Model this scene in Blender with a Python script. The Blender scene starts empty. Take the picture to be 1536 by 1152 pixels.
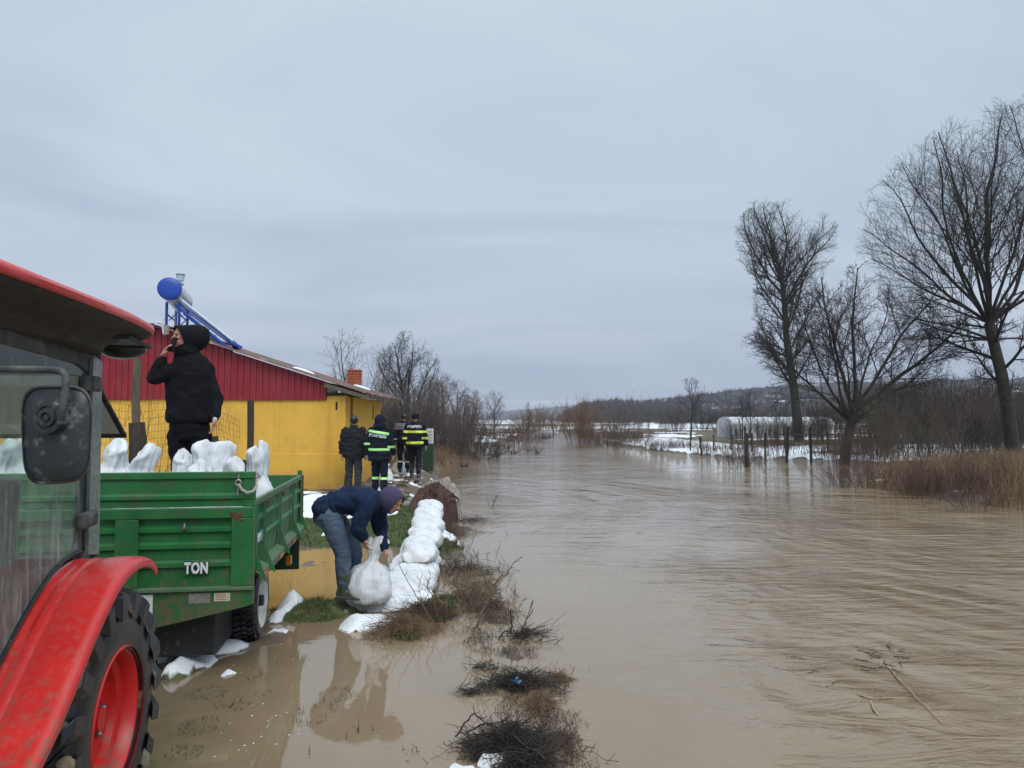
import bpy, bmesh, math, random
import numpy as np
from mathutils import Vector, Matrix, noise as mnoise
from mathutils.bvhtree import BVHTree

SC = bpy.context.scene
COL = SC.collection
rad = math.radians

# ------------------------------------------------------------------ camera
EYE = Vector((0.0, 0.0, 2.0))
FPX = 1120.0
PITCH = math.atan(56.0 / FPX)
cam_d = bpy.data.cameras.new('camera')
cam_d.sensor_width = 36.0
cam_d.lens = 36.0 * FPX / 1536.0
cam_d.clip_start = 0.05
cam_d.clip_end = 9000.0
cam = bpy.data.objects.new('camera', cam_d)
COL.objects.link(cam)
cam.location = EYE
cam.rotation_euler = (math.pi / 2 + PITCH, 0, 0)
SC.camera = cam

# ------------------------------------------------------------------ view
SC.render.engine = 'CYCLES'
SC.view_settings.view_transform = 'Standard'
SC.view_settings.look = 'None'
SC.view_settings.gamma = 1.0
SC.view_settings.use_curve_mapping = False
SC.view_settings.exposure = 0.44
SC.cycles.use_denoising = True
SC.cycles.max_bounces = 8
SC.cycles.transparent_max_bounces = 12
SC.cycles.volume_bounces = 0

# ------------------------------------------------------------------ world: overcast sky
SUN_EL, SUN_AZ = 52.0, 152.0
world = bpy.data.worlds.new('World')
SC.world = world
world.use_nodes = True
nt = world.node_tree
nt.nodes.clear()
N = nt.nodes.new
L = nt.links.new
wout = N('ShaderNodeOutputWorld')
sky = N('ShaderNodeTexSky')
sky.sky_type = 'NISHITA'
sky.sun_disc = False
sky.sun_elevation = rad(SUN_EL)
sky.sun_rotation = rad(SUN_AZ)
bg_sky = N('ShaderNodeBackground')
bg_sky.inputs['Strength'].default_value = 0.08
L(sky.outputs[0], bg_sky.inputs['Color'])
tc = N('ShaderNodeTexCoord')
sep = N('ShaderNodeSeparateXYZ')
L(tc.outputs['Generated'], sep.inputs[0])


def wmath(op, a, b=None, clamp=False):
    m = N('ShaderNodeMath')
    m.operation = op
    m.use_clamp = clamp
    for i, v in enumerate((a, b)):
        if v is None:
            continue
        if isinstance(v, (int, float)):
            m.inputs[i].default_value = v
        else:
            L(v, m.inputs[i])
    return m.outputs[0]


zc = wmath('MAXIMUM', sep.outputs['Z'], 0.0)
den = wmath('ADD', zc, 0.10)
cx = wmath('DIVIDE', sep.outputs['X'], den)
cy = wmath('DIVIDE', sep.outputs['Y'], den)
comb = N('ShaderNodeCombineXYZ')
L(wmath('MULTIPLY', cx, 0.55), comb.inputs[0])
L(cy, comb.inputs[1])
n1 = N('ShaderNodeTexNoise')
n1.inputs['Scale'].default_value = 0.9
n1.inputs['Detail'].default_value = 5
n1.inputs['Roughness'].default_value = 0.52
n1.inputs['Distortion'].default_value = 0.9
L(comb.outputs[0], n1.inputs['Vector'])
# vertical gradient of the cloud deck
gr = N('ShaderNodeValToRGB')
L(zc, gr.inputs[0])
e = gr.color_ramp.elements
e[0].position = 0.0
e[0].color = (0.335, 0.385, 0.485, 1)
e[1].position = 1.0
e[1].color = (1.05, 1.15, 1.25, 1)
for p, c in ((0.045, (0.335, 0.395, 0.505)), (0.12, (0.415, 0.470, 0.565)), (0.27, (0.405, 0.488, 0.575)),
             (0.50, (0.425, 0.520, 0.595))):
    q = e.new(p)
    q.color = (*c, 1)
cr = N('ShaderNodeValToRGB')
L(n1.outputs['Fac'], cr.inputs[0])
ce = cr.color_ramp.elements
ce[0].position = 0.34
ce[0].color = (0.87, 0.885, 0.915, 1)
ce[1].position = 0.64
ce[1].color = (1.13, 1.11, 1.075, 1)
mul = N('ShaderNodeMix')
mul.data_type = 'RGBA'
mul.blend_type = 'MULTIPLY'
mul.inputs['Factor'].default_value = 1.0
L(gr.outputs[0], mul.inputs[6])
L(cr.outputs[0], mul.inputs[7])
# the far gap of light just over the hills
band = N('ShaderNodeMapRange')
band.interpolation_type = 'SMOOTHSTEP'
L(zc, band.inputs[0])
band.inputs[1].default_value = 0.034
band.inputs[2].default_value = 0.020
n2 = N('ShaderNodeTexNoise')
n2.inputs['Scale'].default_value = 9.0
n2.inputs['Detail'].default_value = 4
mp2 = N('ShaderNodeMapping')
mp2.inputs['Scale'].default_value = (0.6, 0.6, 9.0)
L(tc.outputs['Generated'], mp2.inputs[0])
L(mp2.outputs[0], n2.inputs['Vector'])
gapn = N('ShaderNodeMapRange')
L(n2.outputs['Fac'], gapn.inputs[0])
gapn.inputs[1].default_value = 0.42
gapn.inputs[2].default_value = 0.60
mixg = N('ShaderNodeMix')
mixg.data_type = 'RGBA'
L(wmath('MULTIPLY', band.outputs[0], gapn.outputs[0]), mixg.inputs['Factor'])
L(mul.outputs[2], mixg.inputs[6])
mixg.inputs[7].default_value = (0.66, 0.70, 0.76, 1)
bg_c = N('ShaderNodeBackground')
bg_c.inputs['Strength'].default_value = 1.0
L(mixg.outputs[2], bg_c.inputs['Color'])
mixs = N('ShaderNodeMixShader')
mixs.inputs[0].default_value = 0.93
L(bg_sky.outputs[0], mixs.inputs[1])
L(bg_c.outputs[0], mixs.inputs[2])
L(mixs.outputs[0], wout.inputs['Surface'])

sun_d = bpy.data.lights.new('sun', 'SUN')
sun_d.energy = 1.5
sun_d.angle = rad(40)
sun_d.color = (1.0, 0.97, 0.93)
sun = bpy.data.objects.new('sun', sun_d)
COL.objects.link(sun)
sdir = Vector((math.sin(rad(SUN_AZ)) * math.cos(rad(SUN_EL)), math.cos(rad(SUN_AZ)) * math.cos(rad(SUN_EL)), math.sin(rad(SUN_EL))))
sun.rotation_euler = (-sdir).to_track_quat('-Z', 'Y').to_euler()
sun.location = (0, 0, 60)

# ------------------------------------------------------------------ helpers
ct, st_ = math.cos(PITCH), math.sin(PITCH)


def P(px, py, y):
    """world point seen at photo pixel (px, py) at forward distance y"""
    dx = (px - 768.0) / FPX
    dy = (576.0 - py) / FPX
    wy = ct - dy * st_
    wz = st_ + dy * ct
    k = y / wy
    return Vector((dx * k, y, 2.0 + wz * k))


def G(px, py, z=0.0):
    dx = (px - 768.0) / FPX
    dy = (576.0 - py) / FPX
    wy = ct - dy * st_
    wz = st_ + dy * ct
    k = (z - 2.0) / wz
    return Vector((dx * k, wy * k, z))


def _hash(ix, iy, seed):
    h = (ix.astype(np.int64) * 374761393 + iy.astype(np.int64) * 668265263 + seed * 1442695041) & 0xffffffff
    h = ((h ^ (h >> 13)) * 1274126177) & 0xffffffff
    h = h ^ (h >> 16)
    return (h & 0xffff) / 65535.0


def vnoise(x, y, seed=0):
    x = np.asarray(x, float)
    y = np.asarray(y, float)
    ix = np.floor(x)
    iy = np.floor(y)
    fx = x - ix
    fy = y - iy
    fx = fx * fx * (3 - 2 * fx)
    fy = fy * fy * (3 - 2 * fy)
    a = _hash(ix, iy, seed)
    b = _hash(ix + 1, iy, seed)
    c = _hash(ix, iy + 1, seed)
    d = _hash(ix + 1, iy + 1, seed)
    return a + (b - a) * fx + (c - a) * fy + (a - b - c + d) * fx * fy


def fbm(x, y, seed=0, oct=4):
    s = 0
    amp = 0.5
    tot = 0
    for i in range(oct):
        s = s + amp * vnoise(np.asarray(x) * 2 ** i, np.asarray(y) * 2 ** i, seed + i * 17)
        tot += amp
        amp *= 0.5
    return s / tot


def sstep(a, b, x):
    t = np.clip((np.asarray(x, float) - a) / (b - a), 0, 1)
    return t * t * (3 - 2 * t)


def tag(o, label=None, cat=None, group=None, kind=None):
    if label:
        o['label'] = label
    if cat:
        o['category'] = cat
    if group:
        o['group'] = group
    if kind:
        o['kind'] = kind
    return o


def empty(name, loc=(0, 0, 0), rz=0.0):
    o = bpy.data.objects.new(name, None)
    o.empty_display_size = 0.2
    o.location = loc
    o.rotation_euler = (0, 0, rz)
    COL.objects.link(o)
    return o


def link_mesh(name, me, mat=None, parent=None, smooth=False):
    if mat is not None and not me.materials:
        me.materials.append(mat)
    if smooth:
        me.polygons.foreach_set('use_smooth', [True] * len(me.polygons))
    o = bpy.data.objects.new(name, me)
    COL.objects.link(o)
    if parent is not None:
        o.parent = parent
    return o


def np_mesh(name, V, F):
    """V (n,3) array, F list/array of equal-length faces"""
    V = np.asarray(V, dtype=np.float32)
    F = np.asarray(F, dtype=np.int32)
    me = bpy.data.meshes.new(name)
    n, k = F.shape
    me.vertices.add(len(V))
    me.vertices.foreach_set('co', V.ravel())
    me.loops.add(n * k)
    me.loops.foreach_set('vertex_index', F.ravel())
    me.polygons.add(n)
    me.polygons.foreach_set('loop_start', np.arange(0, n * k, k, dtype=np.int32))
    me.polygons.foreach_set('loop_total', np.full(n, k, dtype=np.int32))
    me.update(calc_edges=True)
    me.validate()
    return me


def frame_of(d):
    d = Vector(d).normalized()
    up = Vector((0, 0, 1)) if abs(d.z) < 0.95 else Vector((1, 0, 0))
    a = d.cross(up).normalized()
    b = a.cross(d).normalized()
    return a, b, d


class MB:
    def __init__(self):
        self.v = []
        self.f = []

    def box(self, c, s, rot=None):
        c = Vector(c)
        i = len(self.v)
        for z in (-.5, .5):
            for y in (-.5, .5):
                for x in (-.5, .5):
                    p = Vector((x * s[0], y * s[1], z * s[2]))
                    if rot is not None:
                        p = rot @ p
                    self.v.append(c + p)
        for f in ((0, 2, 3, 1), (4, 5, 7, 6), (0, 1, 5, 4), (2, 6, 7, 3), (0, 4, 6, 2), (1, 3, 7, 5)):
            self.f.append([i + k for k in f])
        return self

    def span(self, a, b):
        return self.box([(a[k] + b[k]) / 2 for k in range(3)], [abs(b[k] - a[k]) for k in range(3)])

    def bar(self, a, b, w, h=None, up=(0, 0, 1)):
        a = Vector(a)
        b = Vector(b)
        h = h or w
        d = (b - a)
        y = d.normalized()
        u = Vector(up)
        if abs(y.dot(u)) > .98:
            u = Vector((1, 0, 0))
        x = y.cross(u).normalized()
        z = x.cross(y)
        R = Matrix((x, y, z)).transposed()
        return self.box((a + b) / 2, (w, d.length, h), R)

    def prism(self, pts, off):
        """pts: planar polygon, off: extrusion vector"""
        i = len(self.v)
        n = len(pts)
        off = Vector(off)
        for p in pts:
            self.v.append(Vector(p))
        for p in pts:
            self.v.append(Vector(p) + off)
        self.f.append([i + k for k in range(n)][::-1])
        self.f.append([i + n + k for k in range(n)])
        for k in range(n):
            k2 = (k + 1) % n
            self.f.append([i + k, i + k2, i + n + k2, i + n + k])
        return self

    def tube(self, pts, r, n=8, cap=True, flat=1.0):
        pts = [Vector(p) for p in pts]
        m = len(pts)
        rr = r if isinstance(r, (list, tuple)) else [r] * m
        i0 = len(self.v)
        prev = None
        for j, p in enumerate(pts):
            d = (pts[min(j + 1, m - 1)] - pts[max(j - 1, 0)])
            if d.length < 1e-9:
                d = Vector((0, 0, 1))
            a, b, d = frame_of(d)
            if prev is not None:
                a = (prev - d * prev.dot(d))
                if a.length < 1e-6:
                    a, b, d = frame_of(d)
                a.normalize()
                b = a.cross(d)
            prev = a
            for k in range(n):
                t = 2 * math.pi * k / n
                self.v.append(p + (a * math.cos(t) + b * math.sin(t) * flat) * rr[j])
        for j in range(m - 1):
            for k in range(n):
                k2 = (k + 1) % n
                self.f.append([i0 + j * n + k, i0 + j * n + k2, i0 + (j + 1) * n + k2, i0 + (j + 1) * n + k])
        if cap:
            self.f.append([i0 + k for k in range(n)][::-1])
            self.f.append([i0 + (m - 1) * n + k for k in range(n)])
        return self

    def lathe(self, prof, c=(0, 0, 0), axis=(0, 0, 1), n=24, close=False, cap=True):
        """prof: (radius, height) pairs"""
        a, b, d = frame_of(axis)
        c = Vector(c)
        i0 = len(self.v)
        m = len(prof)
        for (r, h) in prof:
            for k in range(n):
                t = 2 * math.pi * k / n
                self.v.append(c + d * h + (a * math.cos(t) + b * math.sin(t)) * r)
        rng = range(m if close else m - 1)
        for j in rng:
            j2 = (j + 1) % m
            for k in range(n):
                k2 = (k + 1) % n
                self.f.append([i0 + j * n + k, i0 + j * n + k2, i0 + j2 * n + k2, i0 + j2 * n + k])
        if not close and cap:
            if prof[0][0] > 1e-6:
                self.f.append([i0 + k for k in range(n)][::-1])
            if prof[-1][0] > 1e-6:
                self.f.append([i0 + (m - 1) * n + k for k in range(n)])
        return self

    def ell(self, c, r, R=None, n=12, m=8):
        c = Vector(c)
        i0 = len(self.v)
        for j in range(m + 1):
            ph = math.pi * j / m
            for k in range(n):
                t = 2 * math.pi * k / n
                p = Vector((r[0] * math.sin(ph) * math.cos(t), r[1] * math.sin(ph) * math.sin(t), r[2] * math.cos(ph)))
                if R is not None:
                    p = R @ p
                self.v.append(c + p)
        for j in range(m):
            for k in range(n):
                k2 = (k + 1) % n
                self.f.append([i0 + j * n + k, i0 + (j + 1) * n + k, i0 + (j + 1) * n + k2, i0 + j * n + k2])
        return self

    def limb(self, a, b, ra, rb, n=12):
        a = Vector(a)
        b = Vector(b)
        self.tube([a, b], [ra, rb], n)
        self.ell(a, (ra, ra, ra), None, n, 6)
        self.ell(b, (rb, rb, rb), None, n, 6)
        return self

    def loft(self, rings, n=16):
        """rings: (center, side vector*radius, front vector*radius)"""
        i0 = len(self.v)
        for (c, sv, fv) in rings:
            c, sv, fv = Vector(c), Vector(sv), Vector(fv)
            for k in range(n):
                t = 2 * math.pi * k / n
                self.v.append(c + sv * math.cos(t) + fv * math.sin(t))
        m = len(rings)
        for j in range(m - 1):
            for k in range(n):
                k2 = (k + 1) % n
                self.f.append([i0 + j * n + k, i0 + j * n + k2, i0 + (j + 1) * n + k2, i0 + (j + 1) * n + k])
        self.f.append([i0 + k for k in range(n)][::-1])
        self.f.append([i0 + (m - 1) * n + k for k in range(n)])
        return self

    def mesh(self, name, weld=True):
        me = bpy.data.meshes.new(name)
        me.from_pydata([tuple(p) for p in self.v], [], self.f)
        bm = bmesh.new()
        bm.from_mesh(me)
        if weld:
            bmesh.ops.remove_doubles(bm, verts=bm.verts, dist=1e-5)
        bmesh.ops.recalc_face_normals(bm, faces=bm.faces)
        bm.to_mesh(me)
        bm.free()
        return me

    def build(self, name, mat, parent=None, smooth=False, bevel=0.0, seg=2):
        me = self.mesh(name)
        o = link_mesh(name, me, mat, parent, smooth)
        if smooth:
            try:
                me.set_sharp_from_angle(angle=rad(40))
            except Exception:
                pass
        if bevel:
            b = o.modifiers.new('bevel', 'BEVEL')
            b.width = bevel
            b.segments = seg
            b.limit_method = 'ANGLE'
            b.angle_limit = rad(35)
            b.harden_normals = False
        return o


def evaluated(o):
    dg = bpy.context.evaluated_depsgraph_get()
    dg.update()
    return bpy.data.meshes.new_from_object(o.evaluated_get(dg))


def remeshed(mb, voxel, smooth=4, fac=0.5):
    me = bpy.data.meshes.new('tmp')
    me.from_pydata([tuple(p) for p in mb.v], [], mb.f)
    bm = bmesh.new()
    bm.from_mesh(me)
    bmesh.ops.remove_doubles(bm, verts=bm.verts, dist=1e-6)
    bmesh.ops.recalc_face_normals(bm, faces=bm.faces)
    bm.to_mesh(me)
    bm.free()
    o = bpy.data.objects.new('tmp', me)
    COL.objects.link(o)
    r = o.modifiers.new('r', 'REMESH')
    r.mode = 'VOXEL'
    r.voxel_size = voxel
    r.use_smooth_shade = True
    if smooth:
        s = o.modifiers.new('s', 'SMOOTH')
        s.iterations = smooth
        s.factor = fac
    out = evaluated(o)
    bpy.data.objects.remove(o)
    bpy.data.meshes.remove(me)
    out.polygons.foreach_set('use_smooth', [True] * len(out.polygons))
    return out


def wrinkle(me, amp, scale, seed=0.0, stretch=(1, 1, 1), ridge=True, fn=None):
    n = len(me.vertices)
    co = np.empty(n * 3, dtype=np.float32)
    no = np.empty(n * 3, dtype=np.float32)
    me.vertices.foreach_get('co', co)
    me.vertices.foreach_get('normal', no)
    co = co.reshape(-1, 3)
    no = no.reshape(-1, 3)
    d = np.empty(n, dtype=np.float32)
    sx, sy, sz = [scale * q for q in stretch]
    for i in range(n):
        p = co[i]
        w = mnoise.noise((p[0] * sx + seed, p[1] * sy, p[2] * sz))
        if ridge:
            w = 0.5 - abs(w) * 2.2
        w += 0.5 * mnoise.noise((p[0] * sx * 2.3 + seed + 9, p[1] * sy * 2.3, p[2] * sz * 2.3))
        d[i] = w
    if fn is not None:
        d *= fn(co)
    co += no * (d * amp)[:, None]
    me.vertices.foreach_set('co', co.ravel())
    me.update()
    return me


def text_mesh(txt, size, extrude=0.004, offset=0.0, shear=0.0, spacing=1.0):
    cu = bpy.data.curves.new('txt', 'FONT')
    cu.body = txt
    cu.size = size
    cu.extrude = extrude
    cu.offset = offset
    cu.shear = shear
    cu.space_character = spacing
    cu.align_x = 'CENTER'
    cu.align_y = 'CENTER'
    cu.resolution_u = 3
    o = bpy.data.objects.new('txt', cu)
    COL.objects.link(o)
    me = evaluated(o)
    bpy.data.objects.remove(o)
    return me


def copy_tree(o, parent=None):
    c = o.copy()
    COL.objects.link(c)
    c.parent = parent
    for ch in o.children:
        copy_tree(ch, c)
    return c


# ------------------------------------------------------------------ materials
def new_mat(name):
    m = bpy.data.materials.new(name)
    m.use_nodes = True
    t = m.node_tree
    b = t.nodes['Principled BSDF']
    return m, t, b


def ramp(t, src, stops):
    r = t.nodes.new('ShaderNodeValToRGB')
    t.links.new(src, r.inputs[0])
    e = r.color_ramp.elements
    e[0].position, e[0].color = stops[0][0], (*stops[0][1], 1)
    e[1].position, e[1].color = stops[-1][0], (*stops[-1][1], 1)
    for p, c in stops[1:-1]:
        q = e.new(p)
        q.color = (*c, 1)
    return r.outputs[0]


def g3(v):
    return (v, v, v)


def noise_n(t, scale, detail=5, rough=0.55, coord='Object', stretch=None, dist=0.0, w=None):
    tcn = t.nodes.new('ShaderNodeTexCoord')
    n = t.nodes.new('ShaderNodeTexNoise')
    n.inputs['Scale'].default_value = scale
    n.inputs['Detail'].default_value = detail
    n.inputs['Roughness'].default_value = rough
    n.inputs['Distortion'].default_value = dist
    if stretch or w:
        mp = t.nodes.new('ShaderNodeMapping')
        mp.inputs['Scale'].default_value = stretch or (1, 1, 1)
        if w:
            mp.inputs['Location'].default_value = w
        t.links.new(tcn.outputs[coord], mp.inputs[0])
        t.links.new(mp.outputs[0], n.inputs['Vector'])
    else:
        t.links.new(tcn.outputs[coord], n.inputs['Vector'])
    return n.outputs['Fac']


def mixc(t, fac, a, b):
    m = t.nodes.new('ShaderNodeMix')
    m.data_type = 'RGBA'
    for s, v in ((m.inputs['Factor'], fac), (m.inputs[6], a), (m.inputs[7], b)):
        if isinstance(v, (int, float)):
            s.default_value = v
        elif isinstance(v, tuple):
            s.default_value = (*v, 1)
        else:
            t.links.new(v, s)
    return m.outputs[2]


def bump_n(t, b, h, strength=0.3, dist=0.01, normal=None):
    bp = t.nodes.new('ShaderNodeBump')
    bp.inputs['Strength'].default_value = strength
    bp.inputs['Distance'].default_value = dist
    t.links.new(h, bp.inputs['Height'])
    if normal is not None:
        t.links.new(normal, bp.inputs['Normal'])
    if b is not None:
        t.links.new(bp.outputs[0], b.inputs['Normal'])
    return bp.outputs[0]


def simple(name, c1, c2=None, scale=8.0, rough=0.7, metal=0.0, bump=0.0, bscale=None, dirt=None, dscale=3.0,
           dlo=0.5, dhi=0.65, stretch=None, spec=0.5, coat=0.0, bdist=0.01):
    m, t, b = new_mat(name)
    c2 = c2 or tuple(min(1, x * 0.7) for x in c1)
    f = noise_n(t, scale, 6, 0.6, stretch=stretch)
    col = ramp(t, f, [(0.3, c2), (0.7, c1)])
    if dirt is not None:
        f2 = noise_n(t, dscale, 8, 0.68, w=(3.1, 1.7, 0.3))
        col = mixc(t, ramp(t, f2, [(dlo, g3(0)), (dhi, g3(1))]), col, dirt)
        rr = ramp(t, f2, [(dlo, g3(rough)), (dhi, g3(min(1, rough + .35)))])
        t.links.new(rr, b.inputs['Roughness'])
    else:
        b.inputs['Roughness'].default_value = rough
    t.links.new(col, b.inputs['Base Color'])
    b.inputs['Metallic'].default_value = metal
    b.inputs['Specular IOR Level'].default_value = spec
    b.inputs['Coat Weight'].default_value = coat
    if bump:
        f3 = noise_n(t, bscale or scale * 3, 6, 0.6)
        bump_n(t, b, f3, bump, bdist)
    return m


M = {}
M['green'] = simple('green_paint', (0.024, 0.165, 0.048), (0.013, 0.10, 0.032), 5, 0.36, dirt=(0.07, 0.075, 0.04), dscale=8, dlo=0.50, dhi=0.74, bump=0.08, stretch=(1, 1, .5))
M['green_worn'] = simple('green_paint_worn', (0.10, 0.17, 0.10), (0.03, 0.12, 0.05), 22, 0.6, dirt=(0.16, 0.14, 0.10), dscale=9, dlo=0.5, dhi=0.66)
M['darkgreen'] = simple('dark_green_paint', (0.012, 0.045, 0.022), None, 5, 0.5)
M['red'] = simple('red_paint', (0.64, 0.026, 0.022), (0.52, 0.018, 0.016), 5, 0.32, dirt=(0.40, 0.085, 0.07), dscale=26, dlo=0.50, dhi=0.80, bump=0.05, coat=0.15)
M['rimred'] = simple('red_rim_paint', (0.62, 0.012, 0.010), (0.44, 0.010, 0.010), 4, 0.4, dirt=(0.30, 0.06, 0.05), dscale=8, dlo=0.56, dhi=0.8)
M['black'] = simple('black_plastic', (0.018, 0.02, 0.022), (0.01, 0.011, 0.013), 12, 0.5, dirt=(0.12, 0.125, 0.125), dscale=16, dlo=0.58, dhi=0.74, bump=0.1)
M['mirror_back'] = simple('dusty_black_plastic', (0.016, 0.02, 0.026), (0.035, 0.04, 0.045), 9, 0.42, dirt=(0.20, 0.21, 0.21), dscale=24, dlo=0.55, dhi=0.72, bump=0.25, bscale=60, bdist=0.002)
M['pillar'] = simple('dusty_grey_frame', (0.055, 0.065, 0.07), (0.03, 0.036, 0.04), 6, 0.6, dirt=(0.15, 0.155, 0.145), dscale=14, dlo=0.45, dhi=0.7, stretch=(1, 1, .3))
M['under'] = simple('roof_lining', (0.03, 0.03, 0.028), (0.015, 0.015, 0.015), 9, 0.7, dirt=(0.085, 0.08, 0.065), dscale=14, dlo=0.45, dhi=0.7, bump=0.3)
M['rubber'] = simple('black_rubber', (0.013, 0.014, 0.018), (0.007, 0.008, 0.011), 9, 0.30, dirt=(0.15, 0.12, 0.085), dscale=7, dlo=0.60, dhi=0.68, bump=0.15)
M['mud'] = simple('mud_lump', (0.22, 0.17, 0.11), (0.13, 0.10, 0.065), 20, 0.85, bump=0.5)
M['steel'] = simple('grey_steel', (0.35, 0.35, 0.35), (0.2, 0.2, 0.2), 12, 0.4, metal=0.8)
M['whiterim'] = simple('white_wheel_paint', (0.62, 0.62, 0.60), (0.4, 0.4, 0.38), 8, 0.5, dirt=(0.25, 0.22, 0.17), dscale=9, dlo=0.5, dhi=0.7)
M['rust'] = simple('rust', (0.14, 0.05, 0.02), (0.05, 0.022, 0.014), 30, 0.9, bump=0.4)
M['orange'] = simple('orange_reflector', (0.55, 0.16, 0.03), (0.38, 0.13, 0.04), 30, 0.35)
M['amber'] = simple('amber_lamp', (0.8, 0.28, 0.01), (0.6, 0.2, 0.01), 30, 0.25)
M['rope'] = simple('rope', (0.42, 0.40, 0.36), (0.22, 0.20, 0.17), 60, 0.9)
M['letter'] = simple('white_print', (0.72, 0.74, 0.74), (0.55, 0.57, 0.58), 30, 0.5)
M['letter_edge'] = simple('black_print', (0.012, 0.012, 0.014), None, 30, 0.5)
M['plate'] = simple('grey_plate', (0.30, 0.29, 0.28), (0.18, 0.17, 0.16), 40, 0.5, metal=0.3)
M['sticker'] = simple('pale_sticker', (0.62, 0.60, 0.42), (0.45, 0.42, 0.30), 60, 0.6)
M['bluesticker'] = simple('blue_grey_sticker', (0.16, 0.27, 0.30), (0.08, 0.15, 0.18), 25, 0.5)
M['skin'] = simple('skin', (0.52, 0.27, 0.20), (0.40, 0.18, 0.13), 18, 0.55, bump=0.05)
M['jblack'] = simple('black_jacket_cloth', (0.0085, 0.009, 0.012), (0.005, 0.0055, 0.007), 10, 0.85, bump=0.15, bscale=90, spec=0.15)
M['tblack'] = simple('black_trouser_cloth', (0.008, 0.008, 0.011), (0.005, 0.005, 0.007), 10, 0.9, bump=0.2, bscale=120, spec=0.12)
M['maroon'] = simple('maroon_cloth', (0.10, 0.012, 0.018), None, 10, 0.8)
M['navy'] = simple('navy_fleece', (0.013, 0.027, 0.062), (0.008, 0.015, 0.038), 9, 0.95, bump=0.2, bscale=80, spec=0.15)
M['ffnavy'] = simple('navy_uniform_cloth', (0.010, 0.014, 0.026), (0.006, 0.008, 0.016), 9, 0.85, bump=0.2, bscale=80, spec=0.2)
M['purple'] = simple('purple_hood_cloth', (0.055, 0.045, 0.10), (0.035, 0.030, 0.07), 9, 0.95)
M['jeans'] = simple('worn_blue_denim', (0.085, 0.125, 0.19), (0.035, 0.056, 0.10), 7, 0.9, dirt=(0.17, 0.15, 0.11), dscale=4, dlo=0.55, dhi=0.72, bump=0.2, bscale=60)
M['dkjeans'] = simple('dark_denim', (0.035, 0.042, 0.055), (0.02, 0.025, 0.033), 7, 0.9)
M['boot'] = simple('green_rubber_boot', (0.06, 0.08, 0.055), (0.04, 0.055, 0.04), 6, 0.38, dirt=(0.14, 0.115, 0.08), dscale=8, dlo=0.6, dhi=0.75)
M['bootblack'] = simple('black_leather_boot', (0.013, 0.013, 0.014), None, 6, 0.35)
M['rboot'] = simple('grey_rubber_boot', (0.05, 0.055, 0.065), None, 6, 0.2)
M['charcoal'] = simple('charcoal_quilt_cloth', (0.018, 0.018, 0.024), (0.011, 0.011, 0.016), 9, 0.8, bump=0.2, bscale=50, spec=0.2)
M['greycloth'] = simple('grey_shoulder_cloth', (0.15, 0.145, 0.20), None, 9, 0.9)
M['lime'] = simple('lime_reflective_tape', (0.45, 0.95, 0.30), (0.38, 0.80, 0.26), 20, 0.5)
M['yel'] = simple('yellow_reflective_tape', (0.75, 0.88, 0.10), (0.62, 0.75, 0.09), 20, 0.5)
M['silver'] = simple('silver_print', (0.55, 0.60, 0.64), (0.40, 0.44, 0.48), 40, 0.4)
M['phone'] = simple('black_glass', (0.006, 0.006, 0.007), None, 10, 0.55, spec=0.2)
M['wallyellow'] = simple('yellow_painted_plaster', (0.78, 0.46, 0.07), (0.68, 0.385, 0.052), 1.1, 0.85, dirt=(0.62, 0.35, 0.07), dscale=1.6, dlo=0.48, dhi=0.75, bump=0.25, bscale=14, bdist=0.02)
M['reddark'] = simple('dark_red_sheet', (0.28, 0.014, 0.028), (0.22, 0.012, 0.022), 2.5, 0.5, dirt=(0.25, 0.05, 0.05), dscale=3.5, dlo=0.5, dhi=0.8)
M['roofsheet'] = simple('brown_roof_sheet', (0.17, 0.085, 0.075), (0.10, 0.055, 0.05), 5, 0.6, dirt=(0.32, 0.30, 0.28), dscale=4, dlo=0.52, dhi=0.66)
M['wood'] = simple('weathered_wood', (0.16, 0.125, 0.095), (0.08, 0.062, 0.048), 4, 0.9, stretch=(6, 6, 1), bump=0.4, bscale=30)
M['darkwood'] = simple('dark_weathered_wood', (0.06, 0.048, 0.04), (0.03, 0.025, 0.02), 4, 0.9, stretch=(6, 6, 1), bump=0.4, bscale=30)
M['brick'] = simple('red_brick', (0.42, 0.10, 0.05), (0.30, 0.07, 0.04), 9, 0.85, bump=0.3)
M['mortar'] = simple('grey_mortar', (0.3, 0.27, 0.24), None, 9, 0.9)
M['blue'] = simple('blue_metal_paint', (0.012, 0.07, 0.42), (0.008, 0.05, 0.32), 6, 0.4)
M['tank'] = simple('white_metal_tank', (0.55, 0.60, 0.68), (0.45, 0.5, 0.57), 4, 0.25, metal=0.5)
M['glasstube'] = simple('solar_tube_glass', (0.42, 0.52, 0.62), (0.35, 0.44, 0.54), 6, 0.12, coat=0.6)
M['whiteplastic'] = simple('white_plastic', (0.68, 0.70, 0.72), (0.55, 0.57, 0.6), 9, 0.5)
M['greyplastic'] = simple('grey_grid', (0.25, 0.26, 0.27), None, 9, 0.5)
M['earth'] = simple('red_brown_earth', (0.085, 0.038, 0.027), (0.035, 0.018, 0.015), 6, 0.95, bump=0.9, bscale=14, bdist=0.05)
M['rubble'] = simple('pale_rubble', (0.36, 0.33, 0.30), (0.12, 0.095, 0.075), 6, 0.95, bump=0.6, bscale=10, bdist=0.04)
M['stalk'] = simple('dry_brown_stalk', (0.20, 0.13, 0.075), (0.10, 0.06, 0.038), 6, 0.9)
M['stalkred'] = simple('red_brown_twigs', (0.115, 0.072, 0.052), (0.06, 0.038, 0.030), 4, 0.9)
M['stalkdark'] = simple('wet_dark_twigs', (0.035, 0.026, 0.022), (0.018, 0.014, 0.012), 6, 0.6)
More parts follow.
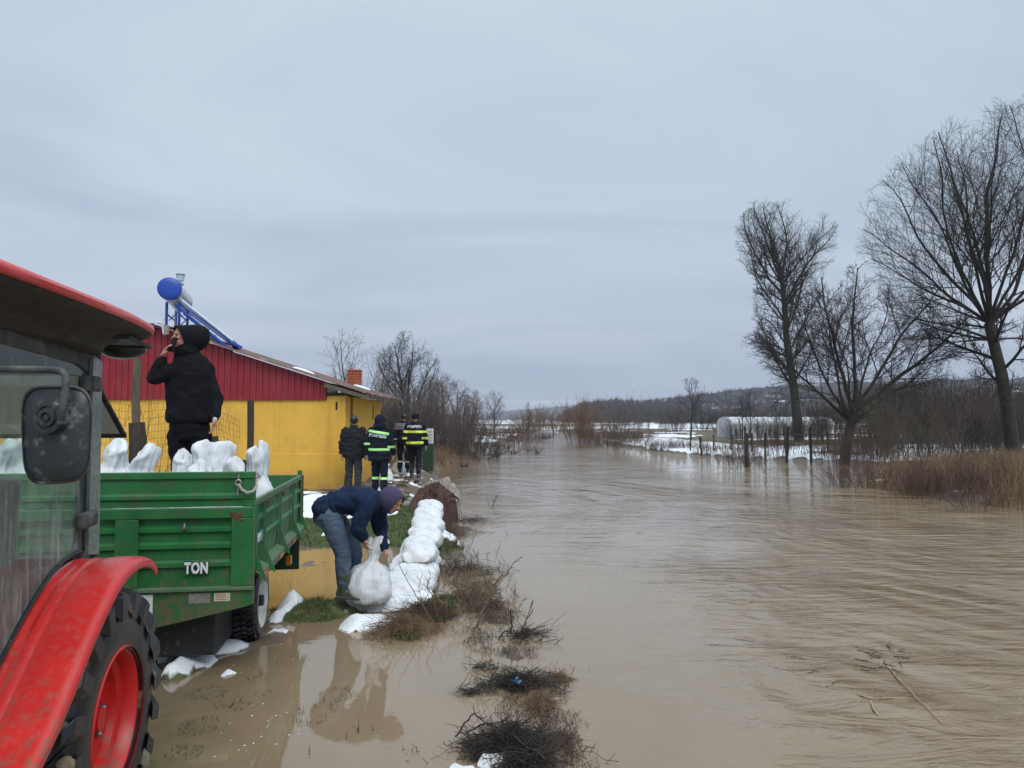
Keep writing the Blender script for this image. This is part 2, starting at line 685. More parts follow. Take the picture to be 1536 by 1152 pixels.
M['straw'] = simple('straw', (0.42, 0.33, 0.18), (0.28, 0.20, 0.11), 6, 0.8)
M['grass'] = simple('wet_green_grass', (0.075, 0.13, 0.028), (0.045, 0.075, 0.02), 3, 0.6)
M['grassdark'] = simple('dark_sunken_grass', (0.028, 0.045, 0.022), (0.05, 0.05, 0.03), 3, 0.6)
M['reed'] = simple('dry_reed_grass', (0.30, 0.20, 0.105), (0.17, 0.11, 0.06), 0.6, 0.9)
M['bark'] = simple('dark_mossy_bark', (0.045, 0.042, 0.030), (0.022, 0.020, 0.017), 3, 0.95, bump=0.5, bscale=20, bdist=0.03)
M['twig'] = simple('dark_grey_twigs', (0.045, 0.038, 0.032), (0.028, 0.024, 0.021), 2, 0.95)
M['barkbrown'] = simple('grey_brown_bark', (0.085, 0.066, 0.055), (0.05, 0.04, 0.035), 3, 0.95)
M['twigbrown'] = simple('grey_brown_twigs', (0.135, 0.100, 0.088), (0.08, 0.062, 0.056), 1, 0.95)
M['twigorange'] = simple('orange_brown_withies', (0.20, 0.125, 0.075), (0.12, 0.08, 0.052), 1, 0.95)
M['twigred'] = simple('red_brown_withies', (0.15, 0.088, 0.070), (0.085, 0.052, 0.045), 1, 0.95)
M['twigolive'] = simple('olive_brown_twigs', (0.11, 0.095, 0.06), (0.07, 0.06, 0.042), 1, 0.95)

# snow
m, t, b = new_mat('wet_snow')
f = noise_n(t, 6, 6)
t.links.new(ramp(t, f, [(0.3, (0.60, 0.64, 0.68)), (0.65, (0.82, 0.86, 0.90))]), b.inputs['Base Color'])
b.inputs['Roughness'].default_value = 0.6
b.inputs['Subsurface Weight'].default_value = 0.0
bump_n(t, b, noise_n(t, 22, 5), 0.5, 0.02)
M['snow'] = m

# woven white sack
m, t, b = new_mat('white_woven_sack')
f = noise_n(t, 5, 5)
t.links.new(ramp(t, f, [(0.3, (0.55, 0.585, 0.625)), (0.65, (0.69, 0.72, 0.75))]), b.inputs['Base Color'])
b.inputs['Roughness'].default_value = 0.55
b.inputs['Specular IOR Level'].default_value = 0.3
w1 = noise_n(t, 9, 5, 0.6, stretch=(1, 1, .35), dist=0.6)
nb = bump_n(t, None, w1, 0.9, 0.035)
w2 = noise_n(t, 160, 2)
bump_n(t, b, w2, 0.2, 0.002, nb)
M['sack'] = m
m, t, b = new_mat('dirty_white_sack')
f = noise_n(t, 4, 6)
t.links.new(ramp(t, f, [(0.35, (0.42, 0.42, 0.40)), (0.6, (0.66, 0.68, 0.70))]), b.inputs['Base Color'])
b.inputs['Roughness'].default_value = 0.5
nb = bump_n(t, b, noise_n(t, 9, 5, 0.6, dist=0.6), 0.5, 0.03)
M['sackdirty'] = m


def glass_mat(name, dustc, lo, hi, tint, scale=5.0, streak=True, fl=0.35, fh=0.7):
    m, t, b = new_mat(name)
    out = [n for n in t.nodes if n.type == 'OUTPUT_MATERIAL'][0]
    t.nodes.remove(b)
    tr = t.nodes.new('ShaderNodeBsdfTransparent')
    tr.inputs[0].default_value = (*tint, 1)
    gl = t.nodes.new('ShaderNodeBsdfGlossy')
    gl.inputs['Roughness'].default_value = 0.12
    di = t.nodes.new('ShaderNodeBsdfDiffuse')
    f = noise_n(t, scale, 8, 0.7, stretch=(1, 1, .35) if streak else None, dist=0.5)
    f2 = noise_n(t, scale * 9, 4, 0.7)
    c = mixc(t, ramp(t, f2, [(0.4, g3(0)), (0.7, g3(1))]), tuple(x * 0.6 for x in dustc), dustc)
    t.links.new(c, di.inputs[0])
    fac = ramp(t, f, [(fl, g3(lo)), (fh, g3(hi))])
    m1 = t.nodes.new('ShaderNodeMixShader')
    fr = t.nodes.new('ShaderNodeLayerWeight')
    fr.inputs[0].default_value = 0.25
    t.links.new(fr.outputs['Fresnel'], m1.inputs[0])
    t.links.new(tr.outputs[0], m1.inputs[1])
    t.links.new(gl.outputs[0], m1.inputs[2])
    m2 = t.nodes.new('ShaderNodeMixShader')
    t.links.new(fac, m2.inputs[0])
    t.links.new(m1.outputs[0], m2.inputs[1])
    t.links.new(di.outputs[0], m2.inputs[2])
    t.links.new(m2.outputs[0], out.inputs[0])
    return m


M['doorglass_old'] = glass_mat('dusty_green_glass', (0.40, 0.48, 0.44), 0.22, 0.62, (0.72, 0.90, 0.84), 3.5)
M['quarterglass'] = glass_mat('dusty_pale_glass', (0.30, 0.36, 0.33), 0.75, 0.97, (0.7, 0.88, 0.82), 4)
M['rearglass'] = glass_mat('rear_glass', (0.25, 0.3, 0.28), 0.10, 0.35, (0.80, 0.93, 0.88), 5)


# door glass: clear and reflecting above, splashed with dried mud below
m, t, b = new_mat('door_glass_splashed')
outn = [n for n in t.nodes if n.type == 'OUTPUT_MATERIAL'][0]
t.nodes.remove(b)
tcn = t.nodes.new('ShaderNodeTexCoord')
spz = t.nodes.new('ShaderNodeSeparateXYZ')
t.links.new(tcn.outputs['Object'], spz.inputs[0])
grad = t.nodes.new('ShaderNodeMapRange')
t.links.new(spz.outputs['Z'], grad.inputs[0])
grad.inputs[1].default_value = 1.70
grad.inputs[2].default_value = 0.9
grad.inputs[3].default_value = 0.0
grad.inputs[4].default_value = 0.42
nA = noise_n(t, 3.2, 9, .72, stretch=(1, 1, .45), dist=.7)
nB = noise_n(t, 22, 6, .7, stretch=(1, 1, .18))
sA = ramp(t, nA, [(.36, g3(.0)), (.68, g3(.42))])
sB = ramp(t, nB, [(.45, g3(.0)), (.75, g3(.22))])
ad1 = t.nodes.new('ShaderNodeMath')
ad1.operation = 'ADD'
t.links.new(sA, ad1.inputs[0])
t.links.new(sB, ad1.inputs[1])
ad2 = t.nodes.new('ShaderNodeMath')
ad2.operation = 'ADD'
ad2.use_clamp = True
t.links.new(ad1.outputs[0], ad2.inputs[0])
t.links.new(grad.outputs[0], ad2.inputs[1])
tr = t.nodes.new('ShaderNodeBsdfTransparent')
tr.inputs[0].default_value = (.78, .93, .87, 1)
gl = t.nodes.new('ShaderNodeBsdfGlossy')
gl.inputs['Roughness'].default_value = .03
gl.inputs['Color'].default_value = (.9, .95, .93, 1)
di = t.nodes.new('ShaderNodeBsdfDiffuse')
t.links.new(mixc(t, ramp(t, nB, [(.4, g3(0)), (.7, g3(1))]), (.20, .235, .215), (.44, .47, .43)), di.inputs[0])
fr = t.nodes.new('ShaderNodeFresnel')
fr.inputs[0].default_value = 1.5
m1 = t.nodes.new('ShaderNodeMixShader')
t.links.new(fr.outputs[0], m1.inputs[0])
t.links.new(tr.outputs[0], m1.inputs[1])
t.links.new(gl.outputs[0], m1.inputs[2])
m2 = t.nodes.new('ShaderNodeMixShader')
t.links.new(ad2.outputs[0], m2.inputs[0])
t.links.new(m1.outputs[0], m2.inputs[1])
t.links.new(di.outputs[0], m2.inputs[2])
t.links.new(m2.outputs[0], outn.inputs[0])
M['doorglass'] = m

# yellow wall: damp splash band at the foot, streaks under the eave, hairline cracks
m = M['wallyellow']
t = m.node_tree
b = t.nodes['Principled BSDF']
old = b.inputs['Base Color'].links[0].from_socket
tcn = t.nodes.new('ShaderNodeTexCoord')
spz = t.nodes.new('ShaderNodeSeparateXYZ')
t.links.new(tcn.outputs['Object'], spz.inputs[0])
mr = t.nodes.new('ShaderNodeMapRange')
t.links.new(spz.outputs['Z'], mr.inputs[0])
mr.inputs[1].default_value = .75
mr.inputs[2].default_value = .05
nz = noise_n(t, 3.0, 7, .7)
pm = t.nodes.new('ShaderNodeMath')
pm.operation = 'MULTIPLY'
t.links.new(mr.outputs[0], pm.inputs[0])
t.links.new(ramp(t, nz, [(.35, g3(.25)), (.65, g3(1))]), pm.inputs[1])
c1_ = mixc(t, pm.outputs[0], old, (.30, .19, .07))
stn = noise_n(t, 2.2, 6, .65, stretch=(2.2, 2.2, .16), w=(5, 3, 1))
c2_ = mixc(t, ramp(t, stn, [(.56, g3(0)), (.72, g3(.45))]), c1_, (.42, .24, .045))
t.links.new(c2_, b.inputs['Base Color'])

# sacks: mud at the foot and a woven weft
for k_ in ('sack', 'sackdirty'):
    m = M[k_]
    t = m.node_tree
    b = t.nodes['Principled BSDF']
    old = b.inputs['Base Color'].links[0].from_socket
    tcn = t.nodes.new('ShaderNodeTexCoord')
    spz = t.nodes.new('ShaderNodeSeparateXYZ')
    t.links.new(tcn.outputs['Object'], spz.inputs[0])
    mr = t.nodes.new('ShaderNodeMapRange')
    t.links.new(spz.outputs['Z'], mr.inputs[0])
    mr.inputs[1].default_value = .14
    mr.inputs[2].default_value = -.01
    nz = noise_n(t, 8.0, 7, .7)
    pm = t.nodes.new('ShaderNodeMath')
    pm.operation = 'MULTIPLY'
    t.links.new(mr.outputs[0], pm.inputs[0])
    t.links.new(ramp(t, nz, [(.38, g3(.1)), (.62, g3(.9))]), pm.inputs[1])
    c1_ = mixc(t, pm.outputs[0], old, (.30, .25, .18))
    nz2 = noise_n(t, 5.0, 7, .72, w=(2, 7, 1))
    c2_ = mixc(t, ramp(t, nz2, [(.54, g3(0)), (.70, g3(.55))]), c1_, (.42, .385, .33))
    t.links.new(c2_, b.inputs['Base Color'])


def splash(key, z_hi, z_lo, mudc, sc, lo, hi, amount=1.0):
    """dried mud thrown up from the wheels: dense low down, thinning upwards in ragged specks"""
    m = M[key]
    t = m.node_tree
    b = t.nodes['Principled BSDF']
    old = b.inputs['Base Color'].links[0].from_socket
    tcn = t.nodes.new('ShaderNodeTexCoord')
    spz = t.nodes.new('ShaderNodeSeparateXYZ')
    t.links.new(tcn.outputs['Object'], spz.inputs[0])
    mr = t.nodes.new('ShaderNodeMapRange')
    t.links.new(spz.outputs['Z'], mr.inputs[0])
    mr.inputs[1].default_value = z_hi
    mr.inputs[2].default_value = z_lo
    mr.inputs[3].default_value = -.12
    mr.inputs[4].default_value = .16
    ad = t.nodes.new('ShaderNodeMath')
    ad.operation = 'ADD'
    t.links.new(noise_n(t, sc, 9, .74, w=(4, 1, 2)), ad.inputs[0])
    t.links.new(mr.outputs[0], ad.inputs[1])
    f = ramp(t, ad.outputs[0], [(lo, g3(0)), (hi, g3(amount))])
    t.links.new(mixc(t, f, old, mudc), b.inputs['Base Color'])


splash('green', 1.25, .45, (.13, .10, .06), 13, .56, .66, .75)
splash('red', 1.35, .55, (.17, .10, .065), 15, .585, .68, .75)
splash('rimred', .25, -.35, (.16, .10, .065), 12, .57, .66, .7)

# ================================================================== GROUND, WATER, HILLS
XL_Y = [0, 4.2, 6, 9, 12, 14, 16, 20, 33, 45, 60, 80, 110, 150, 220, 600]
XL_X = [.5, .5, .5, .05, -.45, -.85, -1.35, -2.0, -2.6, -2.6, -1.0, .6, 2.2, 5.0, 9, 20]
XR_Y = [0, 8, 11, 14, 16, 20, 24, 27, 30, 34, 38, 41, 46, 52, 70, 100, 150, 220, 600]
XR_X = [30, 20, 14.5, 11.8, 10.8, 10.2, 10.0, 14, 16.5, 17, 16, 12.5, 9.6, 8.6, 8.2, 8.6, 9.0, 12, 22]


def bumps_list():
    out = []
    # px, py, half-width px, depth radius m, height, snow, grass
    for (px, py, wx, ry, h, s, g) in (
            (462, 915, 50, .42, .13, 0, 1), (430, 918, 14, .40, .07, 1, 0), (418, 945, 16, .18, .06, .6, 0),
            (520, 912, 26, .30, .07, .35, .6), (585, 905, 60, .32, .12, 1, 0), (560, 935, 45, .22, .10, 1, 0),
            (525, 940, 20, .15, .07, .8, 0), (650, 915, 34, .40, .14, 0, .9), (610, 950, 30, .25, .09, 0, .3),
            (265, 975, 20, .22, .13, 1, 0), (300, 990, 24, .2, .10, .8, 0), (330, 968, 34, .22, .12, .8, 0),
            (290, 1010, 34, .15, .06, .3, .6), (345, 1005, 10, .1, .06, .7, 0), (262, 1008, 16, .15, .12, .8, .4),
            (700, 1146, 42, .10, .07, 1, 0), (742, 1142, 20, .07, .05, .9, 0), (735, 1019, 26, .07, .045, .7, 0),
            (690, 835, 30, .5, .05, 0, .2), (455, 850, 30, .5, .03, .3, .1), (500, 870, 24, .4, .03, .2, .1),
            (770, 1120, 60, .22, .10, 0, 0), (775, 1035, 50, .3, .06, 0, 0), (822, 1060, 28, .4, .07, 0, 0), (700, 905, 46, .4, .10, 0, .1),
            (745, 925, 40, .4, .085, 0, 0), (768, 975, 26, .3, .07, 0, 0), (834, 1100, 26, .35, .075, 0, 0), (846, 1145, 22, .3, .075, 0, 0), (690, 860, 60, .6, .07, 0, .2), (725, 880, 44, .5, .08, 0, 0), (665, 820, 26, .9, .12, 0, .5), (470, 960, 40, .12, .06, 0, .1), (400, 960, 24, .2, .09, .3, .1)):
        c = G(px, py, 0.02)
        rx = wx / FPX * c.y
        out.append((c.x, c.y, rx, ry, h, s, g))
    return out


BUMPS = bumps_list()


def terrain(x, y):
    x = np.asarray(x, float)
    y = np.asarray(y, float)
    wob = (fbm(x * .0 + 3.3, y * .9, 5) - .5) * .5 * sstep(0, 30, y) + (fbm(x * 0 + 9.3, y * .15, 8) - .5) * 2.0 * sstep(25, 60, y)
    xl = np.interp(y, XL_Y, XL_X) + wob
    xr = np.interp(y, XR_Y, XR_X) - wob
    dl = xl - x
    dr = x - xr
    # height of the left land
    TL = np.interp(y, [0, 9, 11.5, 12.5, 14, 15.5, 24, 30, 40, 200, 600], [-.06, -.05, -.03, .06, .24, .42, .42, .22, .14, .5, 2])
    near = sstep(11, 13.5, y)
    TL = TL + (fbm(x * 1.3, y * 1.3, 3) - .5) * (.07 + .10 * near)
    TL = TL + sstep(24, 30, y) * sstep(3, 12, dl) * .5
    ew = np.interp(y, [0, 9.5, 14], [.22, .26, .9])
    hl = -.55 + (TL + .55) * sstep(0, 1, (dl + ew * .6) / (ew * 1.6))
    TR = .10 + np.clip(dr, 0, 60) * .012 + (fbm(x * .6, y * .6, 13) - .5) * .13
    TR = TR + np.clip(y - 70, 0, 800) * .0035
    hr = -.55 + (TR + .55) * sstep(-.8, 1.6, dr)
    h = np.maximum(hl, hr)
    # far end: the land closes over the river
    far = sstep(135, 190, y)
    h = h * (1 - far) + (0.4 + np.clip(y - 190, 0, 800) * .004) * far
    snow = np.zeros_like(h)
    grass = np.zeros_like(h)
    near_b = (y > 3.2) & (y < 12) & (x > -5) & (x < 2)
    if near_b.any():
        nA_ = .30 + 1.4 * fbm(x * 4.5, y * 4.5, 21)
        nB_ = .35 + 1.3 * fbm(x * 9, y * 9, 27)
    for (bx, by, rx, ry, bh, s, g) in (BUMPS if near_b.any() else ()):
        d = ((x - bx) / rx) ** 2 + ((y - by) / ry) ** 2
        d = d * nA_
        w = np.exp(-d * d * .9)
        h = h + bh * w * .8 * nB_
        snow = np.maximum(snow, s * sstep(.30, .5, w))
        grass = np.maximum(grass, g * sstep(.2, .5, w))
    # meadow with melting snow behind the bending man
    meadow = sstep(11.5, 12.6, y) * (1 - sstep(15.5, 18, y)) * (dl > .1)
    ns = fbm(x * 1.1 + 5, y * .9, 33)
    left = sstep(-2.2, -3.4, x)
    snow = np.maximum(snow, meadow * (ns > (.66 - .17 * left)))
    grass = np.maximum(grass, meadow * .95)
    # path past the house: bare ground, bits of snow
    path = sstep(15.6, 17, y) * (1 - sstep(24, 27, y)) * (dl > 0)
    grass = grass * (1 - path * .8)
    snow = np.maximum(snow, path * (fbm(x * 2.2, y * 1.2, 41) > .66))
    # left flood plain further back
    fl = sstep(26, 34, y) * (dl > 1.0)
    snow = np.maximum(snow, fl * (fbm(x * .25, y * .12, 45) > .56))
    grass = np.maximum(grass, fl * .25)
    # right bank
    rt = (dr > 1.2)
    band = rt * sstep(33, 38, y) * (fbm(x * .16 + 3, y * .13, 51) > (.36 + .24 * sstep(62, 90, y)))
    rb = rt * (1 - sstep(30, 34, y)) * (fbm(x * .5, y * .9, 53) > .72)
    snow = np.maximum(snow, np.maximum(band, rb))
    gband = rt * sstep(50, 58, y) * (1 - sstep(66, 72, y)) * sstep(14, 20, x)
    snow = snow * (1 - gband)
    grass = np.maximum(grass, gband)
    snow = np.maximum(snow, far * (fbm(x * .03, y * .02, 55) > .55))
    ok = h > -.02
    snow = snow * ok
    h = h + sstep(.3, 1, snow) * (.02 + .045 * fbm(x * 3, y * 3, 61)) * (1 + sstep(30, 60, y))
    return h, snow, grass


def ground_z(x, y):
    h, s, g = terrain(np.array([x]), np.array([y]))
    return float(h[0])


def axis_pts(lo, hi, fine_lo, fine_hi, step, growth):
    a = list(np.arange(fine_lo, fine_hi + 1e-6, step))
    v, s = fine_hi, step
    while v < hi:
        s *= growth
        v += s
        a.append(min(v, hi))
    v, s = fine_lo, step
    pre = []
    while v > lo:
        s *= growth
        v -= s
        pre.append(max(v, lo))
    return np.array(pre[::-1] + a)


def grid_mesh(name, xs, ys, zfun):
    X, Y = np.meshgrid(xs, ys)
    Z = zfun(X, Y)
    V = np.stack([X.ravel(), Y.ravel(), Z.ravel()], 1)
    nx, ny = len(xs), len(ys)
    i = np.arange(nx - 1)
    j = np.arange(ny - 1)
    I, J = np.meshgrid(i, j)
    a = (J * nx + I).ravel()
    F = np.stack([a, a + 1, a + 1 + nx, a + nx], 1)
    return np_mesh(name, V, F), X, Y


def two_step(a0, a1, a2, a3, s1, s2):
    return [list(np.arange(a0, a1, s2)), list(np.arange(a1, a2, s1)), list(np.arange(a2, a3, s2))]


xs = axis_pts(-2600, 2600, -7, 3, .11, 1.065)
xs = np.array(sorted([v for v in xs if not (2.9 < v < 24)] + list(np.arange(3.0, 24.0, .2))))
xs = np.array(sorted([v for v in xs if not (-3.8 < v < 1.0)] + list(np.arange(-3.8, 1.0, .055))))
ys = axis_pts(-60, 3600, 3.0, 19, .11, 1.03)
ys = np.array(sorted([v for v in ys if not (4.0 < v < 10.0)] + list(np.arange(4.0, 10.0, .055))))
X, Y = np.meshgrid(xs, ys)
H, SN, GRS = terrain(X, Y)
me, _, _ = grid_mesh('ground', xs, ys, lambda x, y: H)
at = me.color_attributes.new('cover', 'FLOAT_COLOR', 'POINT')
cv = np.zeros((H.size, 4), dtype=np.float32)
cv[:, 0] = SN.ravel()
cv[:, 1] = GRS.ravel()
cv[:, 3] = 1
at.data.foreach_set('color', cv.ravel())
m, t, b = new_mat('ground_soil')
ca = t.nodes.new('ShaderNodeVertexColor')
ca.layer_name = 'cover'
sp = t.nodes.new('ShaderNodeSeparateColor')
t.links.new(ca.outputs[0], sp.inputs[0])
soil = ramp(t, noise_n(t, 1.3, 9, .65), [(0.32, (0.060, 0.042, 0.028)), (0.5, (0.105, 0.080, 0.055)), (0.68, (0.17, 0.135, 0.095))])
grs = ramp(t, noise_n(t, 5, 8, .7), [(0.35, (0.05, 0.055, 0.022)), (0.5, (0.065, 0.095, 0.026)), (0.7, (0.13, 0.115, 0.06))])
snw = ramp(t, noise_n(t, 5, 6), [(0.3, (0.62, 0.66, 0.70)), (0.65, (0.82, 0.86, 0.90))])
jag = noise_n(t, 9, 6, .7)


def addthr(t, v, jag, lo, hi, k=.5):
    a = t.nodes.new('ShaderNodeMath')
    a.operation = 'MULTIPLY_ADD'
    t.links.new(jag, a.inputs[0])
    a.inputs[1].default_value = k
    t.links.new(v, a.inputs[2])
    r = t.nodes.new('ShaderNodeMapRange')
    t.links.new(a.outputs[0], r.inputs[0])
    r.inputs[1].default_value = lo
    r.inputs[2].default_value = hi
    return r.outputs[0]


c1 = mixc(t, addthr(t, sp.outputs[1], jag, .45, .75), soil, grs)
c2 = mixc(t, addthr(t, sp.outputs[0], jag, .62, .76), c1, snw)
t.links.new(c2, b.inputs['Base Color'])
b.inputs['Roughness'].default_value = .8
bump_n(t, b, noise_n(t, 12, 8, .7), .6, .04)
go = link_mesh('ground', me, m, None, True)
tag(go, kind='structure')


# water: one sheet, calm over the flooded bank, rippled in the stream
def calm_of(x, y):
    xl = np.interp(y, XL_Y, XL_X)
    return sstep(-.5, 1.6, x - xl + .3 * (fbm(x, y, 71) - .5)) * .95 + .05


wx = axis_pts(-300, 500, -8, 14, .25, 1.12)
wy = axis_pts(-50, 400, 2, 40, .25, 1.10)
X, Y = np.meshgrid(wx, wy)
me, _, _ = grid_mesh('water', wx, wy, lambda x, y: x * 0)
at = me.color_attributes.new('flow', 'FLOAT_COLOR', 'POINT')
cv = np.ones((X.size, 4), dtype=np.float32)
cv[:, 0] = calm_of(X, Y).ravel()
# rougher, browner water to the right of the current
cv[:, 1] = (sstep(-1.6, 7.0, X - 1.0 + 2.0 * (fbm(X * .35, Y * .35, 75) - .5) * 4 - Y * .03)).ravel()
cv[:, 2] = (sstep(-3.0, -1.4, X + .25 * (Y - 6) + .8 * (fbm(X * 1.1, Y * 1.1, 81) - .5))).ravel()  # mask for the dark reflection of tractor and trailer, painted into the water colour
at.data.foreach_set('color', cv.ravel())
m, t, b = new_mat('muddy_water')
ca = t.nodes.new('ShaderNodeVertexColor')
ca.layer_name = 'flow'
sp = t.nodes.new('ShaderNodeSeparateColor')
t.links.new(ca.outputs[0], sp.inputs[0])
cA = ramp(t, noise_n(t, .55, 7, .6, stretch=(1.0, .45, 1), dist=1.2), [(0.3, (0.205, 0.152, 0.092)), (0.7, (0.26, 0.196, 0.126))])
cB = ramp(t, noise_n(t, .8, 7, .6, stretch=(1.0, .55, 1), dist=1.5), [(0.3, (0.15, 0.104, 0.055)), (0.7, (0.25, 0.184, 0.114))])
colr = mixc(t, sp.outputs[1], cA, cB)
colr = mixc(t, sp.outputs[2], ramp(t, noise_n(t, 2.2, 8, .7), [(0.35, (0.10, 0.085, 0.045)), (0.65, (0.19, 0.145, 0.085))]), colr)  # darker brown painted in as the machines' reflection on the pool
mpf = t.nodes.new('ShaderNodeMapping')
mpf.inputs['Rotation'].default_value = (0, 0, rad(20))
mpf.inputs['Scale'].default_value = (.5, 3.0, 1)
tcf = t.nodes.new('ShaderNodeTexCoord')
t.links.new(tcf.outputs['Object'], mpf.inputs[0])
fo_ = t.nodes.new('ShaderNodeTexNoise')
fo_.inputs['Scale'].default_value = 3.2
fo_.inputs['Detail'].default_value = 8
fo_.inputs['Roughness'].default_value = .72
fo_.inputs['Distortion'].default_value = 1.2
t.links.new(mpf.outputs[0], fo_.inputs['Vector'])
fq = t.nodes.new('ShaderNodeMath')
fq.operation = 'MULTIPLY'
t.links.new(ramp(t, fo_.outputs['Fac'], [(.60, g3(0)), (.70, g3(.55))]), fq.inputs[0])
t.links.new(sp.outputs[1], fq.inputs[1])
colr = mixc(t, fq.outputs[0], colr, (.46, .39, .30))
t.links.new(colr, b.inputs['Base Color'])
b.inputs['IOR'].default_value = 1.62
b.inputs['Roughness'].default_value = .03


def mulv(t, a, bb):
    q = t.nodes.new('ShaderNodeMath')
    q.operation = 'MULTIPLY'
    for i, v in enumerate((a, bb)):
        if isinstance(v, (int, float)):
            q.inputs[i].default_value = v
        else:
            t.links.new(v, q.inputs[i])
    return q.outputs[0]


def addv(t, a, bb):
    q = t.nodes.new('ShaderNodeMath')
    q.operation = 'ADD'
    t.links.new(a, q.inputs[0])
    if isinstance(bb, (int, float)):
        q.inputs[1].default_value = bb
    else:
        t.links.new(bb, q.inputs[1])
    return q.outputs[0]


big = noise_n(t, .55, 3, .5, stretch=(.8, 1.0, 1), dist=1.0)
mid = noise_n(t, 2.4, 4, .55, stretch=(.55, 1.25, 1), dist=1.6, w=(3, 1, 0))
fine = noise_n(t, 9.0, 4, .55, stretch=(.6, 1.2, 1), dist=.8)
# long flow lines slanting across the stream
mpn = t.nodes.new('ShaderNodeMapping')
mpn.inputs['Rotation'].default_value = (0, 0, rad(38))
mpn.inputs['Scale'].default_value = (.45, 2.6, 1)
tcn = t.nodes.new('ShaderNodeTexCoord')
t.links.new(tcn.outputs['Object'], mpn.inputs[0])
fl = t.nodes.new('ShaderNodeTexNoise')
fl.inputs['Scale'].default_value = 1.6
fl.inputs['Detail'].default_value = 5
fl.inputs['Distortion'].default_value = .8
t.links.new(mpn.outputs[0], fl.inputs['Vector'])
amp_r = addv(t, mulv(t, sp.outputs[1], 1.3), .8)
rid = t.nodes.new('ShaderNodeTexNoise')
rid.noise_type = 'RIDGED_MULTIFRACTAL'
rid.inputs['Scale'].default_value = 1.15
rid.inputs['Detail'].default_value = 5
rid.inputs['Roughness'].default_value = .55
rid.inputs['Distortion'].default_value = .9
mpr = t.nodes.new('ShaderNodeMapping')
mpr.inputs['Rotation'].default_value = (0, 0, rad(14))
mpr.inputs['Scale'].default_value = (.45, 1.25, 1)
t.links.new(tcn.outputs['Object'], mpr.inputs[0])
t.links.new(mpr.outputs[0], rid.inputs['Vector'])
mid = addv(t, mid, mulv(t, mulv(t, rid.outputs['Fac'], addv(t, sp.outputs[1], .15)), .80))
hgt = addv(t, addv(t, mulv(t, big, 1.0), mulv(t, mid, .50)), addv(t, mulv(t, fine, .12), mulv(t, mulv(t, fl.outputs['Fac'], sp.outputs[1]), .55)))
slick = noise_n(t, .13, 4, .6, stretch=(1.0, .45, 1), dist=2.0, w=(7, 2, 0))
hgt = mulv(t, mulv(t, mulv(t, hgt, ramp(t, slick, [(.38, g3(.28)), (.62, g3(1.15))])), amp_r), sp.outputs[0])
bump_n(t, b, hgt, 1.0, .075)
M['water'] = m
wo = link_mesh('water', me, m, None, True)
tag(wo, kind='structure')


# hills
def hill(name, pts, y0, y1, mat, seed, depth_rows=14, base=-1.0, rough=.10):
    """pts: (px, py) crest in the photograph's directions; built as rising ground from y0 to the crest at y1"""
    pxs = np.linspace(pts[0][0], pts[-1][0], 260)
    pys = np.interp(pxs, [p[0] for p in pts], [p[1] for p in pts])
    V = []
    n = len(pxs)
    rows = depth_rows
    for j in range(rows + 6):
        k = j / rows
        yy = y0 + (y1 - y0) * k
        if k <= 1:
            prof = k ** 1.2
        else:
            prof = 1 - (k - 1) * .6
        for i in range(n):
            X0 = (pxs[i] - 768) / FPX * yy
            zc = 2 + (632 - pys[i]) / FPX * y1
            nz = mnoise.fractal(Vector((X0 / (y1 * .04), yy / (y1 * .04), seed)), .8, 2.0, 5)
            V.append((X0, yy, base + (zc - base) * prof + nz * rough * zc * min(1, k * 1.5)))
    F = []
    for j in range(rows + 5):
        for i in range(n - 1):
            a = j * n + i
            F.append((a, a + 1, a + 1 + n, a + n))
    me = np_mesh(name, np.array(V), np.array(F))
    o = link_mesh(name, me, mat, None, True)
    tag(o, kind='structure')
    return o


def hillmat(name, c1, c2, snowlo, snowhi, sc):
    m, t, b = new_mat(name)
    f = noise_n(t, sc, 8, .65, stretch=(1, 1, 2))
    c = ramp(t, f, [(.35, c1), (.65, c2)])
    f2 = noise_n(t, sc * .35, 7, .62, stretch=(.6, 1, 3), w=(4, 2, 1))
    c = mixc(t, ramp(t, f2, [(snowlo, g3(0)), (snowhi, g3(1))]), c, (.50, .54, .60))
    t.links.new(c, b.inputs['Base Color'])
    b.inputs['Roughness'].default_value = .95
    b.inputs['Specular IOR Level'].default_value = 0.1
    bump_n(t, b, f, .6, 3.0)
    return m


hm1 = hillmat('wooded_hill', (0.022, 0.024, 0.027), (0.055, 0.050, 0.048), .595, .65, .09)
hm2 = hillmat('far_hill', (0.035, 0.042, 0.045), (0.06, 0.062, 0.062), .66, .74, .02)
hill('far_hills', [(-900, 600), (200, 610), (600, 618), (690, 622), (740, 619), (772, 615), (800, 613), (840, 610), (900, 603), (960, 600), (1050, 592), (1200, 590), (1700, 580), (2600, 575)],
     1500, 2700, hm2, 3, rough=.05)
hill('hill', [(830, 630), (850, 614), (875, 607), (900, 604), (925, 601), (960, 606), (1000, 603), (1050, 594), (1100, 585), (1180, 577), (1260, 572), (1340, 574), (1420, 570), (1536, 566), (1800, 556), (2500, 556)],
     330, 760, hm1, 9, rough=.07)

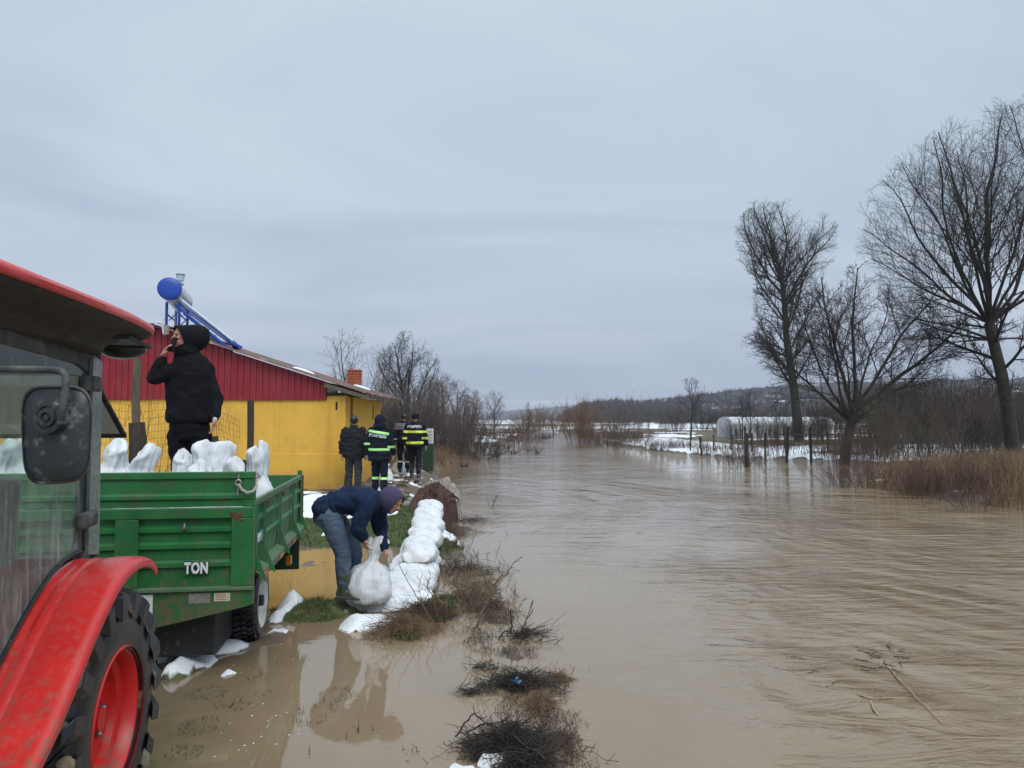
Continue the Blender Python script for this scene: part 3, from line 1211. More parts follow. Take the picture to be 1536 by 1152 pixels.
# ================================================================== BARE TREES
class Tree:
    def __init__(self, seed):
        self.r = random.Random(seed)
        self.br = []          # (level, pts, radii)

    def grow(self, p, d, length, r, lv, prm, env, taper=.35):
        R = self.r
        L_ = prm[lv]
        n = max(3, int(length / L_['seg']))
        n = min(n, 22)
        step = length / n
        pts = [p.copy()]
        rs = [r]
        p = p.copy()
        d = d.normalized()
        dirs = [d.copy()]
        for i in range(n):
            w = L_['wig']
            d = (d + Vector((R.gauss(0, w), R.gauss(0, w), R.gauss(0, w))) + Vector((0, 0, L_['up']))).normalized()
            p = p + d * step
            if lv > 0 and env is not None and not env(p):
                if i < 1:
                    pts.append(p.copy())
                    rs.append(r * taper)
                    dirs.append(d.copy())
                mm = len(rs) - 1
                if mm > 0:
                    for q_ in range(mm + 1):
                        rs[q_] = r * (1 - (1 - .22) * q_ / mm)
                break
            pts.append(p.copy())
            rs.append(r * (1 - (1 - taper) * (i + 1) / n))
            dirs.append(d.copy())
        self.br.append((lv, pts, rs))
        if lv + 1 >= len(prm):
            return
        C_ = prm[lv + 1]
        m = len(pts) - 1
        k = C_['n'] * (m / n) if lv > 0 else C_['n']
        k = max(1, int(k + R.random()))
        phi = R.random() * 6.28
        for j in range(k):
            t0 = C_.get('t0', .2)
            tt = t0 + (1 - t0) * ((j + R.random() * .8) / k)
            fi = min(tt, 1.0) * m
            i = min(int(fi), m - 1) if m > 0 else 0
            q = pts[i].lerp(pts[i + 1], fi - i)
            dd = dirs[i]
            a, b_, _ = frame_of(dd)
            phi += 2.4 + R.gauss(0, .4)
            ang = rad(R.gauss(C_['ang'], C_['ang'] * .18))
            side = a * math.cos(phi) + b_ * math.sin(phi)
            nd = (dd * math.cos(ang) + side * math.sin(ang)).normalized()
            ln = length * C_['len'] * (1.0 - C_.get('fall', .45) * tt) * R.uniform(.75, 1.15)
            rr = max(rs[i] * C_.get('rr', .55) * R.uniform(.8, 1.05), C_.get('rmin', .004))
            self.grow(q, nd, ln, rr, lv + 1, prm, env, .35)

    def mesh(self, name, lv0, lv1, sides):
        V = []
        F = []
        off = 0
        for (lv, pts, rs) in self.br:
            if lv < lv0 or lv > lv1:
                continue
            n = sides[min(lv, len(sides) - 1)]
            P_ = np.array([tuple(q) for q in pts])
            m = len(P_)
            T = np.empty_like(P_)
            T[1:-1] = P_[2:] - P_[:-2]
            T[0] = P_[1] - P_[0]
            T[-1] = P_[-1] - P_[-2]
            T /= (np.linalg.norm(T, axis=1, keepdims=True) + 1e-9)
            ref = np.array([0.31, 0.95, 0.05]) if abs(T[0][1]) < .8 else np.array([.95, .1, .2])
            A = np.cross(T, ref)
            A /= (np.linalg.norm(A, axis=1, keepdims=True) + 1e-9)
            B = np.cross(T, A)
            th = np.arange(n) * (2 * math.pi / n)
            Rr = np.array(rs)[:, None, None]
            ring = P_[:, None, :] + Rr * (A[:, None, :] * np.cos(th)[None, :, None] + B[:, None, :] * np.sin(th)[None, :, None])
            V.append(ring.reshape(-1, 3))
            i = np.arange(m - 1)[:, None] * n
            k = np.arange(n)[None, :]
            k2 = (k + 1) % n
            f = np.stack([i + k, i + k2, i + n + k2, i + n + k], 2).reshape(-1, 4) + off
            F.append(f)
            off += m * n
        if not V:
            return None
        me = np_mesh(name, np.concatenate(V), np.concatenate(F))
        me.polygons.foreach_set('use_smooth', [True] * len(me.polygons))
        return me


def ellipsoid_env(c, r, seed=0, irr=.22):
    def f(p):
        v = ((p.x - c[0]) / r[0]) ** 2 + ((p.y - c[1]) / r[1]) ** 2 + ((p.z - c[2]) / r[2]) ** 2
        q = mnoise.noise(Vector((p.x * .9 / max(r[0], .1) * 2 + seed, p.y * 2 / max(r[1], .1), p.z * 2 / max(r[2], .1))))
        return v < (1 + irr * q * 2) or p.z < c[2] - r[2]
    return f


def multi_env(es, seed=0, irr=.2):
    fs = [ellipsoid_env(c, r, seed, irr) for c, r in es]
    zmin = min(c[2] - r[2] for c, r in es)

    def f(p):
        if p.z < zmin:
            return True
        for (c, r), fn in zip(es, fs):
            v = ((p.x - c[0]) / r[0]) ** 2 + ((p.y - c[1]) / r[1]) ** 2 + ((p.z - c[2]) / r[2]) ** 2
            q = mnoise.noise(Vector((p.x * 1.1 + seed, p.y * 1.1, p.z * 1.1)))
            if v < 1 + irr * q * 2:
                return True
        return False
    return f


def tree_object(name, T, loc, label, cat, mats, split=0, group=None, sides=(8, 5, 4, 3, 3), rz=0.0, scale=1.0):
    root = empty(name, loc, rz)
    root.scale = (scale,) * 3
    tag(root, label, cat, group)
    me = T.mesh('trunk', 0, split, sides)
    link_mesh('trunk', me, mats[0], root)
    me = T.mesh('crown', split + 1, 9, sides)
    if me is not None:
        link_mesh('crown', me, mats[1], root)
    return root


BIG = [dict(seg=.8, wig=.05, up=.03),
       dict(seg=.6, wig=.10, up=.06, n=20, ang=42, len=.62, fall=.55, rr=.50, t0=.24),
       dict(seg=.45, wig=.12, up=.05, n=11, ang=38, len=.48, fall=.4, rr=.5, t0=.15, rmin=.02),
       dict(seg=.32, wig=.13, up=.05, n=8, ang=38, len=.48, fall=.4, rr=.5, t0=.1, rmin=.011),
       dict(seg=.25, wig=.13, up=.05, n=5, ang=36, len=.55, fall=.3, rr=.5, t0=.1, rmin=.0075)]


def scaled(prm, k, **kw):
    out = []
    for q in prm:
        q = dict(q)
        q['seg'] *= k
        if 'rmin' in q:
            q['rmin'] *= k
        out.append(q)
    return out


# --- the tall tree at the right edge
g = G(1520, 700, .3)
gx, gy = P(1520, 640, 33).x, 33.0
gz = ground_z(gx, gy) - .1
T = Tree(11)
prm = [dict(q) for q in BIG]
env = multi_env([((2.0, 0, 10.4), (8.2, 6.5, 6.0)), ((.4, 0, 6.5), (5.2, 4.6, 3.6)), ((3.0, 0, 13.0), (4.5, 3.5, 3.4))], 3, .16)
T.grow(Vector((0, 0, 0)), Vector((-.03, 0, 1)), 6.4, .30, 0, [dict(prm[0]), dict(prm[1], n=7, t0=.42, len=.75, ang=58, rr=.34, up=.03)] + prm[2:], env, .72)
tip = T.br[0][1][-1]
for (dx, dy, dz, ln, r) in ((-.75, .1, 1.0, 11.2, .085), (-.35, -.25, 1.0, 12.8, .10), (.12, .1, 1, 13.8, .13), (.5, .3, 1, 12.6, .10), (-.55, .4, 1.0, 12, .075), (.3, -.45, 1, 11.6, .075), (-1.15, -.2, .75, 9.6, .07), (.9, -.1, .8, 9.4, .08), (-.15, .35, 1, 13.2, .085), (-1.4, .3, .6, 8.2, .07), (-.95, -.5, .8, 9.6, .08), (-1.7, -.2, .45, 8.5, .06), (1.1, .1, 1, 11, .09), (1.5, -.3, .8, 10, .08), (-1.3, .4, 1.0, 9.5, .07), (-.55, -.7, 1, 11, .07), (0.2,-.3,1,11,.08), (-2.4, .3, .1, 6.0, .05), (1.6, .2, .3, 6, .05), (-1.2, .9, .5, 7, .06)):
    st = T.br[0][1][-1 - (0 if ln > 8.4 else 1)]
    T.grow(st, Vector((dx, dy, dz)), ln, r, 1, [prm[0], dict(prm[1], up=.022, wig=.085)] + [dict(prm[2], n=21, len=.38, t0=.16, rr=.38, ang=38, rmin=.010), dict(prm[3], n=12, len=.46, rmin=.0065), dict(prm[4], n=5, len=.60, rmin=.0048)], env, .10)
tree_object('tree', T, (gx, gy, gz), 'tallest bare tree at the right edge of the photo, mossy trunk and huge spreading crown', 'tree', (M['bark'], M['twig']), 0)

# --- tall tree with rounded top near the greenhouse
gx, gy = P(1198, 640, 62).x, 62.0
gz = ground_z(gx, gy) - .1
T = Tree(5)
env = multi_env([((-.9, 0, 16.9), (4.3, 4.2, 4.2)), ((-.7, 0, 12.0), (3.0, 3, 4.6)), ((-1.6, 0, 7.0), (4.4, 4, 2.6))], 7, .14)
b5 = [dict(q) for q in BIG]
for q in b5:
    if 'rmin' in q:
        q['rmin'] *= 1.45
T.grow(Vector((0, 0, 0)), Vector((-.02, 0, 1)), 14.2, .42, 0, [dict(b5[0], wig=.022, up=.02), dict(b5[1], n=18, t0=.30, len=.46, ang=44, rr=.40, fall=.35)] + [dict(b5[2], n=12)] + b5[3:], env, .38)
tipi = len(T.br[0][1]) - 1
for (dx, dz, k, ln, r) in ((-.65, 1, 2, 8.5, .12), (-.2, 1, 0, 8.5, .12), (.3, 1, 0, 8, .12), (.65, 1, 3, 8, .12), (-.4, 1, 1, 8, .11), (.1, 1, 2, 9, .11), (-.9, 1, 1, 7, .09), (.85, 1, 1, 7, .09), (-.5, 1, 5, 8, .10), (.45, 1, 6, 8, .10), (-1.2, .8, 8, 6, .09), (-.8, .9, 10, 6, .09), (.7, .9, 9, 5, .08)):
    T.grow(T.br[0][1][max(4, tipi - k)], Vector((dx, random.Random(k).uniform(-.4, .4), dz)), ln, r, 1, [b5[0], dict(b5[1], up=.03, wig=.075), dict(b5[2], n=18, len=.38, rr=.42, rmin=.014), dict(b5[3], n=11, rmin=.009), dict(b5[4], n=5, len=.6, rmin=.0075)], env, .12)
tree_object('tree', T, (gx, gy, gz), 'tall slender bare tree with a rounded top standing in front of the white greenhouse', 'tree', (M['bark'], M['twig']), 0)

# --- spreading multi-stemmed tree at the water's edge
gx, gy = P(1262, 690, 35).x, 35.0
gz = ground_z(gx, gy) - .15
T = Tree(23)
env = multi_env([((-2.6, 0, 5.8), (2.9, 2.4, 3.2)), ((.4, 0, 6.8), (2.8, 2.8, 3.1)), ((3.2, 0, 6.4), (2.6, 2.2, 2.9)), ((0, 0, 4.2), (5.2, 3, 1.8))], 2, .22)
b3 = [dict(seg=.5, wig=.09, up=.02), dict(seg=.45, wig=.11, up=.05, n=13, ang=46, len=.55, fall=.5, rr=.45, t0=.22, rmin=.02)] + [dict(BIG[2], seg=.35, n=9, len=.42, rmin=.010), dict(BIG[3], seg=.28, n=7, rmin=.0065), dict(BIG[4], n=4, len=.6, rmin=.0048)]
T.grow(Vector((0, 0, 0)), Vector((-.06, 0, 1)), 3.3, .25, 0, [b3[0], dict(b3[1], n=3, t0=.7, len=.8)] + b3[2:], env, .8)
tp = T.br[0][1]
for (dx, dy, dz, k, ln, r) in ((-.42, .0, 1, 0, 6.4, .10), (-.95, .2, .7, 1, 5.6, .08), (.05, -.1, 1, 0, 6.6, .10), (.95, .1, .75, 0, 7.0, .12), (.50, .4, 1, 1, 6.2, .07), (-.1, .5, 1, 1, 6.0, .07), (-.25, -.5, .9, 2, 5.5, .06), (1.3, -.2, .5, 1, 5.2, .06), (-.7, -.2, 1, 1, 6, .07), (.6, -.3, 1, 0, 6.8, .09)):
    T.grow(tp[-1 - k], Vector((dx, dy, dz)), ln, r, 0, [dict(b3[0], up=.03)] + b3[1:], env, .22)
tree_object('tree', T, (gx, gy, gz), 'dark spreading bare tree forking into crooked limbs at the flooded edge of the right bank', 'tree', (M['bark'], M['twig']), 0)


# ---- reusable smaller trees and shrubs
def small_tree(seed, h, env, n1=12, n2=8, n3=5, tr=.12, ang=40, rmin=1.0, ln=.6, t0=.2, n4=0):
    T = Tree(seed)
    prm = [dict(seg=h / 12, wig=.06, up=.02),
           dict(seg=h / 18, wig=.12, up=.06, n=n1, ang=ang, len=ln, fall=.5, rr=.5, t0=t0, rmin=.012 * rmin),
           dict(seg=h / 26, wig=.13, up=.05, n=n2, ang=38, len=.5, fall=.4, rr=.5, t0=.12, rmin=.009 * rmin),
           dict(seg=h / 36, wig=.14, up=.04, n=n3, ang=38, len=.55, fall=.3, rr=.6, t0=.1, rmin=.007 * rmin)]
    if n4:
        prm.append(dict(seg=h / 45, wig=.14, up=.04, n=n4, ang=38, len=.55, fall=.3, rr=.7, t0=.1, rmin=.006 * rmin))
    T.grow(Vector((0, 0, 0)), Vector((0, 0, 1)), h * .9, tr, 0, prm, env, .15)
    return T


def shrub(seed, stems, h, spread, n1=7, n2=5, n3=0, r=.02, wig=.07, rmin=1.0, up=.05):
    T = Tree(seed)
    R = random.Random(seed)
    prm = [dict(seg=h / 8, wig=wig, up=up),
           dict(seg=h / 12, wig=.10, up=.05, n=n1, ang=26, len=.5, fall=.4, rr=.55, t0=.15, rmin=.007 * rmin),
           dict(seg=h / 16, wig=.12, up=.03, n=n2, ang=30, len=.5, fall=.4, rr=.6, t0=.1, rmin=.0055 * rmin)]
    if n3:
        prm.append(dict(seg=h / 20, wig=.12, up=.03, n=n3, ang=32, len=.55, fall=.3, rr=.7, t0=.1, rmin=.005 * rmin))
    for i in range(stems):
        a = R.random() * 6.283
        k = R.random() ** .6
        p = Vector((math.cos(a) * k * spread * .45, math.sin(a) * k * spread * .45, -.05))
        d = Vector((math.cos(a) * k * spread / h * .8, math.sin(a) * k * spread / h * .8, 1))
        T.grow(p, d, h * R.uniform(.6, 1.0), r * R.uniform(.6, 1.1), 0, prm, None, .3)
    return T


LIB = {}


def lib_tree(key, T, mats, h, split=0, sides=(6, 4, 3, 3, 3)):
    LIB[key] = (T.mesh('trunk', 0, split, sides), T.mesh('crown', split + 1, 9, sides), mats, h)


round_env = ellipsoid_env((0, 0, 5.9), (2.35, 2.3, 3.2), 4, .1)
Tr = small_tree(31, 9.0, round_env, 16, 12, 7, .17, 36, 1.3, .62, .18, 3)
for (dx, dy) in ((-.45, .1), (.4, -.2), (.1, .45), (-.2, -.4), (.55, .3)):
    q = Tr.br[0][1][2]
    Tr.grow(q, Vector((dx, dy, 1)), 6.6, .09, 1, [None, dict(seg=.5, wig=.07, up=.05), dict(seg=.3, wig=.13, up=.05, n=14, ang=36, len=.45, fall=.4, rr=.5, t0=.12, rmin=.012), dict(seg=.25, wig=.14, up=.05, n=7, ang=36, len=.5, fall=.3, rr=.6, t0=.1, rmin=.01)], round_env, .2)
lib_tree('round', Tr, (M['bark'], M['twig']), 9.0)
Tr = small_tree(37, 9.0, ellipsoid_env((0, 0, 5.6), (3.3, 3, 3.6), 9, .3), 11, 7, 4, .14, 44, 1.3, .62, .15, 2)
for (dx, dy) in ((-.5, .1), (.5, -.2), (.15, .5), (-.75, -.3)):
    q = Tr.br[0][1][1]
    Tr.grow(q, Vector((dx, dy, 1)), 7.0, .08, 1, [None, dict(seg=.5, wig=.09, up=.04), dict(seg=.3, wig=.13, up=.05, n=9, ang=40, len=.42, fall=.4, rr=.5, t0=.15, rmin=.012), dict(seg=.25, wig=.14, up=.05, n=5, ang=36, len=.5, fall=.3, rr=.6, t0=.1, rmin=.01)], None, .2)
lib_tree('airy', Tr, (M['barkbrown'], M['twigbrown']), 9.0)
lib_tree('mid', small_tree(41, 6.0, ellipsoid_env((0, 0, 3.6), (2.1, 2.1, 2.4), 12, .25), 14, 9, 6, .11, 42, 1.3, .6, .22), (M['barkbrown'], M['twigbrown']), 6.0)
lib_tree('dark', small_tree(43, 6.0, ellipsoid_env((0, 0, 3.7), (2.6, 2.4, 2.3), 15, .25), 13, 9, 6, .13, 48, 1.4, .62, .25), (M['bark'], M['twig']), 6.0)
lib_tree('spindly', small_tree(47, 5.0, ellipsoid_env((0, 0, 3.2), (1.1, 1.1, 1.9), 17, .2), 14, 7, 4, .06, 30, 1.3, .5, .2), (M['bark'], M['twig']), 5.0)
lib_tree('brush', shrub(51, 20, 4.0, 2.6, 7, 5, 0, .018, rmin=1.1), (M['barkbrown'], M['twigbrown']), 3.9)
lib_tree('brushdark', shrub(53, 24, 4.0, 3.0, 8, 6, 0, .024, rmin=1.6), (M['bark'], M['twig']), 3.9)
lib_tree('withy', shrub(55, 60, 4.0, 2.6, 7, 4, 0, .016, .04, 1.5, .02), (M['twigorange'], M['twigorange']), 3.9)
lib_tree('withyred', shrub(57, 55, 3.0, 3.4, 6, 4, 0, .014, .05, 1.3, .01), (M['twigred'], M['twigred']), 2.9)
lib_tree('redbrush', shrub(59, 30, 3.4, 3.0, 8, 5, 0, .02, .07, 1.2), (M['stalkred'], M['twigred']), 3.3)
lib_tree('sapling', shrub(63, 4, 3.0, 1.2, 6, 4, 0, .012, .06, .7), (M['twigolive'], M['twigolive']), 3.0)
lib_tree('olive', shrub(61, 10, 4.2, 2.0, 10, 6, 3, .03, .05, 1.1), (M['twigolive'], M['twigolive']), 4.1)


def place(key, px, y, top, label, cat, group=None, name=None, sx=1.0, rz=None, zb=None, base=None):
    trunk, crown, mats, h = LIB[key]
    X_ = P(px, 632, y).x
    z = ground_z(X_, y) - .08 if zb is None else zb
    z = max(z, -.25)
    zt = 2 + (632 - top) / FPX * y
    s = max(.2, (zt - z) / h)
    R = random.Random(int(px * 13 + y * 7 + top))
    root = empty(name or ('shrub' if cat == 'shrub' else 'tree'), (X_, y, z), R.random() * 6.28 if rz is None else rz)
    root.scale = (s * sx, s * sx, s)
    tag(root, label, cat, group)
    link_mesh('trunk' if cat == 'tree' else 'stem', trunk, mats[0], root)
    link_mesh('crown' if cat == 'tree' else 'twigs', crown, mats[1], root)
    return root


place('round', 613, 60, 496, 'round headed bare tree rising behind the house to the right of the chimney', 'tree', rz=2.1, sx=1.2)
place('airy', 522, 54, 492, 'wide airy bare tree standing behind the brick chimney', 'tree', rz=1.2, sx=.85)
place('airy', 566, 64, 520, 'low leaning bare tree between the airy tree and the round headed tree', 'tree', rz=4.0, sx=.8)
place('mid', 741, 78, 586, 'small bare tree last on the left bank before the distant hills', 'tree', rz=.4)
place('mid', 706, 60, 582, 'bare tree with thick dark trunk next to the snow patches on the left bank', 'tree', rz=2.0)
place('dark', 1036, 72, 564, 'lone dark bare tree standing behind the snow patch across the river', 'tree', rz=1.0, sx=.72)
grp = 'bare brush and trees of the thicket on the left bank'
LBL = 'grey brown bare tree crowded in the thicket on the left bank'
for (px, y, top) in ((652, 50, 556), (668, 56, 560), (684, 62, 570), (640, 66, 566), (598, 48, 572), (628, 46, 578), (660, 74, 574), (716, 84, 596), (694, 80, 590), (582, 60, 560), (560, 45, 585)):
    place('mid', px, y, top, LBL, 'tree', grp)
R = random.Random(4)
for i in range(30):
    px = R.uniform(575, 716)
    y = R.uniform(40, 66)
    top = 594 + (px - 575) * .16 + R.uniform(-10, 16)
    place('brush' if R.random() < .75 else 'brushdark', px, y, top, 'grey brown bare brush in the thicket on the left bank', 'shrub', 'bare brush in the thicket on the left bank', sx=1.1)
place('withyred', 775, 62, 627, 'rust red withy clump standing in the water on the left of the river', 'shrub', sx=1.15)
place('withyred', 752, 70, 632, 'dull red brown brush beside the rust red withy clump', 'shrub', sx=1.4)
place('withy', 808, 118, 612, 'orange brown willow clump in the middle distance left of the channel', 'shrub', sx=1.0)
place('withy', 790, 112, 619, 'lower orange brown willow clump left of the taller one', 'shrub', sx=1.1)
place('withy', 832, 125, 620, 'small orange brown willow clump closing the far end of the river', 'shrub', sx=1.2)
place('withy', 868, 66, 603, 'tall orange brown willow clump standing in the river right of the channel', 'shrub', sx=.80, rz=1)
place('withy', 880, 70, 612, 'orange brown willow clump just behind the tall one in the river', 'shrub', sx=.9)
place('spindly', 793, 100, 600, 'thin pole like bare sapling above the far willow clump', 'tree', sx=.5)
place('spindly', 876, 72, 594, 'thin bare sapling rising from the willow clump in the river', 'tree', sx=.5)
place('brush', 932, 80, 598, 'rounded olive brown bare shrub beyond the willow clump', 'shrub', sx=.95)
place('brush', 925, 84, 602, 'second rounded olive brown bare shrub left of its twin', 'shrub', sx=.9)
place('olive', 932, 45, 640, 'small vase shaped bare shrub standing in the water at the right of the channel', 'shrub', sx=1.1, zb=-.1)
for (px, y, top) in ((905, 66, 641), (920, 64, 640), (940, 63, 643), (952, 60, 640), (912, 60, 645), (962, 66, 642)):
    place('redbrush', px, y, top, 'low dark red brown brush along the waterline right of the willow clump', 'shrub', 'low red brown brush along the waterline', sx=1.5)
for (px, y, top) in ((968, 52, 661), (985, 50, 660), (1003, 50, 656)):
    place('redbrush', px, y, top, 'small twiggy clump in front of the snow patch on the right bank', 'shrub', 'small clumps in front of the snow patch', sx=1.6, zb=-.05)
R = random.Random(9)
for i in range(26):
    px = R.uniform(890, 1110)
    y = R.uniform(85, 135)
    top = 604 + R.uniform(-10, 22)
    place(R.choice(('mid', 'brush', 'brush', 'brushdark')), px, y, top + 18, 'bare tree in the far row across the river below the hills', 'tree', 'far row of bare trees below the hills')
for i in range(24):
    px = R.uniform(1085, 1360)
    y = R.uniform(86, 125)
    top = 603 + R.uniform(-12, 22)
    place(R.choice(('dark', 'brushdark', 'dark', 'mid')), px, y, top, 'dark bare tree behind the white greenhouse', 'tree', 'dark trees behind the greenhouse')
for i in range(30):
    px = R.uniform(1300, 1620)
    y = R.uniform(50, 100)
    top = 580 + R.uniform(-18, 30)
    place(R.choice(('dark', 'brushdark', 'dark', 'brush', 'mid')), px, y, top, 'dark bare tree in the wood behind the right bank', 'tree', 'dark trees behind the right bank')
for i in range(40):
    px = R.uniform(1275, 1640)
    y = R.uniform(38, 78)
    top = 596 + R.uniform(-26, 26)
    place(R.choice(('brushdark', 'brushdark', 'brush', 'mid')), px, y, top, 'dark tangled brush filling the middle distance behind the right bank', 'shrub', 'dark brush behind the right bank', sx=1.2)
place('spindly', 1113, 66, 590, 'slim dark bare tree at the left end of the greenhouse', 'tree', sx=1.1)
place('dark', 1125, 72, 585, 'crooked dark bare tree in front of the greenhouse wall', 'tree', sx=.7)
place('spindly', 1165, 68, 600, 'slim bare tree before the middle of the greenhouse', 'tree', sx=1.2)
place('dark', 1328, 40, 560, 'crooked dark bare tree right of the spreading tree', 'tree', sx=.85, rz=1.3)
place('dark', 1430, 44, 560, 'dark bare tree in the middle of the right bank thicket', 'tree', sx=.8, rz=.6)
place('dark', 1475, 46, 545, 'dark bare tree standing just left of the tallest tree', 'tree', sx=.8, rz=3)
place('olive', 1352, 27, 592, 'pale olive forked sapling in front of the right bank thicket', 'shrub', sx=.75, rz=.2)
for (px, y, top) in ((1095, 70, 628), (1108, 60, 632), (1140, 62, 622), (1158, 58, 630), (1186, 60, 626), (1212, 58, 618), (1228, 62, 612), (1244, 60, 606)):
    place('redbrush' if px % 2 else 'brushdark', px, y, top, 'bare twiggy bush half screening the white greenhouse', 'shrub', 'bushes before the greenhouse', sx=.8)
place('olive', 1172, 66, 612, 'olive bare shrub beside the greenhouse', 'shrub')
for i in range(24):
    px = R.uniform(1290, 1620)
    y = R.uniform(27, 46)
    top = 612 + R.uniform(-34, 40)
    place(R.choice(('redbrush', 'brush', 'brush', 'sapling', 'spindly')), px, y, top, 'red brown bare brush in the thicket on the right bank', 'shrub', 'red brown brush on the right bank')
for (px, y, top) in ((1100, 34, 668), (1118, 33, 664), (1132, 34.5, 660), (1085, 36, 672), (1060, 42, 672), (1046, 44, 668)):
    place('redbrush', px, y, top, 'reddish twig clump standing in the flood before the wooden posts', 'shrub', 'reddish twig clumps in the flood', sx=.9, zb=-.1)
for (px, y, top) in ((1165, 40, 630), (1240, 37, 620), (1285, 33, 640), (1255, 33, 650)):
    place('redbrush', px, y, top, 'thin red brown brush at the foot of the spreading tree', 'shrub', 'brush at the foot of the spreading tree', sx=.55, zb=-.1)
place('spindly', 1120, 36, 640, 'broken thin sapling among the wooden posts', 'tree', sx=.7, zb=-.1)

# the far woods on the hillside: one mass
def far_wood(name, n, pxr, yr, hr, crest, mat, seed):
    R = np.random.RandomState(seed)
    V = []
    F = []
    off = 0
    for i in range(n):
        px = R.uniform(*pxr)
        k = R.rand() ** .7
        y = yr[0] + (yr[1] - yr[0]) * k
        zc = 2 + (632 - np.interp(px, [c[0] for c in crest], [c[1] for c in crest])) / FPX * yr[1]
        z = -1 + (zc + 1) * (k ** 1.2) - 1
        x = (px - 768) / FPX * y
        h = R.uniform(*hr)
        w = h * R.uniform(.35, .6)
        m = 16
        th = R.uniform(0, 6.283, m)
        el = R.uniform(.15, 1.45, m)
        base = np.stack([x + R.uniform(-.15, .15, m) * w, np.full(m, y), np.full(m, z + h * .1)], 1)
        L_ = h * R.uniform(.6, .95, m)
        tip = base + np.stack([np.cos(th) * np.cos(el) * w, np.sin(th) * np.cos(el) * w, np.sin(el) * L_], 1)
        wd = .16 + .0004 * y
        side = np.stack([np.full(m, wd), np.full(m, 0.05), np.zeros(m)], 1) * R.uniform(.6, 2.2, (m, 1))
        v = np.stack([base - side * .5, base + side * .5, tip], 1).reshape(-1, 3)
        V.append(v)
        F.append(np.arange(m * 3).reshape(-1, 3) + off)
        off += m * 3
    me = np_mesh(name, np.concatenate(V), np.concatenate(F))
    o = link_mesh(name, me, mat)
    tag(o, 'bare woods covering the distant hillside', 'woods', kind='stuff')


CREST = [(830, 630), (875, 607), (925, 601), (960, 606), (1050, 594), (1180, 581), (1340, 580), (1536, 574), (1800, 560)]
far_wood('far_woods', 3000, (850, 1680), (330, 758), (4.0, 8.5), CREST, M['twig'], 5)
R = random.Random(77)

# ================================================================== RIGHT BANK: reeds, posts, greenhouse
def blades(name, spots, mat, hmin, hmax, wid, lean, seed, label, cat, kind='stuff', parent=None, zf=1.0):
    R = np.random.RandomState(seed)
    S = np.array(spots)
    n = len(S)
    h = R.uniform(hmin, hmax, n) * (S[:, 3] if S.shape[1] > 3 else 1)
    a = R.uniform(0, 6.283, n)
    ln = R.uniform(0, lean, n) * h
    base = S[:, :3]
    dirv = np.stack([np.cos(a), np.sin(a), np.zeros(n)], 1)
    b2 = R.uniform(0, 6.283, n)
    side = np.stack([np.cos(b2), np.sin(b2), np.zeros(n)], 1) * (wid * R.uniform(.6, 1.4, n))[:, None]
    mid = base + dirv * (ln * .35)[:, None] + np.array([0, 0, 1]) * (h * .55)[:, None]
    tip = base + dirv * ln[:, None] + np.array([0, 0, 1]) * (h * np.sqrt(np.clip(1 - (ln / h) ** 2, .2, 1)))[:, None]
    V = np.stack([base - side, base + side, mid + side * .8, mid - side * .8, tip + side * .1, tip - side * .1], 1).reshape(-1, 3)
    i = np.arange(n)[:, None] * 6
    F = np.concatenate([i + np.array([[0, 1, 2, 3]]), i + np.array([[3, 2, 4, 5]])])
    if zf != 1.0:
        V = V.reshape(n, 6, 3)
        V[:, :, 2] = base[:, None, 2] + (V[:, :, 2] - base[:, None, 2]) * zf
        V = V.reshape(-1, 3)
    me = np_mesh(name, V, F)
    o = link_mesh(name, me, mat, parent)
    if label:
        tag(o, label, cat, kind=kind)
    return o


Rn = np.random.RandomState(3)


def scatter(n, xr, yr, test):
    x = Rn.uniform(*xr, n)
    y = Rn.uniform(*yr, n)
    h, s, g = terrain(x, y)
    ok = test(x, y, h, s, g)
    return np.stack([x[ok], y[ok], h[ok]], 1)


xr_at = lambda y: np.interp(y, XR_Y, XR_X)
sp1 = scatter(52000, (8, 27), (12, 31), lambda x, y, h, s, g: (h > -.12) & (x - xr_at(y) > -.9) & (s < .5) & (fbm(x * .7, y * .7, 91) > .36))
blades('reed_bed', sp1, M['reed'], .30, .95, .008, .5, 5, 'dry tan reeds and dead grass along the right bank', 'reeds')
sp1 = scatter(22000, (8, 27), (12, 31), lambda x, y, h, s, g: (h > -.12) & (x - xr_at(y) > -.7) & (s < .5) & (fbm(x * .9, y * .9, 95) > .45))
blades('dead_weeds', sp1, M['stalkred'], .2, 1.15, .006, .9, 6, 'dark brown dead weeds mixed into the right bank reeds', 'weeds')
sp1 = scatter(16000, (9, 40), (33, 60), lambda x, y, h, s, g: (h > .02) & (fbm(x * .4, y * .4, 97) > .5))
blades('dead_grass', sp1, M['stalkred'], .2, .8, .010, .7, 7, 'brown dead grass poking through the snow behind the right bank', 'grass')
sp1 = scatter(24000, (-16, -1), (26, 60), lambda x, y, h, s, g: (h > -.05) & (fbm(x * .4, y * .4, 99) > .42))
blades('bank_scrub', sp1, M['stalk'], .15, .8, .010, .8, 8, 'brown scrub and dead grass on the low left bank', 'scrub')

# brush clumps right on the waterline
for i in range(12):
    y = R.uniform(13.5, 25)
    x = float(xr_at(y)) + R.uniform(-.3, 3.0)
    px = 768 + x / y * FPX
    if px > 1640:
        continue
    place('redbrush', px, y, R.uniform(675, 712) if y > 18 else R.uniform(700, 735), 'low tangled brown brush at the water edge of the right bank', 'shrub', 'low tangled brush on the right bank waterline', sx=1.5, zb=-.05)

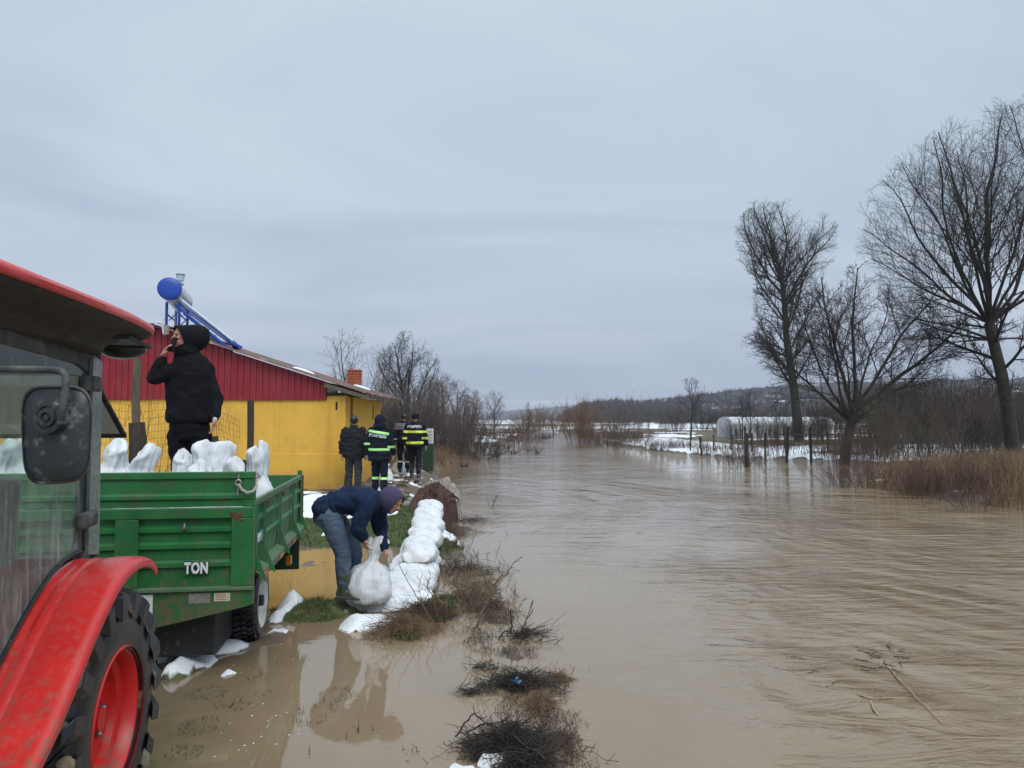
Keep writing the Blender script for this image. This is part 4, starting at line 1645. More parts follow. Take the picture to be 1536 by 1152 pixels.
# wooden posts in the water
fence = empty('wooden_fence', (P(1170, 700, 36).x, 36, 0))
tag(fence, 'broken wooden fence of leaning posts standing in the flood before the greenhouse', 'fence')
R2 = random.Random(8)
for (px, bot, top, y, lean) in ((1035, 676, 650, 46, .05), (1052, 680, 655, 44, -.08), (1070, 676, 652, 46, .0), (1096, 674, 652, 46, .1), (1117, 706, 640, 33, .02), (1121, 706, 650, 33, -.03), (1127, 676, 650, 44, .03), (1147, 688, 649, 38, .0), (1177, 690, 640, 36.5, .12), (1182, 690, 655, 36, -.15), (1216, 695, 640, 36, -.02), (1240, 672, 648, 44, .02), (1272, 682, 652, 40, .0), (1320, 684, 650, 38, .03), (1376, 684, 652, 38, -.02), (1392, 684, 656, 38, .04), (1443, 684, 654, 38, .0)):
    x = P(px, 632, y).x
    zt = 2 + (632 - top) / FPX * y
    zb = min(2 + (632 - bot) / FPX * y, ground_z(x, y)) - .15
    r = R2.uniform(.05, .075)
    mb = MB()
    n = 5
    pts = [(x - fence.location.x + lean * k / n * (zt - zb) * .6 + R2.gauss(0, .012), y - 36 + R2.gauss(0, .01), zb + (zt - zb) * k / n) for k in range(n + 1)]
    mb.tube(pts, [r * R2.uniform(.85, 1.1) for _ in pts], 7)
    mb.build('post', M['darkwood'], fence, True)
mb = MB()
x0, x1 = P(1150, 0, 42).x - fence.location.x, P(1236, 0, 42).x - fence.location.x
mb.tube([(x0, 6, 1.28), ((x0 + x1) / 2, 6, 1.24), (x1, 6, 1.26)], .05, 6)
mb.build('rail', M['darkwood'], fence, True)

# greenhouse: long white polytunnel under snow
gy0 = 78.0
gxa, gxb = P(1088, 0, gy0).x, P(1243, 0, gy0).x
gz0 = ground_z((gxa + gxb) / 2, gy0) - .1
gh = empty('greenhouse', (gxa, gy0, gz0), rad(4))
tag(gh, 'long low white greenhouse with snow on its roof across the river', 'greenhouse')
gl, gd = gxb - gxa, 4.5
ztop = 2 + (632 - 625) / FPX * gy0 - gz0
zeav = 2 + (632 - 639) / FPX * gy0 - gz0
prof = []
for k in range(13):
    a = math.pi * k / 12
    prof.append((gd / 2 - gd / 2 * math.cos(a) * (1 - .0 * k), zeav + (ztop - zeav) * math.sin(a) ** .8))
m, t, b = new_mat('greenhouse_film')
t.links.new(ramp(t, noise_n(t, 1.2, 6), [(.35, (.42, .45, .48)), (.65, (.66, .69, .72))]), b.inputs['Base Color'])
b.inputs['Roughness'].default_value = .4
M['film'] = m
M['roofsnow'] = simple('thin_roof_snow', (.62, .66, .70), (.42, .45, .49), 1.5, .7)
nb = 12
for k in range(nb):
    xa, xb = gl * k / nb + .03, gl * (k + 1) / nb - .03
    sag = .05 * math.sin(k * 2.3)
    mb = MB()
    mb.span((xa, -.02, .0), (xb, .02, zeav))
    mb.build('wall_panel', M['film'], gh)
    mb = MB()
    rows = len(prof)
    i0 = 0
    for (yy, zz) in prof:
        mb.v += [Vector((xa, yy, zz)), Vector(((xa + xb) / 2, yy, zz + sag * .4 - .03)), Vector((xb, yy, zz))]
    for j in range(rows - 1):
        for q in range(2):
            mb.f.append([j * 3 + q, j * 3 + q + 1, j * 3 + q + 4, j * 3 + q + 3])
    o = mb.build('roof_sheet', M['film'] if k % 4 == 2 else M['roofsnow'], gh, True)
    so = o.modifiers.new('s', 'SOLIDIFY')
    so.thickness = .08
mb = MB()
for k in range(nb + 1):
    xa = gl * k / nb
    mb.bar((xa, -.05, 0), (xa, -.05, zeav), .06)
mb.build('frame', M['darkwood'], gh)
mb = MB()
mb.prism([(0, y_, z_) for (y_, z_) in ([(0, 0)] + prof + [(gd, 0)])], (.05, 0, 0))
mb.build('end_wall', M['film'], gh)
mb = MB()
mb.prism([(gl - .05, y_, z_) for (y_, z_) in ([(0, 0)] + prof + [(gd, 0)])], (.05, 0, 0))
mb.build('end_wall', M['film'], gh)

# ================================================================== HOUSE
HY = 17.6
hx1 = P(525, 0, HY).x          # right wall plane (-3.82)
hxr = P(498, 0, HY).x
HD = 4.8
SLOPE = .32


def roofz(x):
    return 2.90 - SLOPE * (x + 4.21) if x > -8.35 else 2.90 - SLOPE * (-8.35 + 4.21) - SLOPE * (-8.35 - x)


hx0 = -8.35 - (hx1 + 8.35)     # symmetrical left side
house = empty('house', (0, HY, .2))
tag(house, 'low yellow house with dark red metal gable cladding', 'house')
zo = -.2
mb = MB()
mb.span((hx0, 0, -.3 + zo), (hx1, .22, 2.62 + zo))
mb.build('wall', M['wallyellow'], house, bevel=.01)
mb = MB()
mb.span((hx0, -.018, -.3 + zo), (hx1 - .01, 0, 1.24 + zo))
mb.build('plinth', M['wallyellow'], house, bevel=.006)
mb = MB()
mb.span((hx1 - .22, .222, -.3 + zo), (hx1, .55, 2.60 + zo))
mb.span((hx1 - .20, .552, -.3 + zo), (hx1 - .10, .80, 2.60 + zo))
mb.span((hx1 - .22, .802, -.3 + zo), (hx1 + .02, HD, 2.60 + zo))
mb.build('wall', M['wallyellow'], house, bevel=.008)
mb = MB()
mb.span((hx0, .222, -.3 + zo), (hx0 + .2, HD, 2.60 + zo))
mb.span((hx0 + .202, HD - .2, -.3 + zo), (hx1 - .222, HD, 2.6 + zo))
mb.build('wall', M['wallyellow'], house)
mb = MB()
mb.span((hx1 - .045, .56, -.3 + zo), (hx1 + .0, .74, 2.52 + zo))  # added dark strip: its brown stands in for shade in the wall step
mb.build('recess_shade_strip', simple('recess_shade_brown', (.22, .10, .02), None, 5, .8), house)
# narrow slits
dk = simple('dark_recess', (.02, .016, .012), None, 5, .9)
wp = P(512, 0, HY).x
for k, (z0, z1) in enumerate(((2.27, 2.46),)):
    mb = MB()
    mb.span((wp - .02, -.012, z0 + zo), (wp + .02, .02, z1 + zo))
    mb.build('vent_slit', dk, house)
for (px, za, zb) in ((558.5, 2.05, 2.42), (571, 2.08, 2.36)):
    yy = 1120 * abs(hx1) / (768 - px) - HY
    mb = MB()
    mb.span((hx1 + .0, yy - .05, za + zo), (hx1 + .028, yy + .05, zb + zo))
    mb.build('vent_slit', dk, house)
# gable back board and corrugated cladding sheets
nsh = 8
xa, xb = hx0 - .02, hxr
for k in range(nsh):
    a = xa + (xb - xa) * k / nsh
    c = xa + (xb - xa) * (k + 1) / nsh
    zb0 = 2.50 + (hash((k, 3)) % 7 - 3) * .004
    mb = MB()
    nrib = max(3, round((c - a) / .145))
    prof = []
    for q in range(nrib):
        s = a + (c - a) * q / nrib
        w = (c - a) / nrib
        prof += [(s, 0), (s + w * .62, 0), (s + w * .70, -.028), (s + w * .92, -.028)]
    prof.append((c, 0))
    i0 = 0
    yo = -.03 - .004 * (k % 2)
    for (x, d) in prof:
        mb.v.append(Vector((x, yo + d, zb0 + zo)))
        mb.v.append(Vector((x, yo + d, roofz(x) - .02 + zo)))
    for j in range(len(prof) - 1):
        mb.f.append([j * 2, j * 2 + 2, j * 2 + 3, j * 2 + 1])
    o = mb.build('cladding_sheet', M['reddark'], house)
    so = o.modifiers.new('s', 'SOLIDIFY')
    so.thickness = .004
mb = MB()
mb.prism([(hx0, -.01, 2.56 + zo), (hxr, -.01, 2.56 + zo), (hxr, -.01, roofz(hxr) - .04 + zo), (-8.35, -.01, roofz(-8.35) - .05 + zo), (hx0, -.01, roofz(hx0) - .04 + zo)], (0, .1, 0))
mb.build('gable_board', M['darkwood'], house)
# roof: corrugated sheets on two slopes, each course a sheet
xe_r, xe_l = -3.42, -8.35 - (8.35 - 3.42)


def roof_slope(x0, x1, name):
    ncols = 6
    for k in range(ncols):
        y0 = -.22 + (HD + .45) * k / ncols
        y1 = -.22 + (HD + .45) * (k + 1) / ncols
        mb = MB()
        npf = 5
        prof = []
        for q in range(npf):
            s = y0 + (y1 - y0) * q / npf
            w = (y1 - y0) / npf
            prof += [(s, 0), (s + w * .6, 0), (s + w * .7, .03), (s + w * .9, .03)]
        prof.append((y1 + .01, 0))
        for (y, d) in prof:
            for x in (x0, (x0 + x1) / 2, x1):
                w_ = .012 * math.sin(x * 3 + k)
                mb.v.append(Vector((x, y, roofz(x) + d + zo + .01 + w_)))
        for j in range(len(prof) - 1):
            for q in range(2):
                mb.f.append([j * 3 + q, j * 3 + q + 1, j * 3 + q + 4, j * 3 + q + 3])
        o = mb.build(name, M['roofsheet'], house)
        so = o.modifiers.new('s', 'SOLIDIFY')
        so.thickness = .012
        so.offset = -1


roof_slope(-8.35, xe_r, 'roof_sheet')
roof_slope(xe_l, -8.35, 'roof_sheet')
# eave boards, rafters and fascia
mb = MB()
mb.bar((hxr - .02, -.20, roofz(hxr) - .10 + zo), (xe_r + .02, -.20, roofz(xe_r) - .09 + zo), .03, .09)
mb.build('barge_board', M['wood'], house)
for k in range(9):
    y = .05 + k * (HD - .2) / 8
    mb = MB()
    mb.bar((hx1 - .6, y, roofz(hx1 - .6) - .09 + zo), (xe_r + .05, y, roofz(xe_r) - .065 + zo), .07, .09)
    mb.build('rafter', M['wood'], house)
mb = MB()
mb.span((hxr + .02, -.08, 2.68 + zo), (hxr + .22, .1, 2.82 + zo))
mb.build('purlin', simple('pale_purlin_end', (.20, .20, .18), None, 8, .9), house)
mb = MB()
mb.span((hxr + .01, -.035, 2.60 + zo), (hx1 - .02, .2, 2.675 + zo))
mb.build('wall_plate', M['darkwood'], house)
mb = MB()
mb.bar((-8.37, -.26, roofz(-8.35) + .05 + zo), (-8.37, HD + .25, roofz(-8.35) + .05 + zo), .24, .03)
mb.build('ridge_cap', M['roofsheet'], house)
# thin leftovers of snow on the roof
mbs = MB()
for (x, y, a, c) in ((-4.2, 3.3, .26, .2), (-5.2, 1.0, .3, .1)):
    mbs.ell((x, y, roofz(x) + .045 + zo), (a, c * 2, .05), Matrix.Rotation(math.atan(SLOPE), 3, 'Y'), 10, 6)
o = mbs.build('snow_remnant', M['snow'], house, True)
o['kind'] = 'stuff'

# chimney
cy_ = 3.4
cxm = P(538, 0, HY + cy_).x
mbm = MB()
mbm.span((cxm - .155, cy_ - .155, 2.6 + zo), (cxm + .155, cy_ + .155, 3.40 + zo))
chim = mbm.build('chimney', M['mortar'], house)
bwm = {}
rows = 9
for r_ in range(rows):
    z = 2.72 + zo + r_ * .075 + .03
    for side in range(4):
        for q in range(2):
            off = .084 if (q ^ (r_ % 2)) else -.084
            mb = MB()
            jx = (hash((r_, side, q)) % 5) * .0015
            L1 = .15
            if side in (0, 2):
                s = -1 if side == 0 else 1
                mb.box((cxm + off, cy_ + s * (.16 + jx), z), (L1, .03, .062))
            else:
                s = -1 if side == 1 else 1
                mb.box((cxm + s * (.16 + jx), cy_ + off, z), (.03, L1, .062))
            mb.build('brick', M['brick'], chim)
mb = MB()
mb.span((cxm - .185, cy_ - .185, 3.401 + zo), (cxm + .185, cy_ + .185, 3.45 + zo))
mb.build('chimney_cap', M['brick'], house, bevel=.01)

# solar water heater standing on the roof slope
shx, shy = -8.15, HY + .15
heater = empty('solar_water_heater', (shx, shy, 4.1))
tag(heater, 'blue framed solar water heater with white tank standing on the house roof', 'solar heater')


def hp(px, py, dy=0.0):
    q = P(px, py, shy)
    return Vector((q.x - shx - .29 * dy, dy, q.z - 4.1))


tc_ = hp(255, 434)
tank_ax = Vector((-.29, 1.0, .0)).normalized()
mb = MB()
mb.lathe([(.262, -.1), (.262, 1.85)], tc_, tank_ax, 32)
mb.build('tank', M['tank'], heater, True, .01)
mb = MB()
mb.lathe([(0, -.16), (.16, -.158), (.235, -.14), (.27, -.11), (.272, -.02), (.263, -.019)], tc_, tank_ax, 32)
mb.build('end_cap', M['blue'], heater, True)
mb = MB()
mb.lathe([(.263, 1.80), (.27, 1.81), (.27, 1.92), (.2, 1.95), (0, 1.96)], tc_, tank_ax, 32)
mb.build('end_cap', M['tank'], heater, True)
vt = tc_ + tank_ax * .55 + Vector((.16, 0, .24))
mb = MB()
mb.lathe([(.03, 0), (.03, .06), (.095, .065), (.095, .20), (.10, .205), (.10, .225), (.02, .23)], vt, (0, 0, 1), 18)
mb.build('vent_can', M['tank'], heater, True)
mb = MB()
mb.lathe([(.102, .20), (.106, .2), (.106, .228), (.1, .232)], vt, (0, 0, 1), 18)
mb.lathe([(.02, -.06), (.075, -.05), (.075, .0)], vt, (0, 0, 1), 18)
mb.build('vent_band', M['bluesticker'], heater, True)
# frame
rt_ = roofz


def zroof(xl):
    return roofz(shx + xl) + .03 - 4.1


ttop = hp(262, 449)
tbot = hp(362, 521)
ydep = 1.5
fr_specs = []
for y in (.12, ydep):
    for (px) in (249, 268):
        a = hp(px, 452, y)
        fr_specs.append(('leg', (a.x, y, a.z), (a.x, y, zroof(a.x)), .052))
    a = hp(262, 453, y)
    c = hp(348, 520, y)
    fr_specs.append(('side_rail', (a.x, y, a.z - .06), (c.x, y, c.z - .10), .06))
    fr_specs.append(('side_rail', (a.x + .05, y, a.z + .015), (c.x + .12, y, c.z + .01), .035))
    q1, q2 = hp(252, 480, y), hp(267, 466, y)
    fr_specs.append(('brace', q1, q2, .022))
    q1, q2 = hp(274, 483, y), hp(286, 470, y)
    fr_specs.append(('brace', q1, q2, .022))
    q1, q2 = hp(301, 499, y), hp(315, 492, y)
    fr_specs.append(('brace', q1, q2, .022))
fr_specs.append(('cross_bar', hp(249, 470, .12), hp(249, 470, ydep), .03))
fr_specs.append(('cross_bar', hp(268, 470, .12), hp(268, 470, ydep), .03))
for (nm, a, c, w) in fr_specs:
    mb = MB()
    mb.bar(a, c, w)
    mb.build(nm, M['blue'], heater, bevel=.004)
mb = MB()
mb.bar(hp(350, 515, -.02), hp(350, 515, ydep + .15), .13, .07)
mb.build('bottom_tray', M['blue'], heater, bevel=.006)
mb = MB()
mb.bar(hp(346, 513, .0), hp(363, 521.5, .0), .06, .06)
mb.build('tray_end', M['blue'], heater, bevel=.006)
for k in range(12):
    y = .1 + k * (ydep - .05) / 11.5
    mb = MB()
    a = hp(266, 445, y)
    c = hp(349, 511, y)
    mb.tube([a, c], .034, 10)
    mb.build('glass_tube', M['glasstube'], heater, True)
mb = MB()
mb.tube([tc_ + Vector((.05, .4, -.2)), hp(259, 470, .4), hp(258, 480, .5), hp(256, 492, .6)], .012, 6)
mb.build('water_pipe', M['whiteplastic'], heater, True)
# pale bent bracket at the ridge beside the heater (cable gland and lamp)
lamp = empty('cable_bracket', (P(243, 495, 17.3).x, 17.36, P(243, 495, 17.3).z))
tag(lamp, 'pale bent cable bracket at the ridge under the solar tank', 'bracket')
o3 = lamp.location


def lp(px, py, y=17.3):
    return P(px, py, y) - o3


mb = MB()
mb.tube([lp(232, 486), lp(240, 488), lp(247, 490), lp(246, 502)], .022, 6)
mb.tube([lp(247, 474), lp(243, 484), lp(245, 500)], .018, 6)
mb.build('arm', M['whiteplastic'], lamp, True)
mb = MB()
mb.box(lp(250, 495), (.09, .10, .22))
mb.build('junction_box', M['mortar'], lamp, bevel=.01)

# ================================================================== WIRE FENCE before the house
wf = empty('wire_fence', (P(200, 0, 10.5).x, 10.5, 0))
tag(wf, 'sagging wire mesh fence on rough wooden posts before the yellow wall', 'fence')
fo = wf.location


def wp_(px, py, y):
    return P(px, py, y) - fo


R2 = random.Random(2)
for (px0, py0, px1, py1, y, r) in ((204, 539, 208, 700, 10.2, .055), (206, 634, 203, 720, 9.8, .12), (376, 601, 377, 740, 11.5, .05), (318, 655, 316, 740, 10.8, .10), (366, 690, 366, 745, 11.3, .06)):
    a, c = wp_(px0, py0, y), wp_(px1, py1, y)
    c.z = ground_z(c.x + fo.x, y) - .1
    mb = MB()
    pts = [a.lerp(c, k / 6) + Vector((R2.gauss(0, .01), 0, 0)) for k in range(7)]
    mb.tube(pts, [r * R2.uniform(.85, 1.1) for _ in pts], 8)
    mb.build('post', M['darkwood'] if px0 != 204 else M['wood'], wf, True)
mb = MB()
xa, xb = wp_(150, 0, 10.3).x, wp_(372, 0, 11.4).x
nx, nz = 46, 17
zt, zb_ = 2.42, .55


def wpos(i, j):
    k = i / nx
    x = xa + (xb - xa) * k
    y = -.3 + 1.2 * k + .05 * math.sin(k * 12 + j * .4)
    z = zb_ + (zt - zb_) * j / nz
    z += -.10 * math.sin(k * math.pi * 2.2) * (j / nz) - .35 * k * (j / nz)
    return Vector((x + .02 * math.sin(j * 1.3 + i), y, z))


for i in range(nx + 1):
    mb.tube([wpos(i, j) for j in range(0, nz + 1, 3)] + [wpos(i, nz)], .0026, 3, False)
for j in range(nz + 1):
    mb.tube([wpos(i, j) for i in range(0, nx + 1, 2)], .0026, 3, False)
mb.build('wire_mesh', simple('rusty_wire', (.20, .14, .07), (.11, .07, .04), 8, .6, metal=.3), wf)

# saplings beside the fence
for (px, y, top, base_s, lb) in ((222, 9.6, 585, .45, 'bare sapling growing through the wire fence beside the tall stake'), (182, 9.4, 560, .6, 'bare sapling partly behind the tractor cab at the fence'), (350, 11.0, 610, .4, 'thin bare stems leaning on the wire fence by the second post')):
    place('sapling', px, y, top, lb, 'shrub', sx=base_s)

# ================================================================== TRAILER
YAW = math.atan(.15)
trailer = empty('farm_trailer', (-2.06, 6.0, 0), YAW)
tag(trailer, 'green tipping farm trailer loaded with white sandbags', 'trailer')
TW, TL_ = 2.20, 2.87
GR = M['green']


def tb(name, a, c, mat=GR, bevel=.004, parent=trailer):
    mb = MB()
    mb.span(a, c)
    return mb.build(name, mat, parent, bevel=bevel)


def ribbed(name, x0, x1, z0, z1, y, ribs, depth, mat=GR, face=-1, axis='y', parent=trailer):
    """sheet with horizontal trapezoid ribs; plane at y (front/back) or x (sides)"""
    mb = MB()
    prof = [(z0, 0)]
    for (a, c) in ribs:
        s = (c - a) * .28
        prof += [(a, 0), (a + s, depth), (c - s, depth), (c, 0)]
    prof.append((z1, 0))
    for (z, d) in prof:
        for x in (x0, x1):
            if axis == 'y':
                mb.v.append(Vector((x, y + face * d, z)))
            else:
                mb.v.append(Vector((y + face * d, x, z)))
    for j in range(len(prof) - 1):
        mb.f.append([j * 2, j * 2 + 1, j * 2 + 3, j * 2 + 2])
    o = mb.build(name, mat, parent)
    so = o.modifiers.new('s', 'SOLIDIFY')
    so.thickness = .004
    bv = o.modifiers.new('b', 'BEVEL')
    bv.width = .004
    bv.segments = 2
    return o


# headboard (upper, removable)
hb = empty('headboard', (0, 0, 0))
hb.parent = trailer
ribbed('panel', -TW + .02, -.0, 1.325, 1.595, .0, [(1.375, 1.43)], .018, parent=hb)
tb('top_rail', (-TW, -.022, 1.545), (.005, .03, 1.60), parent=hb, bevel=.006)
tb('end_stile', (-.085, -.012, 1.322), (.005, -.0035, 1.544), parent=hb)
tb('end_stile', (-TW, -.012, 1.322), (-TW + .085, -.0035, 1.544), parent=hb)
tb('side_return', (-.008, .001, 1.325), (.006, .06, 1.59), parent=hb)
# front board: frame, recessed ribbed fields, ledge
tb('frame_rail', (-TW, -.02, 1.235), (.006, .03, 1.318), bevel=.006)
tb('frame_stile', (-.165, -.018, .70), (.004, .03, 1.234), bevel=.006)
tb('frame_stile', (-1.03, -.018, .70), (-.86, .03, 1.234), bevel=.006)
tb('frame_stile', (-1.89, -.018, .70), (-1.72, .03, 1.234), bevel=.006)
tb('frame_stile', (-TW, -.018, .70), (-2.05, .03, 1.234), bevel=.006)
for (xa, xb) in ((-.862, -.163), (-1.722, -1.028), (-2.06, -1.88)):
    ribbed('recessed_panel', xa, xb, .70, 1.236, .028, [(1.115, 1.175), (.985, 1.05), (.84, .905)], .026)
tb('ledge', (-TW, -.04, .672), (.004, .03, .699), M['green_worn'], bevel=.004)
mb = MB()
mb.prism([(.004, -.016, .671), (.004, -.016, .555), (-.06, -.016, .535), (-.70, -.016, .40), (-TW + .7, -.016, .40), (-TW, -.016, .555), (-TW, -.016, .671)], (0, .03, 0))
mb.build('apron', GR, trailer, bevel=.004)
# bright thin edge of the corner
tb('corner_edge', (.0045, -.02, .56), (.012, .01, 1.32), M['green_worn'], .002)
# side boards
SH0, SH1 = .72, 1.37
for side in (0, 1):
    sb = empty('side_board', (0, 0, 0))
    sb.parent = trailer
    xx = 0.0 if side == 0 else -TW
    f = 1 if side == 0 else -1
    ribbed('panel', .03, TL_, SH0 + .10, SH1 - .05, xx - f * .02, [(1.00, 1.05), (1.17, 1.22)], .022, face=f, axis='x', parent=sb)
    mbx = MB()
    mbx.span((xx - .022 if side == 0 else xx - .012, .02, SH1 - .05), (xx + .012 if side == 0 else xx + .022, TL_, SH1))
    mbx.build('top_rail', M['green_worn'], sb, bevel=.004)
    # sloping lower shelf and lip
    mb = MB()
    mb.v = [Vector((xx - f * .015, .03, SH0 + .105)), Vector((xx - f * .015, TL_, SH0 + .105)), Vector((xx + f * .055, TL_, SH0 + .06)), Vector((xx + f * .055, .03, SH0 + .06)),
            Vector((xx + f * .055, .03, SH0)), Vector((xx + f * .055, TL_, SH0))]
    mb.f = [[0, 1, 2, 3], [3, 2, 5, 4]]
    o = mb.build('lower_shelf', M['green_worn'], sb)
    so = o.modifiers.new('s', 'SOLIDIFY')
    so.thickness = .006
    for v in (.03, .43, 1.30, 2.18, 2.80):
        mb = MB()
        w = .055
        mb.span((min(xx, xx + f * .018), v, SH0 + .08), (max(xx, xx + f * .018), v + w, SH1 - .05))
        mb.build('upright', GR, sb, bevel=.003)
        mb = MB()
        mb.prism([(xx + f * .018, v + .02, SH0 + .22), (xx + f * .018, v + .02, SH0 + .06), (xx + f * .10, v + .02, SH0 - .015), (xx + f * .10, v + .02, SH0 + .015)], (0, .012, 0))
        mb.build('gusset', GR, sb, bevel=.002)
    for v in (.16, .98, 1.85):
        mb = MB()
        mb.span((min(xx + f * .0585, xx + f * .063), v, SH0 + .006), (max(xx + f * .0585, xx + f * .063), v + .20, SH0 + .05))
        mb.build('reflector', M['orange'], sb)
    for v in (.47, 1.34, 2.22):
        mb = MB()
        mb.box((xx + f * .03, v, SH1 - .07), (.022, .05, .05))
        mb.build('latch', M['rust'], sb, bevel=.003)
# sticker with letters on the side board
st = tb('side_sticker', (.0035, .13, 1.0), (.0065, .40, 1.09), M['bluesticker'], 0)
tmx = text_mesh('BEN AGRI'[:3], .085, .0015, .002)
o = link_mesh('side_lettering', tmx, M['letter'], trailer)
o.rotation_euler = (math.pi / 2, 0, math.pi / 2)
o.location = (.009, .21, 1.045)
# tail board and corner posts
tb('tailboard', (-TW, TL_, .72), (0, TL_ + .035, 1.37))
for x in (-.045, -TW):
    tb('corner_post', (x, TL_ + .036, .70), (x + .05, TL_ + .085, 1.42), M['green'])
tb('hinge_plate', (-.03, TL_ + .086, .80), (.02, TL_ + .10, 1.36), M['rust'])
tb('rear_skirt', (-TW, TL_ + .0, .27), (-.01, TL_ + .03, .715), M['darkgreen'])
tb('tail_lamp_bracket', (-.10, TL_ - .42, .50), (-.07, TL_ - .30, .66), M['rust'])
tb('side_lamp', (-.10, TL_ - .44, .40), (-.04, TL_ - .34, .50), M['amber'], .008)
tb('floor', (-TW + .02, .03, .72), (-.02, TL_, .76), M['rust'])
for x in (-.60, -1.60):
    tb('chassis_beam', (x - .04, .05, .56), (x + .04, TL_ - .1, .718), M['black'])
tb('drawbar', (-1.0, -1.55, .42), (-.90, .3, .52), M['black'])
tb('jack_box', (-.95, .15, .12), (-.30, .75, .55), M['black'], .02)
mb = MB()
mb.tube([(-TW + .1, 1.1, .33), (-.1, 1.1, .33)], .05, 10)
mb.build('axle', M['black'], trailer, True)


def trailer_wheel(x, f):
    w = empty('wheel', (x, 1.1, .335))
    w.parent = trailer
    Rw, wd = .372, .225
    mb = MB()
    prof = [(.245, -.01), (.30, 0), (.335, -.012), (.352, -.03), (.357, -.06), (.357, -wd + .06), (.352, -wd + .03), (.335, -wd + .012), (.3, -wd), (.245, -wd + .01)]
    mb.lathe(prof, (0, 0, 0), (f, 0, 0), 48, True)
    mb.build('tyre', M['rubber'], w, True)
    mb = MB()
    for k in range(40):
        a = 2 * math.pi * k / 40
        for (c0, c1, tw) in ((-.02, -.075, .07), (-.085, -.125, -.05), (-.135, -wd + .02, .07)):
            rr = .366
            cc = Vector((f * (c0 + c1) / 2, math.cos(a + tw * .3) * rr, math.sin(a + tw * .3) * rr))
            Rm = Matrix.Rotation(a - math.pi / 2, 3, 'X') @ Matrix.Rotation(tw * 6, 3, 'Z')
            mb.box(cc, (abs(c1 - c0), .036, .022), Rm)
    o = mb.build('tread_block', M['rubber'], w)
    o['kind'] = 'stuff'
    mb = MB()
    mb.lathe([(.0, -.075), (.06, -.07), (.075, -.05), (.1, -.055), (.16, -.075), (.195, -.07), (.21, -.03), (.238, -.022), (.25, -.004), (.252, -.012), (.235, -.05), (.22, -.16), (0, -.16)], (0, 0, 0), (f, 0, 0), 40)
    mb.build('rim', M['whiterim'], w, True)
    mb = MB()
    for k in range(5):
        a = 2 * math.pi * k / 5
        mb.lathe([(.011, -.075), (.011, -.05), (0, -.045)], (0, math.cos(a) * .115, math.sin(a) * .115), (f, 0, 0), 6)
    mb.build('wheel_nut', M['steel'], w)
    return w


trailer_wheel(-.10, 1)
trailer_wheel(-TW + .10, -1)
# lettering, plates
for (mat, off, ex, yy) in ((M['letter_edge'], .0125, .002, -.0285), (M['letter'], .0055, .002, -.0335)):
    tmx = text_mesh('TON', .118, ex, off, 0, 1.08)
    o = link_mesh('lettering' if mat is M['letter'] else 'lettering_outline', tmx, mat, trailer)
    o.rotation_euler = (math.pi / 2, 0, 0)
    o.location = (-.425, yy + .026, .845)
    o.scale = (.66, 1.0, 1)
tb('maker_plate', (-.475, -.019, .577), (-.315, -.0165, .655), M['plate'], 0)
tb('warning_sticker', (-.285, -.019, .588), (-.165, -.0165, .652), M['sticker'], 0)
mb = MB()
for k in range(4):
    mb.span((-.275, -.0205, .60 + k * .012), (-.175 - .02 * (k % 2), -.0192, .604 + k * .012))
mb.build('small_print', simple('red_print', (.35, .10, .08), None, 30, .6), trailer)
tb('data_sticker', (-.86, -.019, .44), (-.74, -.0165, .655), M['letter'], 0)
mb = MB()
for k in range(9):
    mb.span((-.85, -.0205, .455 + k * .019), (-.76 - .03 * ((k * 7) % 3) / 2, -.0192, .461 + k * .019))
mb.build('small_print', simple('green_print', (.05, .22, .14), None, 30, .6), trailer)
mb = MB()
for (x, z, r) in ((-.15, 1.255, .028), (-.125, 1.235, .022), (-.10, 1.262, .02), (-.085, 1.215, .015), (-.17, 1.27, .015)):
    mb.lathe([(r, 0), (r * .7, .0015), (0, .002)], (x, -.0205, z), (0, -1, 0), 7)
o = mb.build('rust_patch', M['rust'], trailer)
# catch on the front, eye bolt and rope
mb = MB()
mb.tube([(-.515, -.005, 1.20), (-.515, -.03, 1.195), (-.512, -.035, 1.165)], .008, 8)
mb.box((-.515, -.01, 1.16), (.03, .03, .018))
mb.build('catch', M['steel'], trailer, True)
mb = MB()
c = Vector((-.115, -.035, 1.535 - .02))
mb.tube([c + Vector((math.cos(a) * .022, 0, math.sin(a) * .022)) for a in [k * math.pi / 6 for k in range(13)]], .006, 6)
mb.tube([c + Vector((0, 0, .02)), c + Vector((0, .01, .06))], .006, 6)
mb.tube([c + Vector((0, 0, -.02)), c + Vector((-.005, .0, -.10))], .006, 6)
mb.build('eye_bolt', M['steel'], trailer, True)
mb = MB()
pts = [c + Vector((0, -.005, -.01)), c + Vector((.03, -.01, -.055)), c + Vector((.07, -.01, -.08)), c + Vector((.115, -.005, -.07)), c + Vector((.135, .02, -.03)), c + Vector((.13, .05, .02)), c + Vector((.128, .05, .06))]
sm = []
for i in range(len(pts) - 1):
    for k in range(4):
        sm.append(pts[i].lerp(pts[i + 1], k / 4))
sm.append(pts[-1])
mb.tube(sm, [.010 + .0025 * (i % 2) for i in range(len(sm))], 7)
mb.build('rope', M['rope'], trailer, True)

# ================================================================== TRACTOR
tractor = empty('tractor', (-1.98, 3.86, 0), YAW)
tag(tractor, 'dusty red farm tractor with glazed cab hitched before the green trailer', 'tractor')


def xb_(name, a, c, mat, bevel=.006, parent=tractor):
    mb = MB()
    mb.span(a, c)
    return mb.build(name, mat, parent, bevel=bevel)


